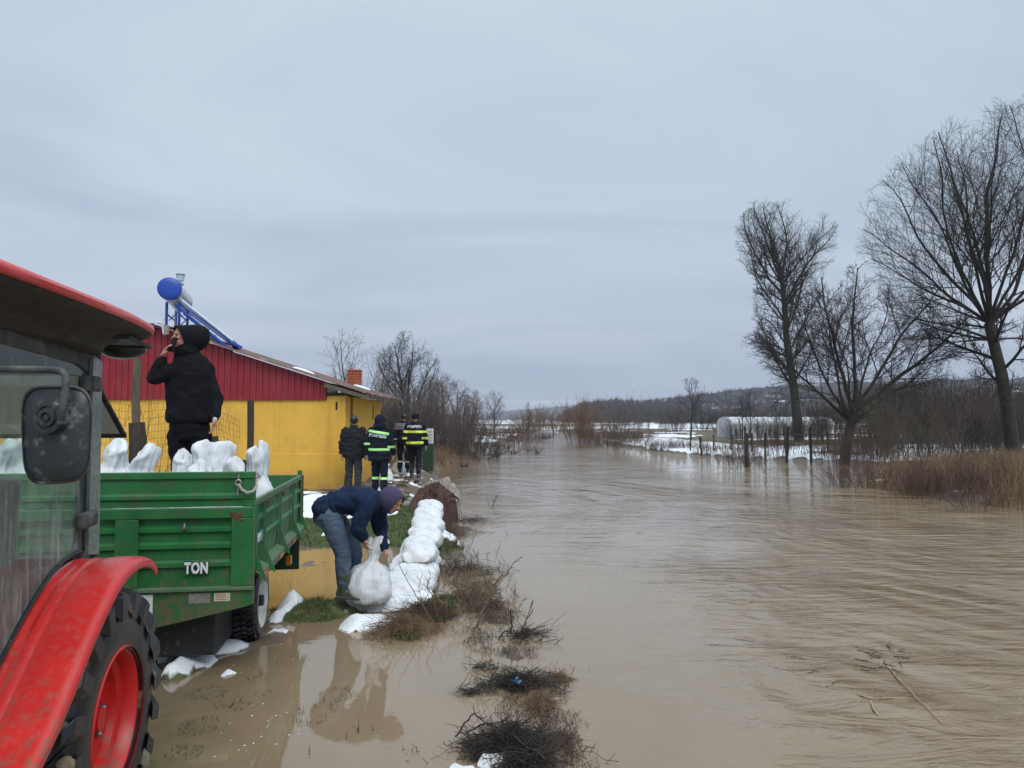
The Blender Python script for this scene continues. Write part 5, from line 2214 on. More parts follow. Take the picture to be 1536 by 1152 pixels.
# rear wheel ---------------------------------------------------------
def tractor_wheel(x, f, R=.64, zc=.50, v=0.0):
    w = empty('rear_wheel', (x, v, zc))
    w.parent = tractor
    W = .40
    Rb = R - .055
    mb = MB()
    prof = [(.335, -.012), (.37, -.004), (.42, .0), (.48, -.006), (Rb - .045, -.018), (Rb - .015, -.04), (Rb, -.08), (Rb + .006, -W / 2), (Rb, -W + .08), (Rb - .03, -W + .03), (.42, -W), (.335, -W + .012)]
    mb.lathe(prof, (0, 0, 0), (f, 0, 0), 64, True)
    mb.build('tyre', M['rubber'], w, True)
    n = 20
    mb0 = None
    for s in (0, 1):
        for k in range(n):
            a0 = 2 * math.pi * (k + .5 * s) / n
            mb = MB()
            # centre line of the lug from the tread centre to the shoulder
            steps = 5
            rows = []
            for q in range(steps + 1):
                tq = q / steps
                u = -W / 2 + (.012 if s == 0 else -.012) + (W / 2 - .0) * tq * (1 if s == 0 else -1) * .99
                ang = a0 + .40 * (1 - tq) ** 1.05
                wd = .026 + .014 * tq
                top = R + .004 - .02 * tq ** 3
                bot = Rb - .03
                if q == steps:
                    bot = Rb - .10
                    top = R - .028
                rows.append((u, ang, wd, top, bot))
            for (u, ang, wd, top, bot) in rows:
                for (da, rr) in ((-wd * 1.35, bot), (-wd, top), (wd, top), (wd * 1.35, bot)):
                    aa = ang + da / R
                    mb.v.append(Vector((f * u, math.cos(aa) * rr, math.sin(aa) * rr)))
            for q in range(steps):
                for e_ in range(4):
                    e2 = (e_ + 1) % 4
                    mb.f.append([q * 4 + e_, q * 4 + e2, (q + 1) * 4 + e2, (q + 1) * 4 + e_])
            mb.f.append([0, 1, 2, 3])
            mb.f.append([steps * 4 + e_ for e_ in (3, 2, 1, 0)])
            mb.build('tread_lug', M['rubber'], w, False, bevel=.006)
    mb = MB()
    mb.lathe([(.345, .0), (.352, -.008), (.345, -.022), (.325, -.03), (.312, -.055), (.305, -.10), (.27, -.115), (.262, -.15), (.12, -.17), (.10, -.15), (.06, -.145), (.055, -.09), (.0, -.085), ], (0, 0, 0), (f, 0, 0), 56, cap=False)
    mb.lathe([(.0, -.19), (.30, -.19), (.335, -.30), (.345, -.39)], (0, 0, 0), (f, 0, 0), 40, cap=False)
    mb.build('rim', M['rimred'], w, True)
    mb = MB()
    for k in range(8):
        a = 2 * math.pi * k / 8
        mb.lathe([(.016, -.18), (.016, -.14), (.008, -.13), (0, -.13)], (0, math.cos(a) * .165, math.sin(a) * .165), (f, 0, 0), 6)
    mb.build('wheel_nut', M['steel'], w)
    # clods of mud between the lugs
    Rm_ = random.Random(12)
    mb = MB()
    for (u, a, s) in ((-.05, 1.95, .035), (-.12, 2.30, .05), (-.03, 2.5, .04), (-.09, 2.62, .045), (-.2, 2.1, .03), (-.02, 1.55, .028), (-.01, 1.2, .02), (-.28, 2.4, .04), (-.06, 2.85, .04), (-.02, 3.1, .04), (-.15, 2.9, .04)):
        mb.ell((f * u, math.cos(a) * (Rb + .01), math.sin(a) * (Rb + .01)), (s, s * 1.3, s), Matrix.Rotation(a, 3, 'X'), 8, 6)
        mb.ell((f * (u - .02), math.cos(a + .04) * (Rb + .01), math.sin(a + .04) * (Rb + .01)), (s * 1.4, s * .7, s * .5), None, 8, 6)
    me = remeshed(mb, .008, 1)
    wrinkle(me, .010, 30, 3)
    o = link_mesh('mud_clods', me, M['mud'], w)
    o['kind'] = 'stuff'
    return w


tractor_wheel(0, 1)
tractor_wheel(-1.62, -1)
xb_('rear_axle', (-1.4, -.12, .36), (-.2, .12, .62), M['black'])
xb_('transmission', (-1.05, -1.7, .42), (-.6, .45, .78), M['black'], .03)
# fender: swept band over the wheel
prof_vz = [(.47, 1.155), (.42, 1.21), (.33, 1.245), (.2, 1.27), (.05, 1.262), (-.12, 1.225), (-.28, 1.140), (-.43, 1.045), (-.56, .945), (-.69, .845), (-.83, .745), (-1.0, .66), (-1.2, .60), (-1.6, .57)]
prof_vz = [(v, z) for v, z in prof_vz]


def fender(f, x_out, name='fender'):
    cs = [(.025, -.055), (.03, -.02), (.018, .0), (-.02, .012), (-.10, .012), (-.185, .006), (-.20, -.006), (-.215, .006), (-.245, .008), (-.265, -.008), (-.285, .004), (-.315, .008)]
    mb = MB()
    fine = []
    for i in range(len(prof_vz) - 1):
        for k in range(3):
            fine.append(tuple(prof_vz[i][q] + (prof_vz[i + 1][q] - prof_vz[i][q]) * k / 3 for q in (0, 1)))
    fine.append(prof_vz[-1])
    for _ in range(3):
        fine = [fine[0]] + [tuple((fine[i - 1][q] + 2 * fine[i][q] + fine[i + 1][q]) / 4 for q in (0, 1)) for i in range(1, len(fine) - 1)] + [fine[-1]]
    n = len(fine)
    for i, (v, z) in enumerate(fine):
        a = fine[max(0, i - 1)]
        c = fine[min(n - 1, i + 1)]
        tv = Vector((0, c[0] - a[0], c[1] - a[1])).normalized()
        nn = Vector((0, tv.z, -tv.y))
        if nn.dot(Vector((0, v, z - .49))) < 0:
            nn = -nn
        taper = 1.0
        for (u, h) in cs:
            mb.v.append(Vector((x_out + f * u, v, z)) + nn * h * taper)
    m_ = len(cs)
    for i in range(n - 1):
        for k in range(m_ - 1):
            mb.f.append([i * m_ + k, i * m_ + k + 1, (i + 1) * m_ + k + 1, (i + 1) * m_ + k])
    o = mb.build(name, M['red'], tractor, True)
    so = o.modifiers.new('s', 'SOLIDIFY')
    so.thickness = .012
    so.offset = -1
    su = o.modifiers.new('u', 'SUBSURF')
    su.levels = 1
    su.render_levels = 1
    return fine


fine_f = fender(1, 0.0)
fender(-1, -1.62)
CX = -.315     # cab side plane
CXL = -1.305
# inner wheel-house wall below the glass, following the fender
mb = MB()
pts = [(CX, v, z - .02) for (v, z) in fine_f]
mb.prism([(CX, .46, .45)] + pts + [(CX, -1.6, .3)], (-.02, 0, 0))
mb.build('wheel_house', M['black'], tractor)
# door glass
ztop_c = 2.40
dg = [(CX + .012, v, z + .045) for (v, z) in fine_f if -1.55 < v < .24]
dpts = [(CX + .012, .245, ztop_c - .06)] + [(CX + .012, .245, 1.31)] + dg + [(CX + .012, -1.9, .60), (CX + .012, -1.9, ztop_c - .03)]
mb = MB()
mb.v = [Vector(p) for p in dpts]
mb.f = [list(range(len(dpts)))]
mb.build('door_glass', M['doorglass'], tractor)
# door frame: seal along the fender edge and upper frame
mb = MB()
mb.tube([(CX + .018, v, z + .04) for (v, z) in fine_f if -1.55 < v < .25], .011, 6)
mb.build('door_seal', M['black'], tractor, True)
mb = MB()
mb.prism([(CX - .01, .26, ztop_c + .05), (CX - .01, .26, ztop_c - .14), (CX - .01, .10, ztop_c - .10), (CX - .01, -.2, ztop_c - .085), (CX - .01, -1.9, ztop_c - .02), (CX - .01, -1.9, ztop_c + .1)], (.035, 0, 0))
mb.build('door_header', M['pillar'], tractor, bevel=.006)
mb = MB()
mb.span((CX - .03, .24, 1.24), (CX + .02, .32, ztop_c + .02))
mb.build('cab_pillar', M['pillar'], tractor, bevel=.008)
mb = MB()
mb.bar((CX + .024, .243, 1.30), (CX + .024, .243, ztop_c - .05), .014, .01)
mb.build('door_seal', M['black'], tractor)
mb = MB()
mb.v = [Vector(p) for p in [(CX + .010, .32, 1.27), (CX - .0, .52, 1.24), (CX - .0, .49, ztop_c - .06), (CX + .010, .32, ztop_c - .02)]]
mb.f = [[0, 1, 2, 3]]
mb.build('quarter_glass', M['quarterglass'], tractor)
mb = MB()
mb.bar((CX - .028, .515, 1.20), (CX - .028, .495, ztop_c), .045, .03)
mb.build('cab_pillar', M['pillar'], tractor, bevel=.008)
mb = MB()
mb.bar((CXL + .05, .455, 1.22), (CXL + .05, .45, ztop_c), .06, .05)
mb.bar((CXL, -1.2, .4), (CXL, -1.1, ztop_c), .05, .05)
mb.bar((CX, -1.98, .4), (CX - .02, -1.92, ztop_c), .05, .05)
mb.build('cab_pillar', M['pillar'], tractor, bevel=.008)
mb = MB()
mb.span((CXL, .42, ztop_c - .14), (CX - .05, .47, ztop_c + .02))
mb.build('rear_header', M['pillar'], tractor, bevel=.006)
mb = MB()
mb.span((CXL, .42, 1.10), (CX - .05, .46, 1.24))
mb.span((CXL, .44, .5), (CX - .05, .455, 1.10))
mb.build('rear_panel', M['black'], tractor, bevel=.006)
mb = MB()
mb.span((CXL - .01, -1.9, .45), (CXL + .02, .44, .95))
mb.build('left_panel', M['black'], tractor)
mb = MB()
mb.v = [Vector((CXL - .01, -1.9, .96)), Vector((CXL - .01, .44, .96)), Vector((CXL - .01, .44, ztop_c)), Vector((CXL - .01, -1.9, ztop_c))]
mb.f = [[0, 1, 2, 3]]
mb.build('left_glass', M['rearglass'], tractor)
# opened rear window
hinge_a, hinge_b = Vector((CX - .09, .49, 2.33)), Vector((CXL + .06, .49, 2.33))
low_a = Vector((-.36, 1.0, 1.905))
low_b = Vector((CXL + .06, 1.0, 1.905))
mb = MB()
i0 = 0
mb.v = [hinge_a, low_a, low_b, hinge_b]
mb.f = [[0, 1, 2, 3]]
rw = mb.build('rear_window', M['rearglass'], tractor)
mb = MB()
ins = Vector((-.012, 0, 0))
mb.bar(hinge_a, low_a, .030, .02)
mb.bar(low_a + Vector((.012, 0, 0)), low_b, .030, .022)
mb.bar(low_b, hinge_b, .030, .02)
mb.build('window_frame', M['black'], rw, bevel=.004)
# cab floor, seat, console, steering wheel
xb_('cab_floor', (CXL, -1.8, .72), (CX - .02, .42, .78), M['black'])
seat = xb_('seat', (-1.06, -.30, 1.02), (-.58, .15, 1.14), M['black'], .04)
mb = MB()
mb.box((-.82, .18, 1.42), (.44, .10, .56), Matrix.Rotation(rad(-8), 3, 'X'))
mb.build('backrest', M['black'], tractor, bevel=.04)
xb_('seat_base', (-1.0, -.25, .78), (-.64, .1, 1.02), M['black'], .02)
xb_('side_console', (-.56, -.35, .78), (-.36, .30, 1.22), M['under'], .03)
mb = MB()
mb.tube([(-.82 + math.cos(a) * .19, -.85 + math.sin(a) * .15, 1.42 + math.sin(a) * .10) for a in [k * math.pi / 12 for k in range(25)]], .014, 8)
mb.tube([(-.82, -.85, 1.42), (-.82, -1.05, .9)], .03, 8)
mb.tube([(-1.0, -.85, 1.42), (-.64, -.85, 1.42)], .012, 6)
mb.build('steering_wheel', M['black'], tractor, True)
# hinges
for (z, h) in ((2.205, .085), (1.475, .085)):
    mb = MB()
    mb.box((CX + .045, .22, z), (.035, .22, h))
    mb.box((CX + .06, .24, z), (.03, .12, h * .8))
    mb.build('hinge', M['pillar'], tractor, bevel=.014, seg=3)
# roof ---------------------------------------------------------------
def roof_outline(grow=0.0):
    pts = []
    xo, xi = .03 + grow, -1.65 - grow
    yr, yf = .56 + grow, -2.1 - grow
    def arc(cx, cy, r, a0, a1, n=10):
        for k in range(n + 1):
            a = rad(a0 + (a1 - a0) * k / n)
            pts.append((cx + math.cos(a) * r, cy + math.sin(a) * r))
    r = .34
    arc(xo - r, yf + r, r, -90, 0)
    # slight bow on the long side
    for k in range(1, 8):
        s = k / 8
        pts.append((xo + .02 * math.sin(s * math.pi), yf + r + (yr - yf - 2 * r) * s))
    arc(xo - r, yr - r, r, 0, 90)
    arc(xi + r, yr - r, r, 90, 180)
    arc(xi + r, yf + r, r, 180, 270)
    return pts


ol = roof_outline()
cxr, cyr = -.81, -.75


def zedge(y):
    # the roof edge falls a little towards the rear
    return 2.515 - .055 * max(0, (y + .2)) ** 1.5 + .0 * y


mb = MB()
n = len(ol)
levels = [(-.012, -.008), (.0, .0), (.004, .018), (-.006, .034), (-.05, .052), (-.15, .07), (-.40, .085), (-.75, .09)]
for (g_, dz) in levels:
    for (x, y) in ol:
        d = Vector((x - cxr, y - cyr, 0))
        d.normalize()
        q = Vector((x, y, 0)) + Vector((d.x * g_, d.y * g_ * 1.4, 0))
        mb.v.append(Vector((q.x, q.y, zedge(y) + dz)))
for j in range(len(levels) - 1):
    for k in range(n):
        k2 = (k + 1) % n
        mb.f.append([j * n + k, j * n + k2, (j + 1) * n + k2, (j + 1) * n + k])
mb.f.append([(len(levels) - 1) * n + k for k in range(n)])
mb.build('roof', M['red'], tractor, True)
mb = MB()
levels = [(-.014, -.010), (-.03, -.02), (-.10, -.035), (-.20, -.045), (-.30, -.08), (-.33, -.12)]
for (g_, dz) in levels:
    for (x, y) in ol:
        d = Vector((x - cxr, y - cyr, 0))
        d.normalize()
        q = Vector((x, y, 0)) + Vector((d.x * g_, d.y * g_ * .8, 0))
        mb.v.append(Vector((q.x, q.y, zedge(y) + dz)))
for j in range(len(levels) - 1):
    for k in range(n):
        k2 = (k + 1) % n
        mb.f.append([j * n + k, j * n + k2, (j + 1) * n + k2, (j + 1) * n + k])
mb.f.append([(len(levels) - 1) * n + k for k in range(n)])
mb.build('roof_lining', M['under'], tractor, True)
# speaker / vent field set into the lining near the corner
vf = empty('roof_vent', (0, 0, 0))
vf.parent = tractor
cv_ = Vector((-.175, .27, 2.449))
Rv = Matrix.Rotation(rad(-3), 3, 'X') @ Matrix.Rotation(rad(0), 3, 'Z')
for (sx, sy, ox, oy) in ((.26, .022, 0, .17), (.26, .022, 0, -.17), (.022, .36, .13, 0), (.022, .36, -.13, 0)):
    mb = MB()
    mb.box(cv_ + Rv @ Vector((ox, oy, -.012)), (sx, sy, .02), Rv)
    mb.build('vent_frame', M['under'], vf, bevel=.004)
mb = MB()
mb.box(cv_ + Rv @ Vector((0, 0, -.004)), (.20, .28, .012), Rv)
mb.build('vent_grille', M['black'], vf, bevel=.004)
# oval work light under the rear overhang
mb = MB()
mb.ell((-.25, .62, 2.425), (.13, .11, .055), None, 24, 12)
mb.build('work_light', simple('glossy_black_housing', (.008, .008, .009), None, 8, .3), tractor, True)
mb = MB()
mb.tube([(-.26, .58, 2.44), (-.26, .45, 2.47)], .02, 8)
mb.build('lamp_bracket', M['black'], tractor, True)

# mirror on its arm ----------------------------------------------------
MY = 2.25
mirror = empty('mirror', (0, 0, 0))
mirror.parent = tractor
bpy.context.view_layer.update()
Tm = (Matrix.Translation(tractor.location) @ Matrix.Rotation(YAW, 4, 'Z')).inverted()


def ml(px, py, y=MY):
    return Tm @ P(px, py, y)


mb = MB()
outline = []
# rounded shape measured on the housing
cxp, cyp = 85, 652
for k in range(40):
    a = 2 * math.pi * k / 40
    e_ = 4.2
    cc, ss = math.cos(a), math.sin(a)
    r = (abs(cc) ** e_ + abs(ss) ** e_) ** (-1 / e_)
    x = 53 * cc * r
    y = 74 * ss * r
    x *= (1 - .05 * (y / 74))
    if y > 0:
        y *= 1 - .05 * (x / 53)
    outline.append((cxp + x, cyp + y))
lv = [(1.0, 0.0), (1.0, -.012), (.985, -.024), (.955, -.026), (.945, -.020), (.93, -.022), (.6, -.034), (.2, -.038)]
for (s, d) in lv:
    for (x, y) in outline:
        mb.v.append(ml(cxp + (x - cxp) * s, cyp + (y - cyp) * s, MY + d))
n = len(outline)
for j in range(len(lv) - 1):
    for k in range(n):
        k2 = (k + 1) % n
        mb.f.append([j * n + k, j * n + k2, (j + 1) * n + k2, (j + 1) * n + k])
mb.f.append([(len(lv) - 1) * n + k for k in range(n)])
mb.f.append([k for k in range(n)][::-1])
mb.build('mirror_housing', M['mirror_back'], mirror, True)
mb = MB()
hub = ml(80, 627, MY - .035)
ax_ = (Tm.to_3x3() @ Vector((-.15, -1, .0))).normalized()
mb.lathe([(.048, -.01), (.048, .02), (.046, .026), (.036, .027), (.034, .022), (.027, .022), (.025, .03), (.017, .031), (.015, .024), (.010, .024), (.008, .030), (0, .030)], hub, ax_, 28)
mb.build('pivot_boss', M['mirror_back'], mirror, True)
mb = MB()
pts = [ml(-60, 553, MY + .05), ml(40, 554, MY - .02), ml(80, 555, MY - .05), ml(92, 557, MY - .055), ml(98, 563, MY - .06), ml(99, 575, MY - .062), ml(97, 590, MY - .06), ml(94, 612, MY - .055), ml(92, 622, MY - .045)]
mb.tube(pts, [.0105] * 5 + [.011, .0105, .0105, .010], 12)
mb.build('mirror_arm', M['pillar'], mirror, True)

# ================================================================== PEOPLE
def torso(mb, rings, side, n=20):
    """rings: (pos, half width, half depth); side: vector to the figure's side"""
    side = Vector(side).normalized()
    pts = [Vector(r[0]) for r in rings]
    out = []
    for i, (p, w, d) in enumerate(rings):
        tg = (pts[min(i + 1, len(pts) - 1)] - pts[max(0, i - 1)]).normalized()
        sd = (side - tg * side.dot(tg)).normalized()
        fr = sd.cross(tg)
        out.append((Vector(p), sd * w, fr * d))
    mb.loft(out, n)


def head(mb, c, f, up, s=1.0, ears=True):
    f = Vector(f).normalized()
    up = Vector(up)
    up = (up - f * up.dot(f)).normalized()
    r = up.cross(f).normalized() * -1
    R = Matrix((r, f, up)).transposed()
    c = Vector(c)
    g_ = lambda x, y, z: c + (r * x + f * y + up * z) * s
    mb.ell(g_(0, -.012, .03), (.076 * s, .096 * s, .095 * s), R, 20, 14)
    mb.ell(g_(0, .018, -.045), (.058 * s, .066 * s, .072 * s), R, 18, 12)
    mb.ell(g_(0, .052, -.098), (.026 * s, .022 * s, .020 * s), R, 12, 8)      # chin
    mb.ell(g_(0, .074, .038), (.055 * s, .014 * s, .014 * s), R, 12, 8)      # brow
    for sx in (-1, 1):
        mb.ell(g_(sx * .036, .056, -.008), (.022 * s, .020 * s, .022 * s), R, 10, 8)   # cheek
        if ears:
            mb.ell(g_(sx * .078, -.012, .0), (.010 * s, .020 * s, .032 * s), R, 10, 8)
    mb.limb(g_(0, .078, .028), g_(0, .104, -.014), .0085 * s, .013 * s, 8)
    for sx in (-1, 1):
        mb.ell(g_(sx * .011, .093, -.018), (.008 * s, .009 * s, .007 * s), R, 8, 6)
    mb.ell(g_(0, .080, -.047), (.024 * s, .010 * s, .0065 * s), R, 10, 6)
    mb.ell(g_(0, .078, -.060), (.021 * s, .010 * s, .007 * s), R, 10, 6)
    return R, g_


def hand(mb, w, d, n_, thumb, curl=.5, s=1.0, spread=.08, rf=.0085):
    """w wrist point, d towards the fingers, n_ palm normal (fingers curl towards it), thumb: side of the thumb"""
    w = Vector(w)
    d = Vector(d).normalized()
    n_ = Vector(n_)
    n_ = (n_ - d * n_.dot(d)).normalized()
    t = Vector(thumb)
    t = (t - d * t.dot(d) - n_ * t.dot(n_)).normalized()
    R = Matrix((t, d, n_)).transposed()
    mb.ell(w + d * .045 * s, (.040 * s, .055 * s, .017 * s), R, 14, 10)
    mb.ell(w + d * .02 * s + t * .018 * s + n_ * .006 * s, (.020 * s, .034 * s, .017 * s), R, 10, 8)
    for i, (o, ln) in enumerate(((.030, .070), (.010, .079), (-.011, .074), (-.030, .058))):
        p = w + d * (.082 - .004 * abs(i - 1)) * s + t * o * s
        ang = 0
        dirn = (d + t * spread * (1.2 - i)).normalized()
        for k, fr in enumerate((.45, .32, .23)):
            ang = curl * (.55 + .45 * k) + .1 * i * curl
            axis = n_.cross(dirn).normalized()
            dirn = (dirn * math.cos(ang) + n_ * math.sin(ang)).normalized()
            q = p + dirn * ln * fr * s
            mb.limb(p, q, rf * s * (1 - .08 * k), rf * s * (1 - .08 * (k + 1)), 8)
            p = q
    p = w + d * .022 * s + t * .030 * s
    q = p + (d * .7 + t * .75 + n_ * .25).normalized() * .036 * s
    mb.limb(p, q, .012 * s, .0098 * s, 8)
    q2 = q + (d * .9 + t * .15 + n_ * .5).normalized() * .030 * s
    mb.limb(q, q2, .0098 * s, .008 * s, 8)


def mesh_obj(name, me, mat, parent):
    return link_mesh(name, me, mat, parent)


def boot(mb, kn, an, toe, r0=.062, r1=.05, h=.30, sole=True):
    """kn: upper point of the shaft"""
    kn, an, toe = Vector(kn), Vector(an), Vector(toe)
    mb.limb(kn, an, r0, r1, 14)
    fwd = (toe - an)
    fwd.z = 0
    L_ = fwd.length
    fwd.normalize()
    heel = an - fwd * .035
    mb.limb(heel + Vector((0, 0, -.035)), an + fwd * (L_ * .9) + Vector((0, 0, -.045)), .046, .040, 12)
    side = Vector((-fwd.y, fwd.x, 0))
    R = Matrix((fwd, side, Vector((0, 0, 1)))).transposed()
    mb.box(an + fwd * (L_ * .42) + Vector((0, 0, -.083)), (L_ + .11, .092, .024), R)


def band_from(src, name, mat, parent, planes, pred, off=.004):
    """cut a strip of a garment between two planes and lay it a few millimetres proud"""
    bm = bmesh.new()
    bm.from_mesh(src)
    for (co, no) in planes:
        geom = bm.verts[:] + bm.edges[:] + bm.faces[:]
        bmesh.ops.bisect_plane(bm, geom=geom, plane_co=co, plane_no=no, clear_outer=True)
    dead = [f for f in bm.faces if not pred(f.calc_center_median())]
    bmesh.ops.delete(bm, geom=dead, context='FACES')
    bm.normal_update()
    vs = [v for v in bm.verts if v.link_faces]
    for v, c in [(v, v.co + v.normal * off) for v in vs]:
        v.co = c
    me = bpy.data.meshes.new(name)
    bm.to_mesh(me)
    bm.free()
    if not len(me.polygons):
        return None
    o = link_mesh(name, me, mat, parent)
    me.polygons.foreach_set('use_smooth', [True] * len(me.polygons))
    so = o.modifiers.new('s', 'SOLIDIFY')
    so.thickness = .003
    so.offset = 1
    return o


def text_on(src, txt, size, x, z, mat, name, parent, rz=0.0, spacing=1.0, sx=1.0, curve=0.0):
    bm = bmesh.new()
    bm.from_mesh(src)
    tree = BVHTree.FromBMesh(bm)
    me = text_mesh(txt, size, 0.0, size * .035, 0, spacing)
    b2 = bmesh.new()
    b2.from_mesh(me)
    bmesh.ops.triangulate(b2, faces=b2.faces)
    bmesh.ops.subdivide_edges(b2, edges=[e for e in b2.edges if e.calc_length() > size * .5], cuts=1)
    for v in b2.verts:
        lx, lz = v.co.x * sx, v.co.y
        lz -= curve * lx * lx
        px = x + lx * math.cos(rz) - lz * math.sin(rz)
        pz = z + lx * math.sin(rz) + lz * math.cos(rz)
        hit = tree.ray_cast(Vector((px, -2, pz)), Vector((0, 1, 0)))
        y = hit[0].y - .009 if hit[0] is not None else -.15
        v.co = Vector((px, y, pz))
    b2.to_mesh(me)
    b2.free()
    bm.free()
    link_mesh(name, me, mat, parent)


# ---------------------------------------------------------------- man on the trailer with a phone
MY_ = 7.5
rootp = P(286, 632, MY_)
pm = empty('person', (rootp.x, MY_, 1.20))
tag(pm, 'man in black hooded jacket talking on a phone, standing on the loaded trailer', 'person')
o_ = pm.location.copy()


def q_(px, py, dy=0.0):
    return P(px, py, MY_ + dy) - o_


f_face = Vector((-.74, -.67, -.03))
hc = q_(275, 506, -.03)
side_v = Vector((1, .22, 0))
mb = MB()
R_h, gh_ = head(mb, hc, f_face, (0.02, 0, 1))
mb.limb(hc + Vector((.03, .02, -.06)), q_(284, 538, .02), .055, .062, 14)
torso(mb, [(q_(285, 640, .02), .13, .10), (q_(285, 600, .02), .13, .10), (q_(285, 560, .02), .17, .11), (q_(286, 545, .02), .14, .10), (q_(284, 535, .02), .07, .07)], side_v)
ws_r, el_r = q_(244, 534, -.12), q_(230, 567, -.12)
sh_r, sh_l = q_(261, 554, -.05), q_(309, 555, .08)
el_l, ws_l = q_(324, 596, .06), q_(322, 628, -.01)
for (a, c, r0, r1) in ((sh_r, el_r, .05, .042), (el_r, ws_r, .042, .028), (sh_l, el_l, .05, .042), (el_l, ws_l, .042, .029)):
    mb.limb(a, c, r0, r1)
# right hand closed round the phone at the ear
hand(mb, ws_r, q_(256, 511, -.15) - ws_r, Vector((.75, .25, -.5)), Vector((.6, -.75, -.3)), .42, 1.08)
hand(mb, ws_l, Vector((-.02, -.08, -1)), Vector((-.8, -.35, 0)), Vector((-.3, -1, -.1)), .42, 1.05)
for (hx, kx) in ((268, 270), (299, 298)):
    a, c = q_(hx, 650, .02), q_(kx, 698, .0)
    mb.limb(a, c, .075, .055)
    mb.limb(c, Vector((c.x, .02, .10)), .050, .04)
bm_me = remeshed(mb, .0068, 2, .4)
mesh_obj('body', bm_me, M['skin'], pm)
# eyes
for sx in (-1, 1):
    mb = MB()
    mb.ell(gh_(sx * .031, .074, .016), (.011, .008, .006), R_h, 10, 8)
    mb.build('eye', simple('eye_dark', (.03, .02, .015), None, 9, .2), pm, True)
# beard shadow and hair line
# jacket
mb = MB()
torso(mb, [(q_(285, 634, .02), .215, .15), (q_(285, 628, .02), .232, .16), (q_(285, 606, .02), .225, .155), (q_(285, 580, .02), .228, .15), (q_(285, 562, .02), .235, .15), (q_(284, 549, .02), .21, .135), (q_(284, 539, .02), .165, .125), (q_(281, 530, .02), .105, .105), (q_(279, 523, .02), .10, .10)], side_v)
mb.limb(sh_r + Vector((.02, 0, 0)), el_r + Vector((-.005, 0, -.005)), .085, .072, 16)
mb.limb(el_r, ws_r + Vector((0, 0, -.03)), .070, .050, 16)
mb.limb(sh_l, el_l, .088, .070, 16)
mb.limb(el_l, ws_l + Vector((0, 0, .035)), .070, .054, 16)
jm = remeshed(mb, .012, 4)
wrinkle(jm, .011, 4.5, 1.3, (1, 1, 1.1))
wrinkle(jm, .005, 12.0, 4.3, (1.3, 1, 1.2))
mesh_obj('jacket', jm, M['jblack'], pm)
mb = MB()
mb.tube([ws_r + (el_r - ws_r).normalized() * .03, ws_r + (el_r - ws_r).normalized() * -.004], [.047, .04], 14)
mb.build('cuff', M['maroon'], pm, True)
mb = MB()
mb.tube([ws_l + Vector((0, 0, .04)), ws_l + Vector((0, 0, .008))], [.047, .042], 14)
mb.build('cuff', M['maroon'], pm, True)
# hood: shell open at the face
mb = MB()
back = -f_face.normalized()
upv = Vector((0, 0, 1))
sdv = upv.cross(f_face).normalized()
cH = hc + Vector((0, 0, -.0)) + back * .075
rings = []
for (t_, w_, h_, dz) in ((-.185, .02, .03, .02), (-.175, .06, .07, .02), (-.15, .098, .115, .012), (-.10, .128, .150, .0), (-.04, .138, .163, -.008), (.02, .132, .160, -.012), (.07, .116, .150, -.010), (.098, .106, .142, -.006), (.104, .098, .134, -.004), (.096, .090, .126, -.004), (.05, .10, .132, -.004)):
    rings.append((cH + f_face.normalized() * t_ + upv * dz, sdv * w_ * .90, upv * h_ * (.90 + .5 * max(0, t_))))
n_r = 28
for (c, sv, fv) in rings:
    for k in range(n_r):
        a = 2 * math.pi * k / n_r
        pp = c + sv * math.cos(a) + fv * math.sin(a)
        fwd_ = max(0.0, (c - cH).dot(f_face.normalized()) + .02)
        pp += f_face.normalized() * (.42 * fwd_ * (math.sin(a) + .25)) - upv * (.10 * fwd_ * max(0, math.sin(a)))
        mb.v.append(pp)
for j in range(len(rings) - 1):
    for k in range(n_r):
        k2 = (k + 1) % n_r
        mb.f.append([j * n_r + k, j * n_r + k2, (j + 1) * n_r + k2, (j + 1) * n_r + k])
mb.f.append([k for k in range(n_r)])
hm = mb.mesh('hood')
hm.polygons.foreach_set('use_smooth', [True] * len(hm.polygons))
ho = link_mesh('hood', hm, M['jblack'], pm)
su = ho.modifiers.new('u', 'SUBSURF')
su.levels = su.render_levels = 1
so = ho.modifiers.new('s', 'SOLIDIFY')
so.thickness = .008
mb = MB()
torso(mb, [(q_(283, 540, .03), .15, .13), (q_(281, 531, .02), .125, .12), (q_(280, 524, .0), .118, .115), (q_(279, 518, .0), .10, .10)], side_v)
cm = remeshed(mb, .012, 3)
wrinkle(cm, .012, 12, 7.7, (1, 1, 2.5))
mesh_obj('collar', cm, M['jblack'], pm)
# trousers
mb = MB()
torso(mb, [(q_(285, 660, .02), .14, .14), (q_(285, 645, .02), .19, .14), (q_(285, 628, .02), .19, .135)], side_v)
for (hx, kx, dy) in ((268, 270, -.03), (301, 298, .05)):
    a, c = q_(hx, 655, .02), q_(kx, 703, dy)
    mb.limb(a, c, .112, .083, 16)
    mb.limb(c, Vector((c.x, dy + .02, .12)), .083, .065, 16)
tm = remeshed(mb, .012, 4)
wrinkle(tm, .010, 7.0, 2.2, (1, 1, 1.6))
mesh_obj('trousers', tm, M['tblack'], pm)
for (kx, dy) in ((272, -.03), (300, .05)):
    x = q_(kx, 703, 0).x
    mb = MB()
    boot(mb, (x, dy + .02, .16), (x, dy + .02, .10), (x - .07, dy - .16, .0), .055, .048)
    mesh_obj('boot', remeshed(mb, .010, 2), M['bootblack'], pm)
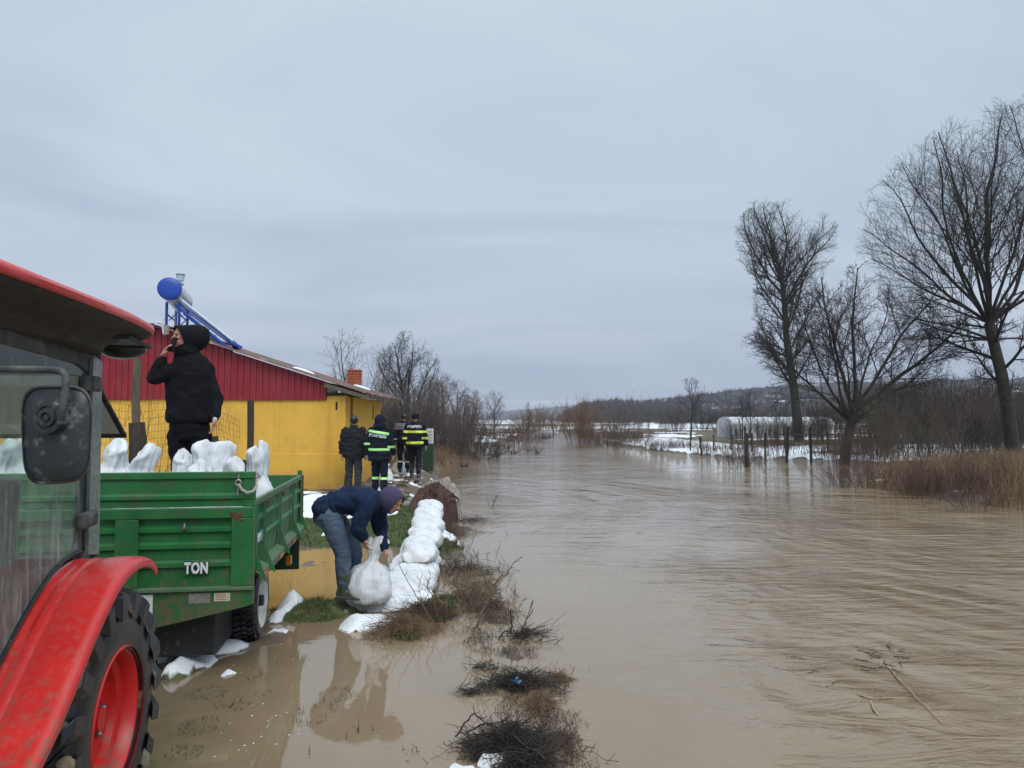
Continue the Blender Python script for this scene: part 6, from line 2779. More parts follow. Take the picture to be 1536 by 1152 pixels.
# watch
mb = MB()
wc = ws_l + Vector((.0, 0, -.004))
mb.tube([wc + Vector((0, 0, .012)), wc + Vector((0, 0, -.012))], [.036, .036], 16)
mb.build('watch_strap', M['bootblack'], pm, True)
mb = MB()
mb.lathe([(.020, 0), (.020, .008), (.016, .010), (0, .010)], wc + Vector((.016, -.033, 0)), (.45, -.9, 0), 18)
mb.build('watch_face', M['silver'], pm, True)
# phone: a thing of its own, held in the hand
ph = MB()
_l = Vector((.30, .05, 1)).normalized()
_n = Vector((-.45, -.9, .1))
_n = (_n - _l * _n.dot(_l)).normalized()
Rp = Matrix((_l.cross(_n), _l, _n)).transposed()
phc = P(259.5, 517, MY_ - .15)
ph.box((0, 0, 0), (.074, .150, .010), Rp)
phone = ph.build('phone', M['phone'], None, bevel=.003)
phone.location = phc
tag(phone, 'black smartphone held to the ear of the man on the trailer', 'phone')

# ---------------------------------------------------------------- man bending over a sandbag
BY = 7.9
rb_ = P(520, 632, BY)
gzb = 2 + (632 - 909) / FPX * BY
bp = empty('person', (rb_.x, BY, gzb))
tag(bp, 'stooping man in navy jacket, purple hood, jeans and green boots gripping a sandbag', 'person')
ob = bp.location.copy()


def b_(px, py, dy=0.0):
    return P(px, py, BY + dy) - ob


sdB = Vector((.05, 1, 0))
fB = Vector((.70, -.30, -.62)).normalized()
hb_ = b_(589, 752, -.02)
near_sh, far_sh = b_(549, 758, -.17), b_(566, 763, .20)
n_el, n_wr = b_(537, 792, -.24), b_(545, 809, -.18)
f_el, f_wr = b_(570, 794, .20), b_(577, 824, .10)
mb = MB()
upB = Vector((.62, -.1, .70))
R_b, gb_ = head(mb, hb_, fB, upB)
mb.limb(hb_ + Vector((-.05, .02, -.02)), b_(560, 754, .02), .055, .065)
torso(mb, [(b_(496, 772, .02), .15, .12), (b_(520, 756, .02), .15, .11), (b_(545, 754, .02), .17, .11), (b_(562, 756, .02), .10, .08)], sdB)
for (a, c, r0, r1) in ((near_sh, n_el, .05, .042), (n_el, n_wr, .042, .029), (far_sh, f_el, .05, .042), (f_el, f_wr, .042, .029)):
    mb.limb(a, c, r0, r1)
hand(mb, n_wr, Vector((.36, .10, -1)), Vector((.75, .5, -.2)), Vector((.6, -.9, .1)), .62, 1.05)
hand(mb, f_wr, Vector((.75, -.25, -.85)), Vector((-.55, -.2, -.8)), Vector((-.1, -1, .1)), .22, 1.05)
legs = [(b_(498, 778, -.09), b_(515, 829, -.10), b_(515, 884, -.06), b_(536, 900, -.09)),
        (b_(506, 780, .16), b_(532, 826, .22), b_(530, 876, .30), b_(549, 886, .26))]
for (hh, kk, aa, tt) in legs:
    mb.limb(hh, kk, .08, .058)
    mb.limb(kk, aa, .055, .04)
mesh_obj('body', remeshed(mb, .0068, 2, .4), M['skin'], bp)
mb = MB()
torso(mb, [(b_(478, 772, .02), .17, .10), (b_(483, 768, .02), .20, .135), (b_(492, 763, .02), .205, .15), (b_(505, 757, .02), .20, .15), (b_(522, 752, .02), .205, .15), (b_(540, 751, .02), .22, .15), (b_(555, 752, .02), .215, .135), (b_(566, 753, .02), .15, .11), (b_(574, 753, .02), .09, .09)], sdB)
mb.limb(near_sh, n_el, .105, .082, 16)
mb.limb(n_el, n_wr + Vector((0, 0, .02)), .08, .055, 16)
mb.limb(far_sh, f_el, .10, .078, 16)
mb.limb(f_el, f_wr + Vector((-.01, 0, .03)), .074, .050, 16)
jb = remeshed(mb, .011, 4)
wrinkle(jb, .018, 5.0, 5.3, (1.6, 1, 1))
wrinkle(jb, .007, 13.0, 8.3, (1.6, 1, 1))
mesh_obj('jacket', jb, M['navy'], bp)
# hood shell
mb = MB()
sdv = upB.cross(fB).normalized()
upn = fB.cross(sdv).normalized()
if upn.dot(upB) < 0:
    upn = -upn
cH = hb_ - fB * .01
rings = []
for (t_, w_, h_) in ((-.155, .02, .03), (-.145, .06, .065), (-.12, .092, .098), (-.07, .116, .126), (-.01, .118, .134), (.04, .108, .130), (.075, .094, .120), (.082, .086, .112), (.072, .080, .104), (.03, .09, .11)):
    rings.append((cH + fB * t_, sdv * w_, upn * h_))
for (c, sv, fv) in rings:
    for k in range(n_r):
        a = 2 * math.pi * k / n_r
        mb.v.append(c + sv * math.cos(a) + fv * math.sin(a))
for j in range(len(rings) - 1):
    for k in range(n_r):
        k2 = (k + 1) % n_r
        mb.f.append([j * n_r + k, j * n_r + k2, (j + 1) * n_r + k2, (j + 1) * n_r + k])
mb.f.append([k for k in range(n_r)])
hm = mb.mesh('hood')
hm.polygons.foreach_set('use_smooth', [True] * len(hm.polygons))
ho = link_mesh('hood', hm, M['purple'], bp)
so = ho.modifiers.new('s', 'SOLIDIFY')
so.thickness = .008
mb = MB()
mb.limb(b_(568, 752, .02), hb_ - fB * .02 + Vector((-.02, 0, -.02)), .095, .095, 16)
cm = remeshed(mb, .012, 3)
wrinkle(cm, .010, 12, 3.7)
mesh_obj('collar', cm, M['navy'], bp)
mb = MB()
torso(mb, [(b_(484, 786, .02), .15, .09), (b_(487, 778, .02), .19, .145), (b_(498, 768, .02), .19, .15), (b_(510, 760, .02), .17, .13)], sdB)
for i, (hh, kk, aa, tt) in enumerate(legs):
    mb.limb(hh + Vector((-.02, 0, 0)), kk, .122, .084, 16)
    mb.limb(kk, aa.lerp(kk, .18), .086, .068, 16)
jt = remeshed(mb, .011, 4)
wrinkle(jt, .010, 5.0, 2.2, (1, 1, 1.2))
wrinkle(jt, .005, 15.0, 6.2, (1, 1, 1.4))
mesh_obj('jeans', jt, M['jeans'], bp)
for (hh, kk, aa, tt) in legs:
    mb = MB()
    boot(mb, aa.lerp(kk, .42), aa, tt, .080, .058)
    bt = remeshed(mb, .009, 3)
    wrinkle(bt, .004, 14, 3)
    mesh_obj('boot', bt, M['boot'], bp)


# ---------------------------------------------------------------- people seen from behind
def walker(px, y, top, feet_z, label, kind, rz=0.0, stride=.12, arm=.10, H=1.76):
    x = P(px, 632, y).x
    ztop = 2 + (632 - top) / FPX * y
    s = (ztop - feet_z) / H
    r = empty('person', (x, y, feet_z), rz)
    r.scale = (s, s, s)
    tag(r, label, 'person')
    V3 = Vector
    sh = [V3((-.19, 0, 1.43)), V3((.19, 0, 1.43))]
    el = [V3((-.27, -.02 - arm * .2, 1.15)), V3((.27, -.02 + arm * .4, 1.15))]
    wr = [V3((-.285, .03 - arm, .90)), V3((.285, .06 + arm, .90))]
    hipz = .92
    lg = []
    for i, sx in enumerate((-1, 1)):
        sw = stride * (1 if i == 0 else -1)
        lg.append((V3((sx * .10, 0, hipz)), V3((sx * .11, sw * .7 + .03, .50)), V3((sx * .115, sw, .095)), V3((sx * .13, sw + .17, .02))))
    mb = MB()
    hc_ = V3((0, .02, 1.65))
    head(mb, hc_, (0, 1, -.1), (0, 0, 1))
    mb.limb((0, .0, 1.42), (0, .01, 1.58), .062, .058)
    torso(mb, [((0, 0, .9), .15, .11), ((0, 0, 1.1), .14, .10), ((0, 0, 1.35), .17, .11), ((0, 0, 1.46), .09, .08)], (1, 0, 0))
    for i in range(2):
        mb.limb(sh[i], el[i], .05, .042)
        mb.limb(el[i], wr[i], .042, .03)
        hand(mb, wr[i], (0, .05, -1), (1 if i == 0 else -1, .2, 0), (0, 1, 0), .4, 1.12, .08, .0105)
        mb.limb(lg[i][0], lg[i][1], .08, .055)
        mb.limb(lg[i][1], lg[i][2], .055, .04)
    mesh_obj('body', remeshed(mb, .010, 1, .4), M['skin'], r)
    jk = {'cap': M['charcoal'], 'ff': M['ffnavy'], 'ff2': M['ffnavy'], 'grey': M['ffnavy']}[kind]
    hem = {'cap': .80, 'ff': .76, 'ff2': .84, 'grey': .95}[kind]
    wd = {'cap': 1.10, 'ff': 1.08, 'ff2': 1.08, 'grey': 1.0}[kind]
    mb = MB()
    torso(mb, [((0, 0, hem), .225 * wd, .165 * wd), ((0, 0, hem + .05), .245 * wd, .175 * wd), ((0, 0, 1.10), .235 * wd, .165 * wd), ((0, 0, 1.28), .235 * wd, .16 * wd), ((0, 0, 1.40), .215 * wd, .145 * wd), ((0, 0, 1.47), .15 * wd, .11), ((0, 0, 1.52), .095, .085), ((0, 0, 1.56), .085, .08)], (1, 0, 0))
    for i in range(2):
        mb.limb(sh[i], el[i], .088 * wd, .075 * wd, 14)
        mb.limb(el[i], wr[i] + Vector((0, 0, .04)), .074 * wd, .058 * wd, 14)
    jm_ = remeshed(mb, .015, 3)
    sd = px * .37
    wrinkle(jm_, .017, 4.5, sd, (1, 1, 1.7))
    wrinkle(jm_, .007, 12, sd + 3, (1, 1, 1.7))
    mesh_obj('jacket', jm_, jk, r)
    tr_ = {'cap': M['dkjeans'], 'ff': M['ffnavy'], 'ff2': M['ffnavy'], 'grey': M['ffnavy']}[kind]
    mb = MB()
    torso(mb, [((0, 0, .80), .15, .13), ((0, 0, .90), .185, .145), ((0, 0, 1.0), .18, .14)], (1, 0, 0))
    for i in range(2):
        mb.limb(lg[i][0], lg[i][1], .112, .09, 14)
        mb.limb(lg[i][1], lg[i][2] + Vector((0, 0, .05)), .088, .078 if kind != 'ff2' else .06, 14)
    tm_ = remeshed(mb, .015, 3)
    wrinkle(tm_, .014, 6, sd, (1, 1, 1.8))
    mesh_obj('trousers', tm_, tr_, r)
    for i in range(2):
        mb = MB()
        if kind == 'ff2':
            boot(mb, lg[i][1].lerp(lg[i][2], .28), lg[i][2], lg[i][3], .078, .058)
        elif kind == 'grey':
            boot(mb, lg[i][1].lerp(lg[i][2], .6), lg[i][2], lg[i][3], .07, .055)
        else:
            boot(mb, lg[i][1].lerp(lg[i][2], .86), lg[i][2], lg[i][3], .06, .052)
        mesh_obj('boot', remeshed(mb, .013, 2), M['rboot'] if kind == 'ff2' else M['bootblack'], r)
    up = V3((0, 0, 1))

    def hband(z0, z1, mat, pred, src=jm_, nm='reflective_band', tilt=0.0):
        n0 = V3((tilt, 0, 1)).normalized()
        band_from(src, nm, mat, r, [((0, 0, z1), n0), ((0, 0, z0), -n0)], pred)
    trunk_p = lambda c: abs(c.x) < .262 - .0 * c.z and not (abs(c.x) > .235 and c.z < 1.25)
    arm_l = lambda c: c.x < -.20
    arm_r = lambda c: c.x > .20
    if kind == 'ff':
        mb = MB()
        mb.ell((0, .0, 1.665), (.125, .135, .155), None, 18, 12)
        mb.ell((0, -.03, 1.55), (.15, .12, .10), None, 18, 12)
        hm_ = remeshed(mb, .013, 3)
        wrinkle(hm_, .012, 9, 3, (1, 1, 1.5))
        mesh_obj('hood', hm_, M['ffnavy'], r)
        hband(1.375, 1.43, M['lime'], lambda c: abs(c.x) < .235 and c.y < .02, tilt=.16)
        hband(.99, 1.045, M['lime'], trunk_p)
        hband(1.12, 1.17, M['lime'], arm_l)
        hband(1.05, 1.10, M['lime'], arm_r)
        hband(.34, .395, M['lime'], lambda c: True, tm_)
        text_on(jm_, 'POMPIERI', .092, -.02, 1.325, M['silver'], 'lettering', r, -.12, 1.05, 1.0)
    elif kind == 'ff2':
        mb = MB()
        mb.lathe([(.0, .12), (.07, .115), (.098, .09), (.104, .04), (.104, -.01), (.09, -.03)], (0, .01, 1.655), (0, 0, 1), 20)
        mb.build('cap', M['ffnavy'], r, True)
        hband(1.235, 1.30, M['yel'], lambda c: abs(c.x) < .262)
        hband(.93, 1.0, M['yel'], trunk_p)
        hband(1.24, 1.30, M['yel'], lambda c: abs(c.x) > .262)
        hband(1.06, 1.12, M['yel'], lambda c: abs(c.x) > .20)
        text_on(jm_, 'POMPIERI', .105, .0, 1.405, M['silver'], 'lettering', r, .03, 1.05, .88)
    elif kind == 'grey':
        mb = MB()
        mb.lathe([(.0, .12), (.07, .115), (.1, .085), (.105, .03), (.1, -.02)], (0, .01, 1.655), (0, 0, 1), 20)
        mb.build('cap', M['bootblack'], r, True)
        band_from(jm_, 'shoulder_yoke', M['greycloth'], r, [((0, 0, 1.30), (0, 0, -1))], lambda c: c.z < 1.5)
        hband(.30, .345, M['silver'], lambda c: True, tm_)
        hband(1.0, 1.03, M['silver'], arm_l)
    else:
        mb = MB()
        mb.ell((0, .0, 1.69), (.098, .112, .105), None, 20, 12)
        mb.lathe([(.100, -.03), (.104, -.028), (.104, .012), (.100, .015)], (0, .0, 1.665), (0, 0, 1), 24)
        mb.build('knitted_cap', M['bootblack'], r, True)
        mb = MB()
        torso(mb, [((0, 0, 1.475), .125, .105), ((0, 0, 1.52), .10, .095), ((0, 0, 1.555), .09, .088)], (1, 0, 0))
        mesh_obj('collar', remeshed(mb, .014, 2), M['charcoal'], r)
    return r, s


zp = .43
capman, cs_ = walker(531, 16.9, 625, 2 + (632 - 738) / FPX * 16.9, 'man in black knitted cap and dark quilted jacket with a stick beside the yellow wall', 'cap', rad(3), .05, .02)
ff1, _s = walker(570, 16.6, 625, 2 + (632 - 741) / FPX * 16.6, 'hooded firefighter in navy with lime green bands beside the man with the stick', 'ff', rad(-4), .08, .06)
ff2, _s = walker(623, 20.6, 621, 2 + (632 - 716) / FPX * 20.6, 'firefighter in peaked cap with yellow bands and grey boots, right one of the far pair', 'ff2', rad(-3), .10, .08)
ffg, _s = walker(606, 21.6, 622, 2 + (632 - 708) / FPX * 21.6, 'uniformed man with grey shoulders, left one of the far pair', 'grey', rad(8), .10, .05)
# walking stick
mb = MB()
sa, sb_ = P(521, 694, 16.75), P(515, 738, 16.9)
mb.tube([sa, sb_], .013, 6)
mb.tube([sa + Vector((-.05, 0, .03)), sa + Vector((0, 0, .05)), sa + Vector((.04, 0, .02)), sa], .014, 6)
so_ = mb.build('walking_stick', M['darkwood'], None, True)
tag(so_, 'thin walking stick held by the man in the knitted cap', 'stick')

# ================================================================== SANDBAGS
def sweep(rings, n=36, pleat=None, seed=0, flat=None, amp=.012, scale=7):
    """rings: (center, side vec, up vec); returns mesh"""
    V = []
    m_ = len(rings)
    for j, (c, sv, uv) in enumerate(rings):
        for k in range(n):
            a = 2 * math.pi * k / n
            ca, sa_ = math.cos(a), math.sin(a)
            e_ = 2.6
            rr = (abs(ca) ** e_ + abs(sa_) ** e_) ** (-1 / e_)
            if pleat:
                rr *= 1 + pleat(j, k, a)
            V.append(c + sv * ca * rr + uv * sa_ * rr)
    F = []
    for j in range(m_ - 1):
        for k in range(n):
            k2 = (k + 1) % n
            F.append((j * n + k, j * n + k2, (j + 1) * n + k2, (j + 1) * n + k))
    me = bpy.data.meshes.new('sack')
    F.append(tuple(range(n))[::-1])
    F.append(tuple((m_ - 1) * n + k for k in range(n)))
    me.from_pydata([tuple(v) for v in V], [], F)
    me.update()
    wrinkle(me, amp, scale, seed * 3.7, (1, 1, 1))
    if flat is not None:
        for v in me.vertices:
            if v.co.z < flat:
                v.co.z = flat + (v.co.z - flat) * .12
    me.polygons.foreach_set('use_smooth', [True] * len(me.polygons))
    return me


def lerp_prof(prof, m_):
    t = np.linspace(0, 1, m_)
    xs_ = [p[0] for p in prof]
    return [(tt, *[float(np.interp(tt, xs_, [p[i] for p in prof])) for i in range(1, len(prof[0]))]) for tt in t]


def standing_sack(seed, h=.62, r=.22, flare=.13, tilt=(0, 0), ear=1.0, neck=.44):
    """tied sack: full body, gathered neck, flared top"""
    R = random.Random(seed)
    prof = [(0, .75, .75), (.03, .92, .92), (.12, 1.05, 1.03), (.28, 1.08, 1.05), (.42, .95, .92), (.54, .72, .66), (.62, neck * 1.25, neck), (.68, neck, neck * .85), (.74, neck * 1.1, neck * .8), (.82, .52, .34), (.90, .62, .30), (.96, .50, .20), (1.0, .22, .05)]
    rings = []
    npl = R.choice((9, 11, 13))
    ph = R.random() * 6
    L_ = lerp_prof(prof, 34)
    rot = R.random() * 3
    for (t, a, c) in L_:
        z = h * t
        x = tilt[0] * max(0, t - .55) ** 1.3 + .02 * math.sin(t * 5 + seed)
        y = tilt[1] * max(0, t - .55) ** 1.3
        ka, kc = a * r, c * r
        if t > .66:
            ka *= ear * flare / .13
        d = Vector((math.cos(rot), math.sin(rot), 0))
        e_ = Vector((-math.sin(rot), math.cos(rot), 0))
        zj = 0
        rings.append((Vector((x, y, z)), d * ka, e_ * kc))

    def pl(j, k, a):
        t = j / 33
        w = math.exp(-((t - .62) / .20) ** 2)
        return w * .16 * math.sin(npl * a + ph) + .05 * w * math.sin(npl * 2.3 * a + ph * 2)
    me = sweep(rings, 44, pl, seed, None, .016, 6)
    # ragged folded top
    for v in me.vertices:
        if v.co.z > h * .75:
            a = math.atan2(v.co.y, v.co.x)
            v.co.z += .05 * math.sin(a * 2 + seed) * (v.co.z / h - .75) * 4
    wrinkle(me, .006, 11, seed * 1.9)
    return me


def lying_sack(seed, L=.78, w=.23, h=.12):
    R = random.Random(seed)
    prof = [(0, .50, .05), (.03, .72, .14), (.10, .95, .62), (.22, 1.04, .96), (.45, 1.06, 1.06), (.65, .98, .98), (.76, .74, .80), (.83, .40, .50), (.87, .28, .34), (.91, .42, .26), (.96, .62, .16), (1.0, .58, .08)]
    rings = []
    ph = R.random() * 6
    bend = R.uniform(-.08, .08)
    for (t, a, c) in lerp_prof(prof, 34):
        x = (t - .47) * L
        drop = -.10 * max(0, t - .80) / .2 - .05 * max(0, .08 - t) / .08
        rings.append((Vector((x, bend * math.sin(t * 3), h * .85 + drop * .8)), Vector((0, 1, 0)) * a * w, Vector((0, 0, 1)) * c * h))

    def pl(j, k, a):
        t = j / 33
        q = math.exp(-((t - .84) / .12) ** 2)
        return q * .15 * math.sin(11 * a + ph) + .02 * math.sin(5 * a + t * 9)
    return sweep(rings, 36, pl, seed, 0.0, .014, 7)


SACK_L = [lying_sack(i) for i in range(5)]
wallA, wallB = Vector((-1.24, 8.95, 0)), Vector((-1.47, 13.9, 0))
R5 = random.Random(55)
nw = 9
wall_names = ['first sandbag of the row at the bending man end, bottom layer', 'white sandbag lying at the far end of the flood wall next to the earth mound']
k_i = 0
for layer in range(3):
    for i in range(nw):
        t_ = (i + (.5 if layer == 1 else .15 if layer == 2 else 0)) / (nw - 1)
        if layer >= 1 and (i == nw - 1 or (layer == 1 and i < 1)):
            continue
        if layer == 2:
            continue
        base = wallA.lerp(wallB, t_)
        offs = [(-.07, 0), (.12, .08)] if (layer == 0 and i < 5) else [(.03, 0)]
        for (ox, oy) in offs:
            x = base.x + ox + R5.uniform(-.025, .025)
            y = base.y + oy + R5.uniform(-.04, .04)
            z = max(ground_z(x, y), -.02) - .01 + layer * .20
            me = SACK_L[R5.randrange(5)]
            o = link_mesh('sandbag', me, M['sack'])
            o.location = (x, y, z)
            ang = math.pi / 2 + R5.uniform(-.16, .16) + (math.pi if (R5.random() < .3 and layer < 1) else 0)
            o.rotation_euler = (R5.uniform(-.06, .06), R5.uniform(-.08, .08), ang)
            s_ = R5.uniform(.92, 1.08)
            o.scale = (s_ * 1.12, s_ * (.86, .96, .84)[layer], s_ * (1.05, 1.12, 1)[layer])
            lay = ('bottom', 'middle', 'top')[layer]
            ORD = ('nearest', 'second', 'third', 'fourth', 'fifth', 'sixth', 'seventh', 'eighth', 'farthest')
            sd_ = '' if layer else (', house side' if ox < 0 else ', river side')
            tag(o, '%s sandbag from the stooping man in the %s layer of the wall%s' % (ORD[i], lay, sd_), 'sandbag', 'sandbags of the flood wall')
            k_i += 1
# ears hanging from the wall on the river side
# the bag being lowered
me = standing_sack(91, .72, .215, .12, (.14, 0), 1.0, .24)
o = link_mesh('sandbag', me, M['sack'])
o.location = (P(563, 0, 7.95).x, 7.98, .10)
o.rotation_euler = (0, rad(2), .5)
o.scale = (1.0, .95, .92)
tag(o, 'full white sandbag with twisted neck gripped by the stooping man', 'sandbag')
# a limp corner of the next bag on the ground
o = link_mesh('sandbag', SACK_L[2], M['sackdirty'])
o.location = (P(600, 0, 8.5).x, 8.55, 0.0)
o.rotation_euler = (0, 0, 2.2)
tag(o, 'white sandbag lying half in snow in front of the flood wall', 'sandbag')

# bags on the trailer -----------------------------------------------------
def on_trailer(px, y, top, seed, h, r, label, flare=.13, tilt=(0, 0), rz=0.0, ear=1.0):
    x = P(px, 632, y).x
    zt = 2 + (632 - top) / FPX * y
    me = standing_sack(seed, h, r, flare, tilt, ear)
    o = link_mesh('sandbag', me, M['sack'])
    o.location = (x, y, zt - h)
    o.rotation_euler = (0, 0, rz)
    tag(o, label, 'sandbag')
    return o


on_trailer(176, 6.9, 664, 1, .60, .24, 'round shouldered white sandbag showing behind the tractor cab edge', .16, (.1, 0))
on_trailer(213, 6.7, 672, 2, .60, .22, 'white sandbag with a pointed collar standing on the trailer near the cab', .14, (.22, 0), .4)
on_trailer(275, 6.8, 679, 3, .56, .20, 'small white sandbag tip in front of the left leg of the man on the trailer', .13, (-.02, 0), 1.1)
on_trailer(322, 6.75, 667, 4, .62, .23, 'tall white sandbag in front of the right leg of the man on the trailer', .20, (.12, 0), 2.0, 1.1)
on_trailer(350, 6.65, 690, 5, .55, .20, 'low white sandbag between the two tallest ones on the trailer', .12, (.05, 0), .2)
on_trailer(386, 7.3, 668, 6, .80, .165, 'tallest white sandbag with a wide flared top at the right edge of the load', .22, (.12, 0), .0, 1.25)
on_trailer(392, 7.9, 700, 7, .62, .18, 'white sandbag leaning behind the tallest one at the trailer side', .12, (-.1, 0), 1.0)
on_trailer(298, 6.55, 697, 8, .55, .22, 'half hidden white sandbag right behind the headboard', .1, (0, 0), .7)
on_trailer(38, 6.9, 652, 9, .62, .24, 'white sandbag seen through the tractor cab glass, left one', .15, (.1, 0), .3)
on_trailer(4, 6.75, 664, 10, .62, .24, 'white sandbag seen through the cab glass at the photo edge', .15, (.1, 0), .9)
on_trailer(100, 7.0, 660, 12, .62, .24, 'white sandbag hidden behind the mirror and the cab glass', .15, (-.1, 0), .9)
Rt = Matrix.Rotation(YAW, 3, 'Z')
for i in range(16):
    u = -.34 - .48 * (i % 4)
    v = .52 + (i // 4) * .60
    q = Rt @ Vector((u, v, 0)) + Vector(trailer.location)
    o = link_mesh('sandbag', SACK_L[i % 5], M['sack'])
    o.location = (q.x, q.y, .76 + .02 * (i % 2))
    o.scale = (.82, .9, 1.7)
    o.rotation_euler = (0, 0, YAW + rad(90) + .2 * math.sin(i * 3))
    tag(o, 'white sandbag lying in the lower layer on the trailer floor', 'sandbag', 'sandbags on the trailer floor')

# ================================================================== MOUND, RUBBLE, STUFF BY THE PATH
def heap(name, c, rx, ry, h, mat, seed, label, cat, rough=.35, kind=None, freq=2.5):
    n_, m_ = 56, 22
    V = []
    for j in range(m_ + 1):
        k = j / m_
        for i in range(n_):
            a = 2 * math.pi * i / n_
            ed = 1 + .30 * (mnoise.noise(Vector((math.cos(a) * 1.3 + seed, math.sin(a) * 1.3, 0))))
            x = rx * k * math.cos(a) * ed
            y = ry * k * math.sin(a) * ed
            z = h * (math.cos(min(1, k) * math.pi / 2) ** 1.1)
            z += rough * h * mnoise.fractal(Vector((x * freq + seed, y * freq, 1)), .9, 2.1, 5) * (1 - k ** 3)
            gz = ground_z(c[0] + x, c[1] + y) if k > .3 else c[2]
            zz = (z + c[2]) * (1 - sstep(.8, 1, k)) + (gz - .15) * sstep(.8, 1, k)
            V.append((x, y, float(zz) - c[2]))
    F = []
    for j in range(m_):
        for i in range(n_):
            i2 = (i + 1) % n_
            F.append((j * n_ + i, j * n_ + i2, (j + 1) * n_ + i2, (j + 1) * n_ + i))
    me = np_mesh(name, np.array(V), np.array(F))
    o = link_mesh(name, me, mat, None, True)
    o.location = c
    tag(o, label, cat, kind=kind)
    return o


mc = P(652, 740, 15.3)
mz = ground_z(mc.x, mc.y)
heap('earth_mound', (mc.x, 15.3, .28), .58, 1.4, .40, M['earth'], 3.3, 'heap of dark red brown earth at the river end of the path', 'earth mound', .42, None, 5.0)
rc = P(668, 700, 20.0)
heap('rubble_heap', (rc.x - .05, 18.9, .16), .62, 2.2, .28, M['rubble'], 8.1, 'pale heap of rubble and old snow on the bank behind the earth mound', 'rubble', .9, None, 4.2)
# stones and clods
R6 = random.Random(66)


def stone_mesh(seed):
    bm = bmesh.new()
    bmesh.ops.create_icosphere(bm, subdivisions=2, radius=1)
    for v in bm.verts:
        v.co *= 1 + .3 * mnoise.noise(v.co * 1.5 + Vector((seed * 3, 0, 0)))
        v.co.z *= .65
    me = bpy.data.meshes.new('stone')
    bm.to_mesh(me)
    bm.free()
    return me


STN = [stone_mesh(i) for i in range(4)]
for i in range(34):
    px = R6.uniform(598, 700)
    y = R6.uniform(14.2, 21)
    x = P(px, 632, y).x + R6.uniform(-.1, .1)
    if x > np.interp(y, XL_Y, XL_X) + .1:
        continue
    s = R6.uniform(.04, .13)
    o = link_mesh('stone', STN[i % 4], M['rubble'] if R6.random() < .5 else M['earth'], None, True)
    o.location = (x, y, ground_z(x, y) + s * .2)
    o.scale = (s, s * R6.uniform(.8, 1.3), s)
    o.rotation_euler = (0, 0, R6.random() * 6)
    tag(o, 'small stone lying around the earth mound and rubble', 'stone', 'stones around the earth mound')
# stones on the mound
mb = MB()
for i in range(260):
    a, k = R6.random() * 6.28, .82 * R6.random() ** .6
    x, y = mc.x + math.cos(a) * k * .60, 15.3 + math.sin(a) * k * 1.4
    z = .28 + .40 * math.cos(k * math.pi / 2) ** 1.1 - .005
    s = R6.uniform(.010, .032)
    mb.ell((x, y, max(z, ground_z(x, y))), (s, s * 1.2, s * .8), Matrix.Rotation(R6.random() * 3, 3, 'X'), 6, 4)
o = mb.build('earth_clods', M['earth'])
tag(o, 'loose clods of dark earth scattered over the soil heap', 'clods', kind='stuff')
# white gridded crate on dark green box
bx = P(647, 0, 26.0).x
cr = empty('storage_crate', (bx, 26, 0))
tag(cr, 'white gridded crate stacked on the dark green box behind the firefighters', 'crate')
z1, z2 = 2 + (632 - 665) / FPX * 26, 2 + (632 - 643) / FPX * 26
mb = MB()
mb.span((-.15, -.14, z1), (.15, .14, z2))
mb.build('crate_body', M['whiteplastic'], cr, bevel=.01)
mb = MB()
for k in range(1, 4):
    mb.span((-.15 + .3 * k / 4 - .006, -.152, z1), (-.15 + .3 * k / 4 + .006, -.142, z2))
for k in range(1, 5):
    zz = z1 + (z2 - z1) * k / 5
    mb.span((-.15, -.158, zz - .006), (.15, -.1525, zz + .006))
mb.build('grid', M['greyplastic'], cr)
db = MB()
db.span((-.19, -.18, 0), (.17, .18, z1 - .005 - .30))
dbo = db.build('box', M['darkgreen'], None, bevel=.02)
dbo.location = (bx, 26, .3)
tag(dbo, 'dark green box standing under the white gridded crate', 'box')
# white sack and loose rubbish beside the path
o = link_mesh('sandbag', standing_sack(33, .62, .2, .1), M['sack'])
o.location = (P(598, 0, 21).x, 21.9, .42)
tag(o, 'upright white sack behind the hooded firefighter', 'sack')
o = link_mesh('sandbag', standing_sack(35, .6, .2, .1), M['sackdirty'])
o.location = (P(584, 0, 19.6).x, 19.6, .40)
o.scale = (1, 1, .9)
tag(o, 'dirty white sack standing on the path right of the hooded firefighter', 'sack')
for i in range(16):
    px = R6.uniform(580, 614)
    y = R6.uniform(17.8, 20)
    x = P(px, 632, y).x
    mb = MB()
    mb.box((0, 0, 0), (R6.uniform(.12, .35), R6.uniform(.06, .14), .025))
    o = mb.build('board_scrap', M['wood'] if i % 2 else M['rubble'], None, bevel=.004)
    o.location = (x, y, ground_z(x, y) + .03 + .02 * (i % 3))
    o.rotation_euler = (R6.uniform(-.2, .2), R6.uniform(-.2, .2), R6.random() * 3)
    tag(o, 'scrap of board lying on the path by the firefighters', 'scrap', 'scraps on the path')
# stones at the foot of the wall behind the stick
for (px, py) in ((513, 708), (517, 712), (540, 716), (544, 708), (548, 722)):
    y = 17.2
    x = P(px, 632, y).x
    s = .10
    o = link_mesh('stone', STN[1], M['rubble'], None, True)
    o.location = (x, y, 2 + (632 - py) / FPX * y)
    o.location.z = ground_z(x, y) + .05
    o.scale = (s * 1.3, s, s)
    tag(o, 'pale stone at the foot of the yellow wall corner', 'stone', 'stones at the wall corner')

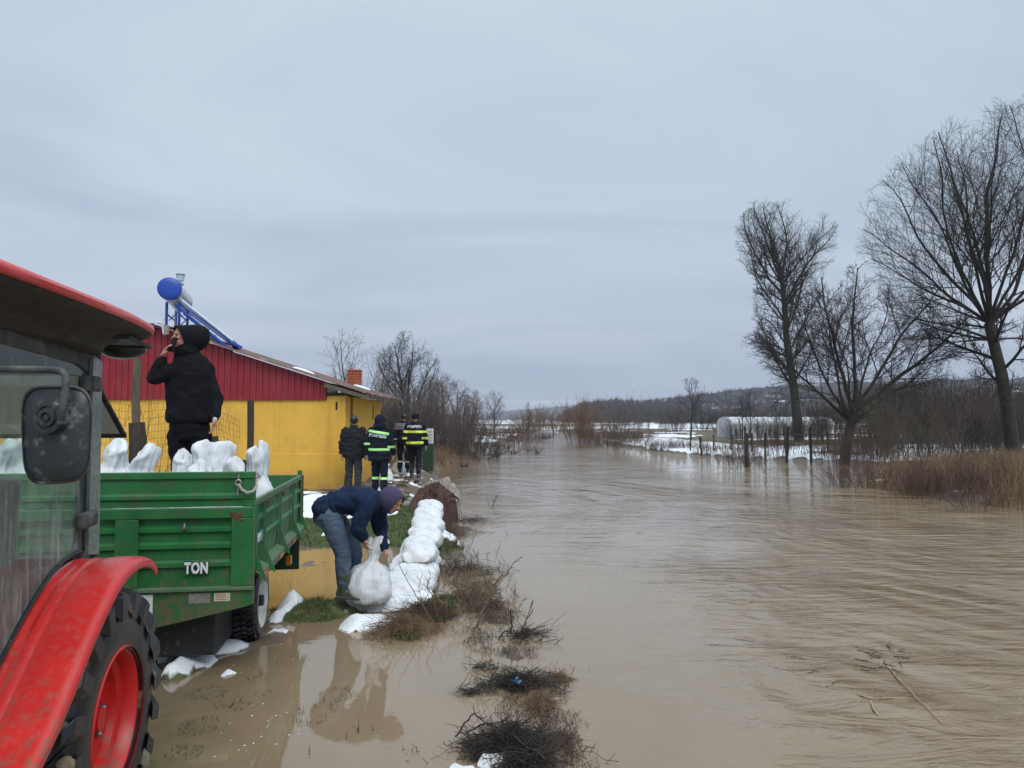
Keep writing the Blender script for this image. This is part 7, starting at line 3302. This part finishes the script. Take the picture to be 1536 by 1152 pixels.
# ================================================================== FLOODED WEEDS, BRANCHES, BRUSH PILES
class Brush(Tree):
    def stick(self, pts, r0, r1, tw=0, twl=.12, twr=.003, droop=0.0):
        pts = [Vector(p) for p in pts]
        fine = []
        for i in range(len(pts) - 1):
            for k in range(3):
                fine.append(pts[i].lerp(pts[i + 1], k / 3) + Vector((self.r.gauss(0, .004), self.r.gauss(0, .004), self.r.gauss(0, .004))))
        fine.append(pts[-1])
        n = len(fine)
        self.br.append((0, fine, [r0 + (r1 - r0) * i / (n - 1) for i in range(n)]))
        for k in range(tw):
            i = self.r.randrange(max(1, n // 4), n)
            p = fine[i]
            d = (fine[min(i, n - 1)] - fine[max(0, i - 2)])
            if d.length < 1e-5:
                d = Vector((0, 0, 1))
            d.normalize()
            q = Vector((self.r.gauss(0, 1), self.r.gauss(0, 1), self.r.gauss(0, .8)))
            d = (d * .9 + q.normalized() * .8).normalized()
            l = twl * self.r.uniform(.4, 1.2)
            p1 = p + d * l * .5
            p2 = p1 + (d + Vector((self.r.gauss(0, .3), self.r.gauss(0, .3), -droop))).normalized() * l * .5
            self.br.append((0, [p, p1, p2], [twr, twr * .8, twr * .5]))


def weed(px, py, top, name, label, mat, seed, stems=4, lean=.35, tw=5, r=.004, z=-.03, spread=.10, droop=0, twl=.12, cat='weed', group=None):
    base = G(px, py, z)
    B = Brush(seed)
    y = base.y
    zt = 2 + (632 - top) / FPX * y
    H_ = max(.08, zt - z)
    for i in range(stems):
        a = B.r.random() * 6.28
        p0 = Vector((math.cos(a) * spread * B.r.random(), math.sin(a) * spread * B.r.random(), -.02))
        hh = H_ * (1 if i == 0 else B.r.uniform(.4, .95))
        d = Vector((B.r.gauss(0, lean), B.r.gauss(0, lean), 1))
        pts = [p0]
        for k in range(4):
            d = (d + Vector((B.r.gauss(0, .15), B.r.gauss(0, .15), -.04 * k))).normalized()
            pts.append(pts[-1] + d * hh / 4 / max(.5, d.z))
        B.stick(pts, r, r * .45, tw, twl * (H_ / .5 + .4), r * .55, droop)
    me = B.mesh(name, 0, 9, (4,))
    o = link_mesh(name, me, mat)
    o.location = base
    tag(o, label, cat, group)
    return o


def pile(px, py, rx, ry, h, n, name, label, mat, seed, r=.004, L=.35, cat='brush pile', z=0.0, radial=.5, arch=.0):
    base = G(px, py, z)
    B = Brush(seed)
    for i in range(int(n * 2.6)):
        a = B.r.random() * 6.28
        k = B.r.random() ** .7 * (1 + .45 * math.sin(a * 3 + seed) * .6 + .2 * math.sin(a * 7 + seed * 2))
        x, y = math.cos(a) * k * rx, math.sin(a) * k * ry
        if mnoise.noise(Vector(((x + seed) * 7.5, y * 7.5, seed * .7))) < -.12 + .55 * (k - .75) and i % 5:
            continue
        zz = h * (1 - k * k) * B.r.uniform(.1, 1.0)
        th = B.r.random() * 6.28
        d = Vector((math.cos(th), math.sin(th), B.r.gauss(.0, .28)))
        if B.r.random() < radial:
            d = Vector((math.cos(a), math.sin(a), .25 - k * .7))
        d.normalize()
        l = L * B.r.uniform(.4, 1.25)
        p = Vector((x, y, zz)) - d * l / 2
        pts = [p]
        for q in range(4):
            d = (d + Vector((B.r.gauss(0, .36), B.r.gauss(0, .36), B.r.gauss(-.05, .22)))).normalized()
            pts.append(pts[-1] + d * l / 4)
        for q in pts:
            q.z = max(q.z, -.03)
        rr = r * .48 * B.r.uniform(.4, 1.5) * (1.8 if B.r.random() < .05 else 1)
        B.br.append((0, pts, [rr, rr, rr * .9, rr * .8, rr * .5]))
    me = B.mesh(name, 0, 9, (4,))
    o = link_mesh(name, me, mat)
    o.location = base
    tag(o, label, cat)
    return o


# dark matted heaps at the bottom of the picture
pile(765, 1128, .30, .20, .16, 620, 'brush_pile', 'dark matted heap of wet twigs at the bottom edge of the photo', M['stalkdark'], 1, .0042, .26)
pile(790, 1150, .20, .12, .10, 260, 'brush_pile', 'second part of wet dark twigs touching the bottom edge heap', M['stalkdark'], 2, .004, .24)
pile(778, 1030, .30, .17, .09, 330, 'brush_pile', 'dark tangle of wet twigs around a blue scrap in the shallow water', M['stalkdark'], 3, .0038, .26)
pile(812, 1062, .13, .30, .05, 300, 'debris_strip', 'brown strip of washed up straw between the two dark twig heaps', M['stalk'], 4, .0032, .16, 'debris')
pile(838, 1020, .10, .10, .05, 110, 'debris_strip', 'small brown tuft of straw at the stream edge right of the dark tangle', M['stalk'], 5, .003, .16, 'debris')
pile(835, 1115, .12, .26, .035, 240, 'debris_strip', 'grey brown washed up litter along the stream edge at the bottom', M['stalkred'], 6, .003, .14, 'debris')
pile(775, 1120, .42, .26, .05, 200, 'brush_pile', 'loose twigs spread around the dark heap', M['stalkred'], 16, .0035, .3)
pile(706, 1040, .12, .06, .03, 40, 'debris_strip', 'tiny dark twig raft left of the dark tangle', M['stalkdark'], 7, .0035, .18, 'debris')
pile(735, 1003, .18, .05, .04, 46, 'debris_strip', 'short twigs floating just above the dark tangle', M['stalkdark'], 8, .0035, .2, 'debris')
pile(603, 948, .36, .28, .16, 420, 'brush_pile', 'dry brown bramble clump by the snow in front of the sandbags', M['stalk'], 9, .0035, .30)
pile(640, 925, .40, .30, .18, 300, 'brush_pile', 'tangled dark brown stems over the green patch by the sandbags', M['stalkred'], 10, .0035, .30)
pile(742, 915, .30, .7, .07, 260, 'debris_strip', 'pinkish brown raft of washed up seeds and twigs near the forked branch', M['stalkred'], 11, .003, .16, 'debris')
pile(690, 905, .45, .30, .05, 150, 'brush_pile', 'dark sunken twigs lying flat left of the forked branch', M['stalkdark'], 12, .0045, .42)
pile(668, 800, .62, .55, .14, 260, 'brush_pile', 'matted brown weeds at the river side of the sandbag wall', M['stalkred'], 13, .004, .45)
pile(705, 782, .7, .4, .06, 120, 'debris_strip', 'line of flooded brown stems off the far end of the sandbags', M['stalkred'], 14, .004, .4, 'debris')
pile(690, 855, .6, .5, .05, 120, 'brush_pile', 'half drowned dark twigs in the shallow water beside the wall', M['stalkdark'], 15, .004, .45)
pile(790, 955, .22, .25, .05, 90, 'debris_strip', 'arched drowned stems right of the forked branch', M['stalkdark'], 17, .004, .4, 'debris')

# main forked branch leaning out of the water
fb = Brush(40)
yb = 7.35
base = P(712, 948, yb)


def r_(px, py, dy=0.0):
    return P(px, py, yb + dy) - base


fb.stick([r_(712, 950), r_(722, 920), r_(736, 893, .03), r_(746, 870, .05)], .013, .009, 3, .1, .004)
fb.stick([r_(744, 874, .05), r_(760, 862, .1), r_(770, 845, .12), r_(783, 835, .15)], .008, .003, 8, .09, .003)
fb.stick([r_(736, 893, .03), r_(730, 872, -.03), r_(722, 855, -.05), r_(716, 838, -.06), r_(712, 828)], .007, .003, 9, .10, .003)
fb.stick([r_(728, 905), r_(718, 890, -.05), r_(714, 872, -.06), r_(710, 856)], .006, .003, 7, .10, .003)
fb.stick([r_(740, 885), r_(745, 870), r_(752, 862), r_(747, 850)], .006, .003, 4, .08, .003)
fb.stick([r_(716, 930), r_(708, 915), r_(704, 900), r_(706, 880)], .005, .002, 6, .1, .003)
o = link_mesh('branch', fb.mesh('branch', 0, 9, (5,)), M['stalk'])
o.location = base
tag(o, 'forked brown branch leaning up out of the shallow water, thickest of the weeds', 'branch')
fb = Brush(41)
yb = 6.95
base = P(775, 975, yb)
fb.stick([r_(768, 972), r_(780, 950, .05), r_(790, 930, .1), r_(799, 900, .1)], .008, .003, 6, .08, .003)
fb.stick([r_(790, 930, .1), r_(800, 915, .1), r_(797, 908, .1)], .004, .002, 3, .06, .003)
fb.stick([r_(765, 950), r_(768, 935), r_(766, 915)], .010, .005, 2, .06, .003)
fb.stick([r_(740, 975), r_(755, 948), r_(770, 945), r_(790, 965)], .007, .004, 4, .08, .003)
o = link_mesh('branch', fb.mesh('branch', 0, 9, (5,)), M['stalkdark'])
o.location = base
tag(o, 'dark stick pointing up right with an arched twig at the stream edge', 'branch')
# arched twigs by the bottom heap
fb = Brush(42)
yb = 4.75
base = P(720, 1100, yb)
fb.stick([r_(683, 1105), r_(697, 1085), r_(712, 1070), r_(725, 1082), r_(745, 1090)], .006, .004, 4, .06, .003)
fb.stick([r_(650, 1130), r_(675, 1118), r_(700, 1115), r_(730, 1112)], .005, .003, 6, .05, .003)
fb.stick([r_(700, 1100), r_(730, 1084), r_(760, 1080), r_(775, 1100)], .005, .003, 4, .05, .003)
fb.stick([r_(850, 1118), r_(862, 1117), r_(872, 1118)], .005, .006, 0)
fb.stick([r_(845, 1150), r_(860, 1135), r_(873, 1122)], .003, .002, 0)
o = link_mesh('branch', fb.mesh('branch', 0, 9, (5,)), M['stalkdark'])
o.location = base
tag(o, 'thin arched twigs reaching left out of the bottom heap', 'branch')
# long thin stems in front of the sandbags
fb = Brush(43)
yb = 7.5
base = P(645, 925, yb)
fb.stick([r_(650, 935), r_(632, 905), r_(612, 872), r_(598, 845)], .006, .003, 8, .07, .003)
fb.stick([r_(645, 940), r_(633, 905), r_(628, 880), r_(634, 860)], .004, .002, 6, .07, .003)
fb.stick([r_(640, 940), r_(610, 930), r_(585, 915), r_(562, 905)], .004, .002, 4, .07, .003)
fb.stick([r_(655, 925), r_(650, 895), r_(640, 880), r_(646, 862)], .005, .002, 8, .08, .003)
o = link_mesh('branch', fb.mesh('branch', 0, 9, (5,)), M['stalk'])
o.location = base
tag(o, 'long thin bramble stems crossing in front of the sandbag wall', 'branch')

R7 = random.Random(70)
for i in range(100):
    px, py = R7.uniform(640, 800), R7.uniform(770, 965)
    if px > 660 + (py - 770) * .75:
        continue
    weed(px, py, py - R7.uniform(8, 34) * (1.7 if R7.random() < .3 else 1), 'drowned_weed', 'small drowned brown weed standing in the shallows between wall and stream', R7.choice((M['stalk'], M['stalkred'], M['stalkdark'])), 400 + i, R7.randrange(2, 6), .45, R7.randrange(1, 6), .0035, -.03, .12, 0, .12, 'weed', 'drowned weeds in the shallows')
for i in range(26):
    py = R7.uniform(985, 1148)
    px = 700 + (py - 985) * .55 + R7.gauss(30, 34)
    weed(px, py, py - R7.uniform(3, 16), 'drowned_weed', 'short dead stem in the debris strip at the bottom of the photo', R7.choice((M['stalk'], M['stalkred'], M['stalkdark'])), 500 + i, R7.randrange(2, 5), .8, R7.randrange(1, 4), .002, -.01, .06, 0, .08, 'weed', 'dead stems in the debris strip')
specs = [
    (735, 765, 738, 'thin forked twig standing alone in the river above the weeds', M['stalkdark'], 3, 6),
    (690, 785, 758, 'upright dry stalk off the far end of the sandbag wall', M['stalkdark'], 4, 3),
    (712, 782, 768, 'row of short drowned stalks beside the upright dry stalk', M['stalkdark'], 6, 1),
    (750, 805, 795, 'tiny dark stub in the river right of the sandbags', M['stalkdark'], 2, 1),
    (745, 838, 818, 'inclined dead twig lying on the water', M['stalkdark'], 2, 3),
    (700, 862, 800, 'tall dark stem standing in the shallows beside the wall', M['stalkdark'], 3, 5),
    (668, 870, 812, 'dark upright weed close to the sandbag wall', M['stalkdark'], 4, 5),
    (757, 862, 840, 'small leafless weed with dried seed heads at the stream edge', M['stalk'], 3, 6),
    (776, 898, 870, 'slender weed at the stream edge below the seed heads', M['stalk'], 3, 6),
    (705, 925, 838, 'brown weed clump with curled leaves left of the forked branch', M['stalk'], 9, 9),
    (722, 922, 846, 'brown weed clump with curled leaves at the forked branch', M['stalk'], 8, 9),
    (680, 930, 895, 'pale dry stems with reflections beside the brown weed clump', M['straw'], 6, 5),
    (845, 972, 958, 'tiny twig tip breaking the river surface', M['stalkdark'], 2, 2),
    (863, 1010, 998, 'tiny brown tip in the river right of the straw strip', M['stalk'], 2, 1),
    (548, 1105, 1080, 'small dark forked twig in the calm flood water', M['stalkdark'], 3, 2),
    (605, 1133, 1118, 'short forked twig near the bottom of the calm water', M['stalkdark'], 2, 2),
    (517, 1110, 1098, 'short stub in the calm flood water', M['stalkdark'], 1, 1),
    (533, 1108, 1085, 'thin upright stub in the calm flood water', M['stalkdark'], 1, 0),
    (460, 1150, 1128, 'thin bent twig at the bottom edge by the trailer reflection', M['stalkdark'], 1, 2),
    (620, 1136, 1130, 'smallest stub right of the short forked twig', M['stalkdark'], 2, 0),
    (440, 900, 870, 'thin twig standing in the mud behind the trailer wheel', M['stalkdark'], 2, 2),
    (560, 965, 940, 'dry tuft on the snow edge before the boots', M['stalk'], 6, 3),
    (585, 970, 925, 'dry stalks at the near side of the bramble clump', M['stalk'], 7, 5),
    (625, 965, 915, 'dry stalks right of the bramble clump', M['stalk'], 7, 5),
    (648, 760, 748, 'weed tuft by the far sandbags', M['stalk'], 5, 2),
    (676, 830, 790, 'brown weed bush against the wall on the water side', M['stalkred'], 10, 7),
    (650, 885, 850, 'dry weed at the foot of the wall', M['stalk'], 6, 6),
]
for i, (px, py, top, lb, mt, st_n, tw) in enumerate(specs):
    weed(px, py, top, 'dead_weed', lb, mt, 200 + i, st_n, .30, tw, .0035 if py > 850 else .005, -.03, .10 if py > 850 else .2)
# low bare bush in the shallows right of the rubble
for (px, py, top, n_, lb, g_) in ((720, 690, 660, 14, 'low bare branching bush in the shallows right of the rubble', None), (737, 689, 668, 9, 'smaller bare bush beside the low branching one in the shallows', None), (745, 675, 664, 8, 'bare twigs at the waterline under the rust red withies', None)):
    weed(px, py, top, 'bush', lb, M['stalkdark'], px, n_, .9, 9, .016, -.05, .5, 0, .35, 'shrub')
for (px, py) in ((694, 702), (760, 674), (795, 678), (768, 682), (806, 681)):
    weed(px, py, py - 8, 'bush', 'small dark snag poking out of the river upstream', M['stalkdark'], px, 6, .6, 3, .03, -.05, .2, 0, .2, 'snag', 'small snags upstream')
# snag raft near willow
weed(815, 659, 652, 'bush', 'dark tangle of drift stuck in the channel upstream', M['stalkdark'], 815, 16, 1.2, 5, .03, -.05, .8, 0, .5, 'snag')

# floating straw and half sunk branch in the stream
fb = Brush(80)
yb = 5.6
p0 = G(1345, 1015, .01)
p1 = G(1378, 1048, .015)
p2 = G(1414, 1086, .005)
fb.stick([p0 - p0, p1 - p0, p2 - p0], .006, .003, 0)
pa = G(1325, 995, .0)
fb.stick([pa - p0, G(1340, 1008, .01) - p0, Vector((0, 0, 0))], .004, .008, 0)
o = link_mesh('reed_stalk', fb.mesh('reed_stalk', 0, 9, (6,)), M['straw'])
o.location = p0
tag(o, 'pale broken reed stalk drifting in the stream', 'reed')
fb = Brush(81)
p0 = G(1300, 985, -.01)
for k in range(34):
    a = G(1290 + R7.uniform(-8, 70), 972 + R7.uniform(-4, 34), .0)
    bb = a + Vector((R7.uniform(-.1, .18), R7.uniform(-.22, .05), R7.uniform(-.01, .012)))
    fb.stick([a - p0, (a + bb) / 2 - p0 + Vector((0, 0, .006)), bb - p0], .0035, .002, 1, .05, .002)
o = link_mesh('drift_branch', fb.mesh('drift_branch', 0, 9, (4,)), M['stalkdark'])
o.location = p0
tag(o, 'dark twiggy branch carried just under the surface next to the drifting reed', 'branch')
fb = Brush(82)
p0 = G(1306, 1050, 0)
fb.stick([Vector((0, 0, 0)), G(1310, 1062, .012) - p0, G(1316, 1073, .0) - p0], .010, .007, 0)
fb.stick([G(1285, 1042, 0) - p0, Vector((0, 0, .01)), G(1360, 1046, 0) - p0], .005, .003, 5, .06, .003)
o = link_mesh('drift_wood', fb.mesh('drift_wood', 0, 9, (6,)), M['straw'])
o.location = p0
tag(o, 'small yellowish drifting stub below the drifting reed', 'driftwood')
for i, (px, py) in enumerate(((1434, 879), (1428, 881), (993, 846), (952, 770), (900, 800), (955, 800), (1120, 905), (1080, 870), (1210, 1010), (1240, 1030), (1180, 985))):
    fb = Brush(90 + i)
    p0 = G(px, py, .0)
    l = R7.uniform(.08, .22)
    d = Vector((1, R7.uniform(-.8, .8), 0)).normalized() * l
    fb.stick([Vector((0, 0, 0)), d * .5 + Vector((0, 0, .006)), d], .003, .002, 2, .05, .002)
    o = link_mesh('drift_twig', fb.mesh('drift_twig', 0, 9, (4,)), M['stalkdark'])
    o.location = p0
    tag(o, 'small dark twig drifting on the river surface', 'twig', 'twigs drifting on the river')
# blue scrap of plastic in the tangle
mb = MB()
for k in range(5):
    mb.box((R7.uniform(-.03, .03), R7.uniform(-.03, .03), .03 + .01 * k), (.026, .018, .004), Matrix.Rotation(R7.random() * 3, 3, 'X') @ Matrix.Rotation(R7.random() * 3, 3, 'Z'))
o = mb.build('plastic_scrap', simple('blue_plastic', (.02, .09, .20), None, 9, .4), None)
o.location = G(775, 1032, .05)
tag(o, 'crumpled blue plastic scrap caught in the dark twig tangle', 'litter')

# ================================================================== GRASS
spots = []
Rn = np.random.RandomState(12)


def grass_pts(n, xr, yr, thr=.35):
    x = Rn.uniform(*xr, n)
    y = Rn.uniform(*yr, n)
    h, s, g_ = terrain(x, y)
    ok = (g_ > thr) & (s < .35) & (h > -.035)
    return np.stack([x[ok], y[ok], h[ok] - .01], 1)


g1 = grass_pts(70000, (-3.4, .2), (6.9, 10.2), .25)
blades('grass', g1, M['grass'], .02, .075, .0028, .9, 21, 'short wet green grass on the mud patches by the boots', 'grass')
g2 = grass_pts(60000, (-6.0, -.6), (11.3, 17.5), .3)
blades('grass', g2, M['grass'], .02, .08, .0045, .9, 22, 'short green grass of the meadow between the snow patches', 'grass')
g3_ = grass_pts(14000, (-3.4, -.5), (6.0, 10.2), .1)
blades('dead_grass', g3_, M['stalk'], .03, .13, .002, 1.0, 23, 'dry blades mixed into the wet grass patches', 'grass')
lx = Rn.uniform(-1.4, 1.2, 30000)
ly = Rn.uniform(4.0, 10.5, 30000)
lh, ls, lg_ = terrain(lx, ly)
ce_ = np.interp(ly, [4, 5.2, 6.2, 7, 8, 9, 10.5], [.30, .20, .05, -.12, -.30, -.45, -.6])
ok = (ls < .4) & (np.abs(lx - ce_) < (.10 + .32 * fbm(lx * 2.2, ly * 2.2, 121))) & (fbm(lx * 3.2, ly * 3.2, 123) > .47)
lit = np.stack([lx[ok], ly[ok], np.maximum(lh[ok], 0) + .002], 1)
blades('washed_up_litter', lit, M['stalkred'], .03, .10, .0022, .98, 31, 'strip of brown washed up litter and broken stems between calm water and stream', 'litter', zf=.35)
blades('washed_up_litter', lit[::2] + np.array([.02, .01, .002]), M['stalkdark'], .03, .12, .0024, .98, 32, 'dark soaked stems mixed into the brown washed up litter strip', 'litter', zf=.4)
# drowned tufts showing through the calm water
tp_ = []
for (px, py, wx_, ry_, n_) in ((505, 1043, 28, .10, 420), (470, 1072, 32, .14, 380), (310, 1040, 30, .10, 420), (340, 1052, 24, .10, 300), (300, 1090, 28, .10, 380), (275, 1130, 26, .08, 320), (390, 1018, 18, .08, 180), (360, 1060, 16, .06, 160), (395, 1040, 12, .04, 90), (690, 842, 50, .5, 300), (455, 860, 40, .4, 260), (500, 850, 26, .3, 200), (430, 1000, 30, .2, 60)):
    c = G(px, py, 0)
    for _ in range(n_):
        a = R7.random() * 6.28
        k = R7.random() ** .35
        tp_.append((c.x + math.cos(a) * k * wx_ / FPX * c.y, c.y + math.sin(a) * k * ry_ * 1.6, -.035))
blades('drowned_grass', tp_, M['grassdark'], .03, .065, .0026, 1.0, 24, 'dark tufts of drowned grass breaking the calm flood water', 'grass')
# floating bits of melting snow / foam in the trailer reflection
fl_v = []
mb = MB()
for i in range(60):
    px, py = R7.choice(((420, 985), (360, 1000), (390, 960), (350, 1105), (400, 1120), (430, 1090), (440, 870), (480, 885), (400, 1060)))
    px += R7.gauss(0, 34)
    py += R7.gauss(0, 12)
    if px > 470 and py > 930:
        continue
    c = G(px, py, .004)
    s = R7.uniform(.002, .007)
    i0 = len(mb.v)
    for k in range(5):
        a = k * 1.257
        mb.v.append(c + Vector((math.cos(a) * s * R7.uniform(.7, 1.3), math.sin(a) * s * 1.3, 0)))
    mb.v.append(c + Vector((0, 0, s * .4)))
    for k in range(5):
        mb.f.append([i0 + k, i0 + (k + 1) % 5, i0 + 5])
o = mb.build('slush', M['snow'], None)
tag(o, 'tiny floating crumbs of slush on the calm flood water', 'slush', kind='stuff')

# ================================================================== HAZE
mb = MB()
mb.span((-2750, -150, -2.5), (2750, 3750, 240))
hz = mb.build('haze', None, None)
m, t, b = new_mat('haze_air')
t.nodes.remove(b)
vp = t.nodes.new('ShaderNodeVolumePrincipled')
vp.inputs['Color'].default_value = (.80, .86, 1.0, 1)
vp.inputs['Density'].default_value = 0.0003
outn = [n for n in t.nodes if n.type == 'OUTPUT_MATERIAL'][0]
t.links.new(vp.outputs[0], outn.inputs['Volume'])
hz.data.materials.append(m)
tag(hz, kind='stuff')
hz['label'] = 'thin bluish haze in the damp air over the river plain'
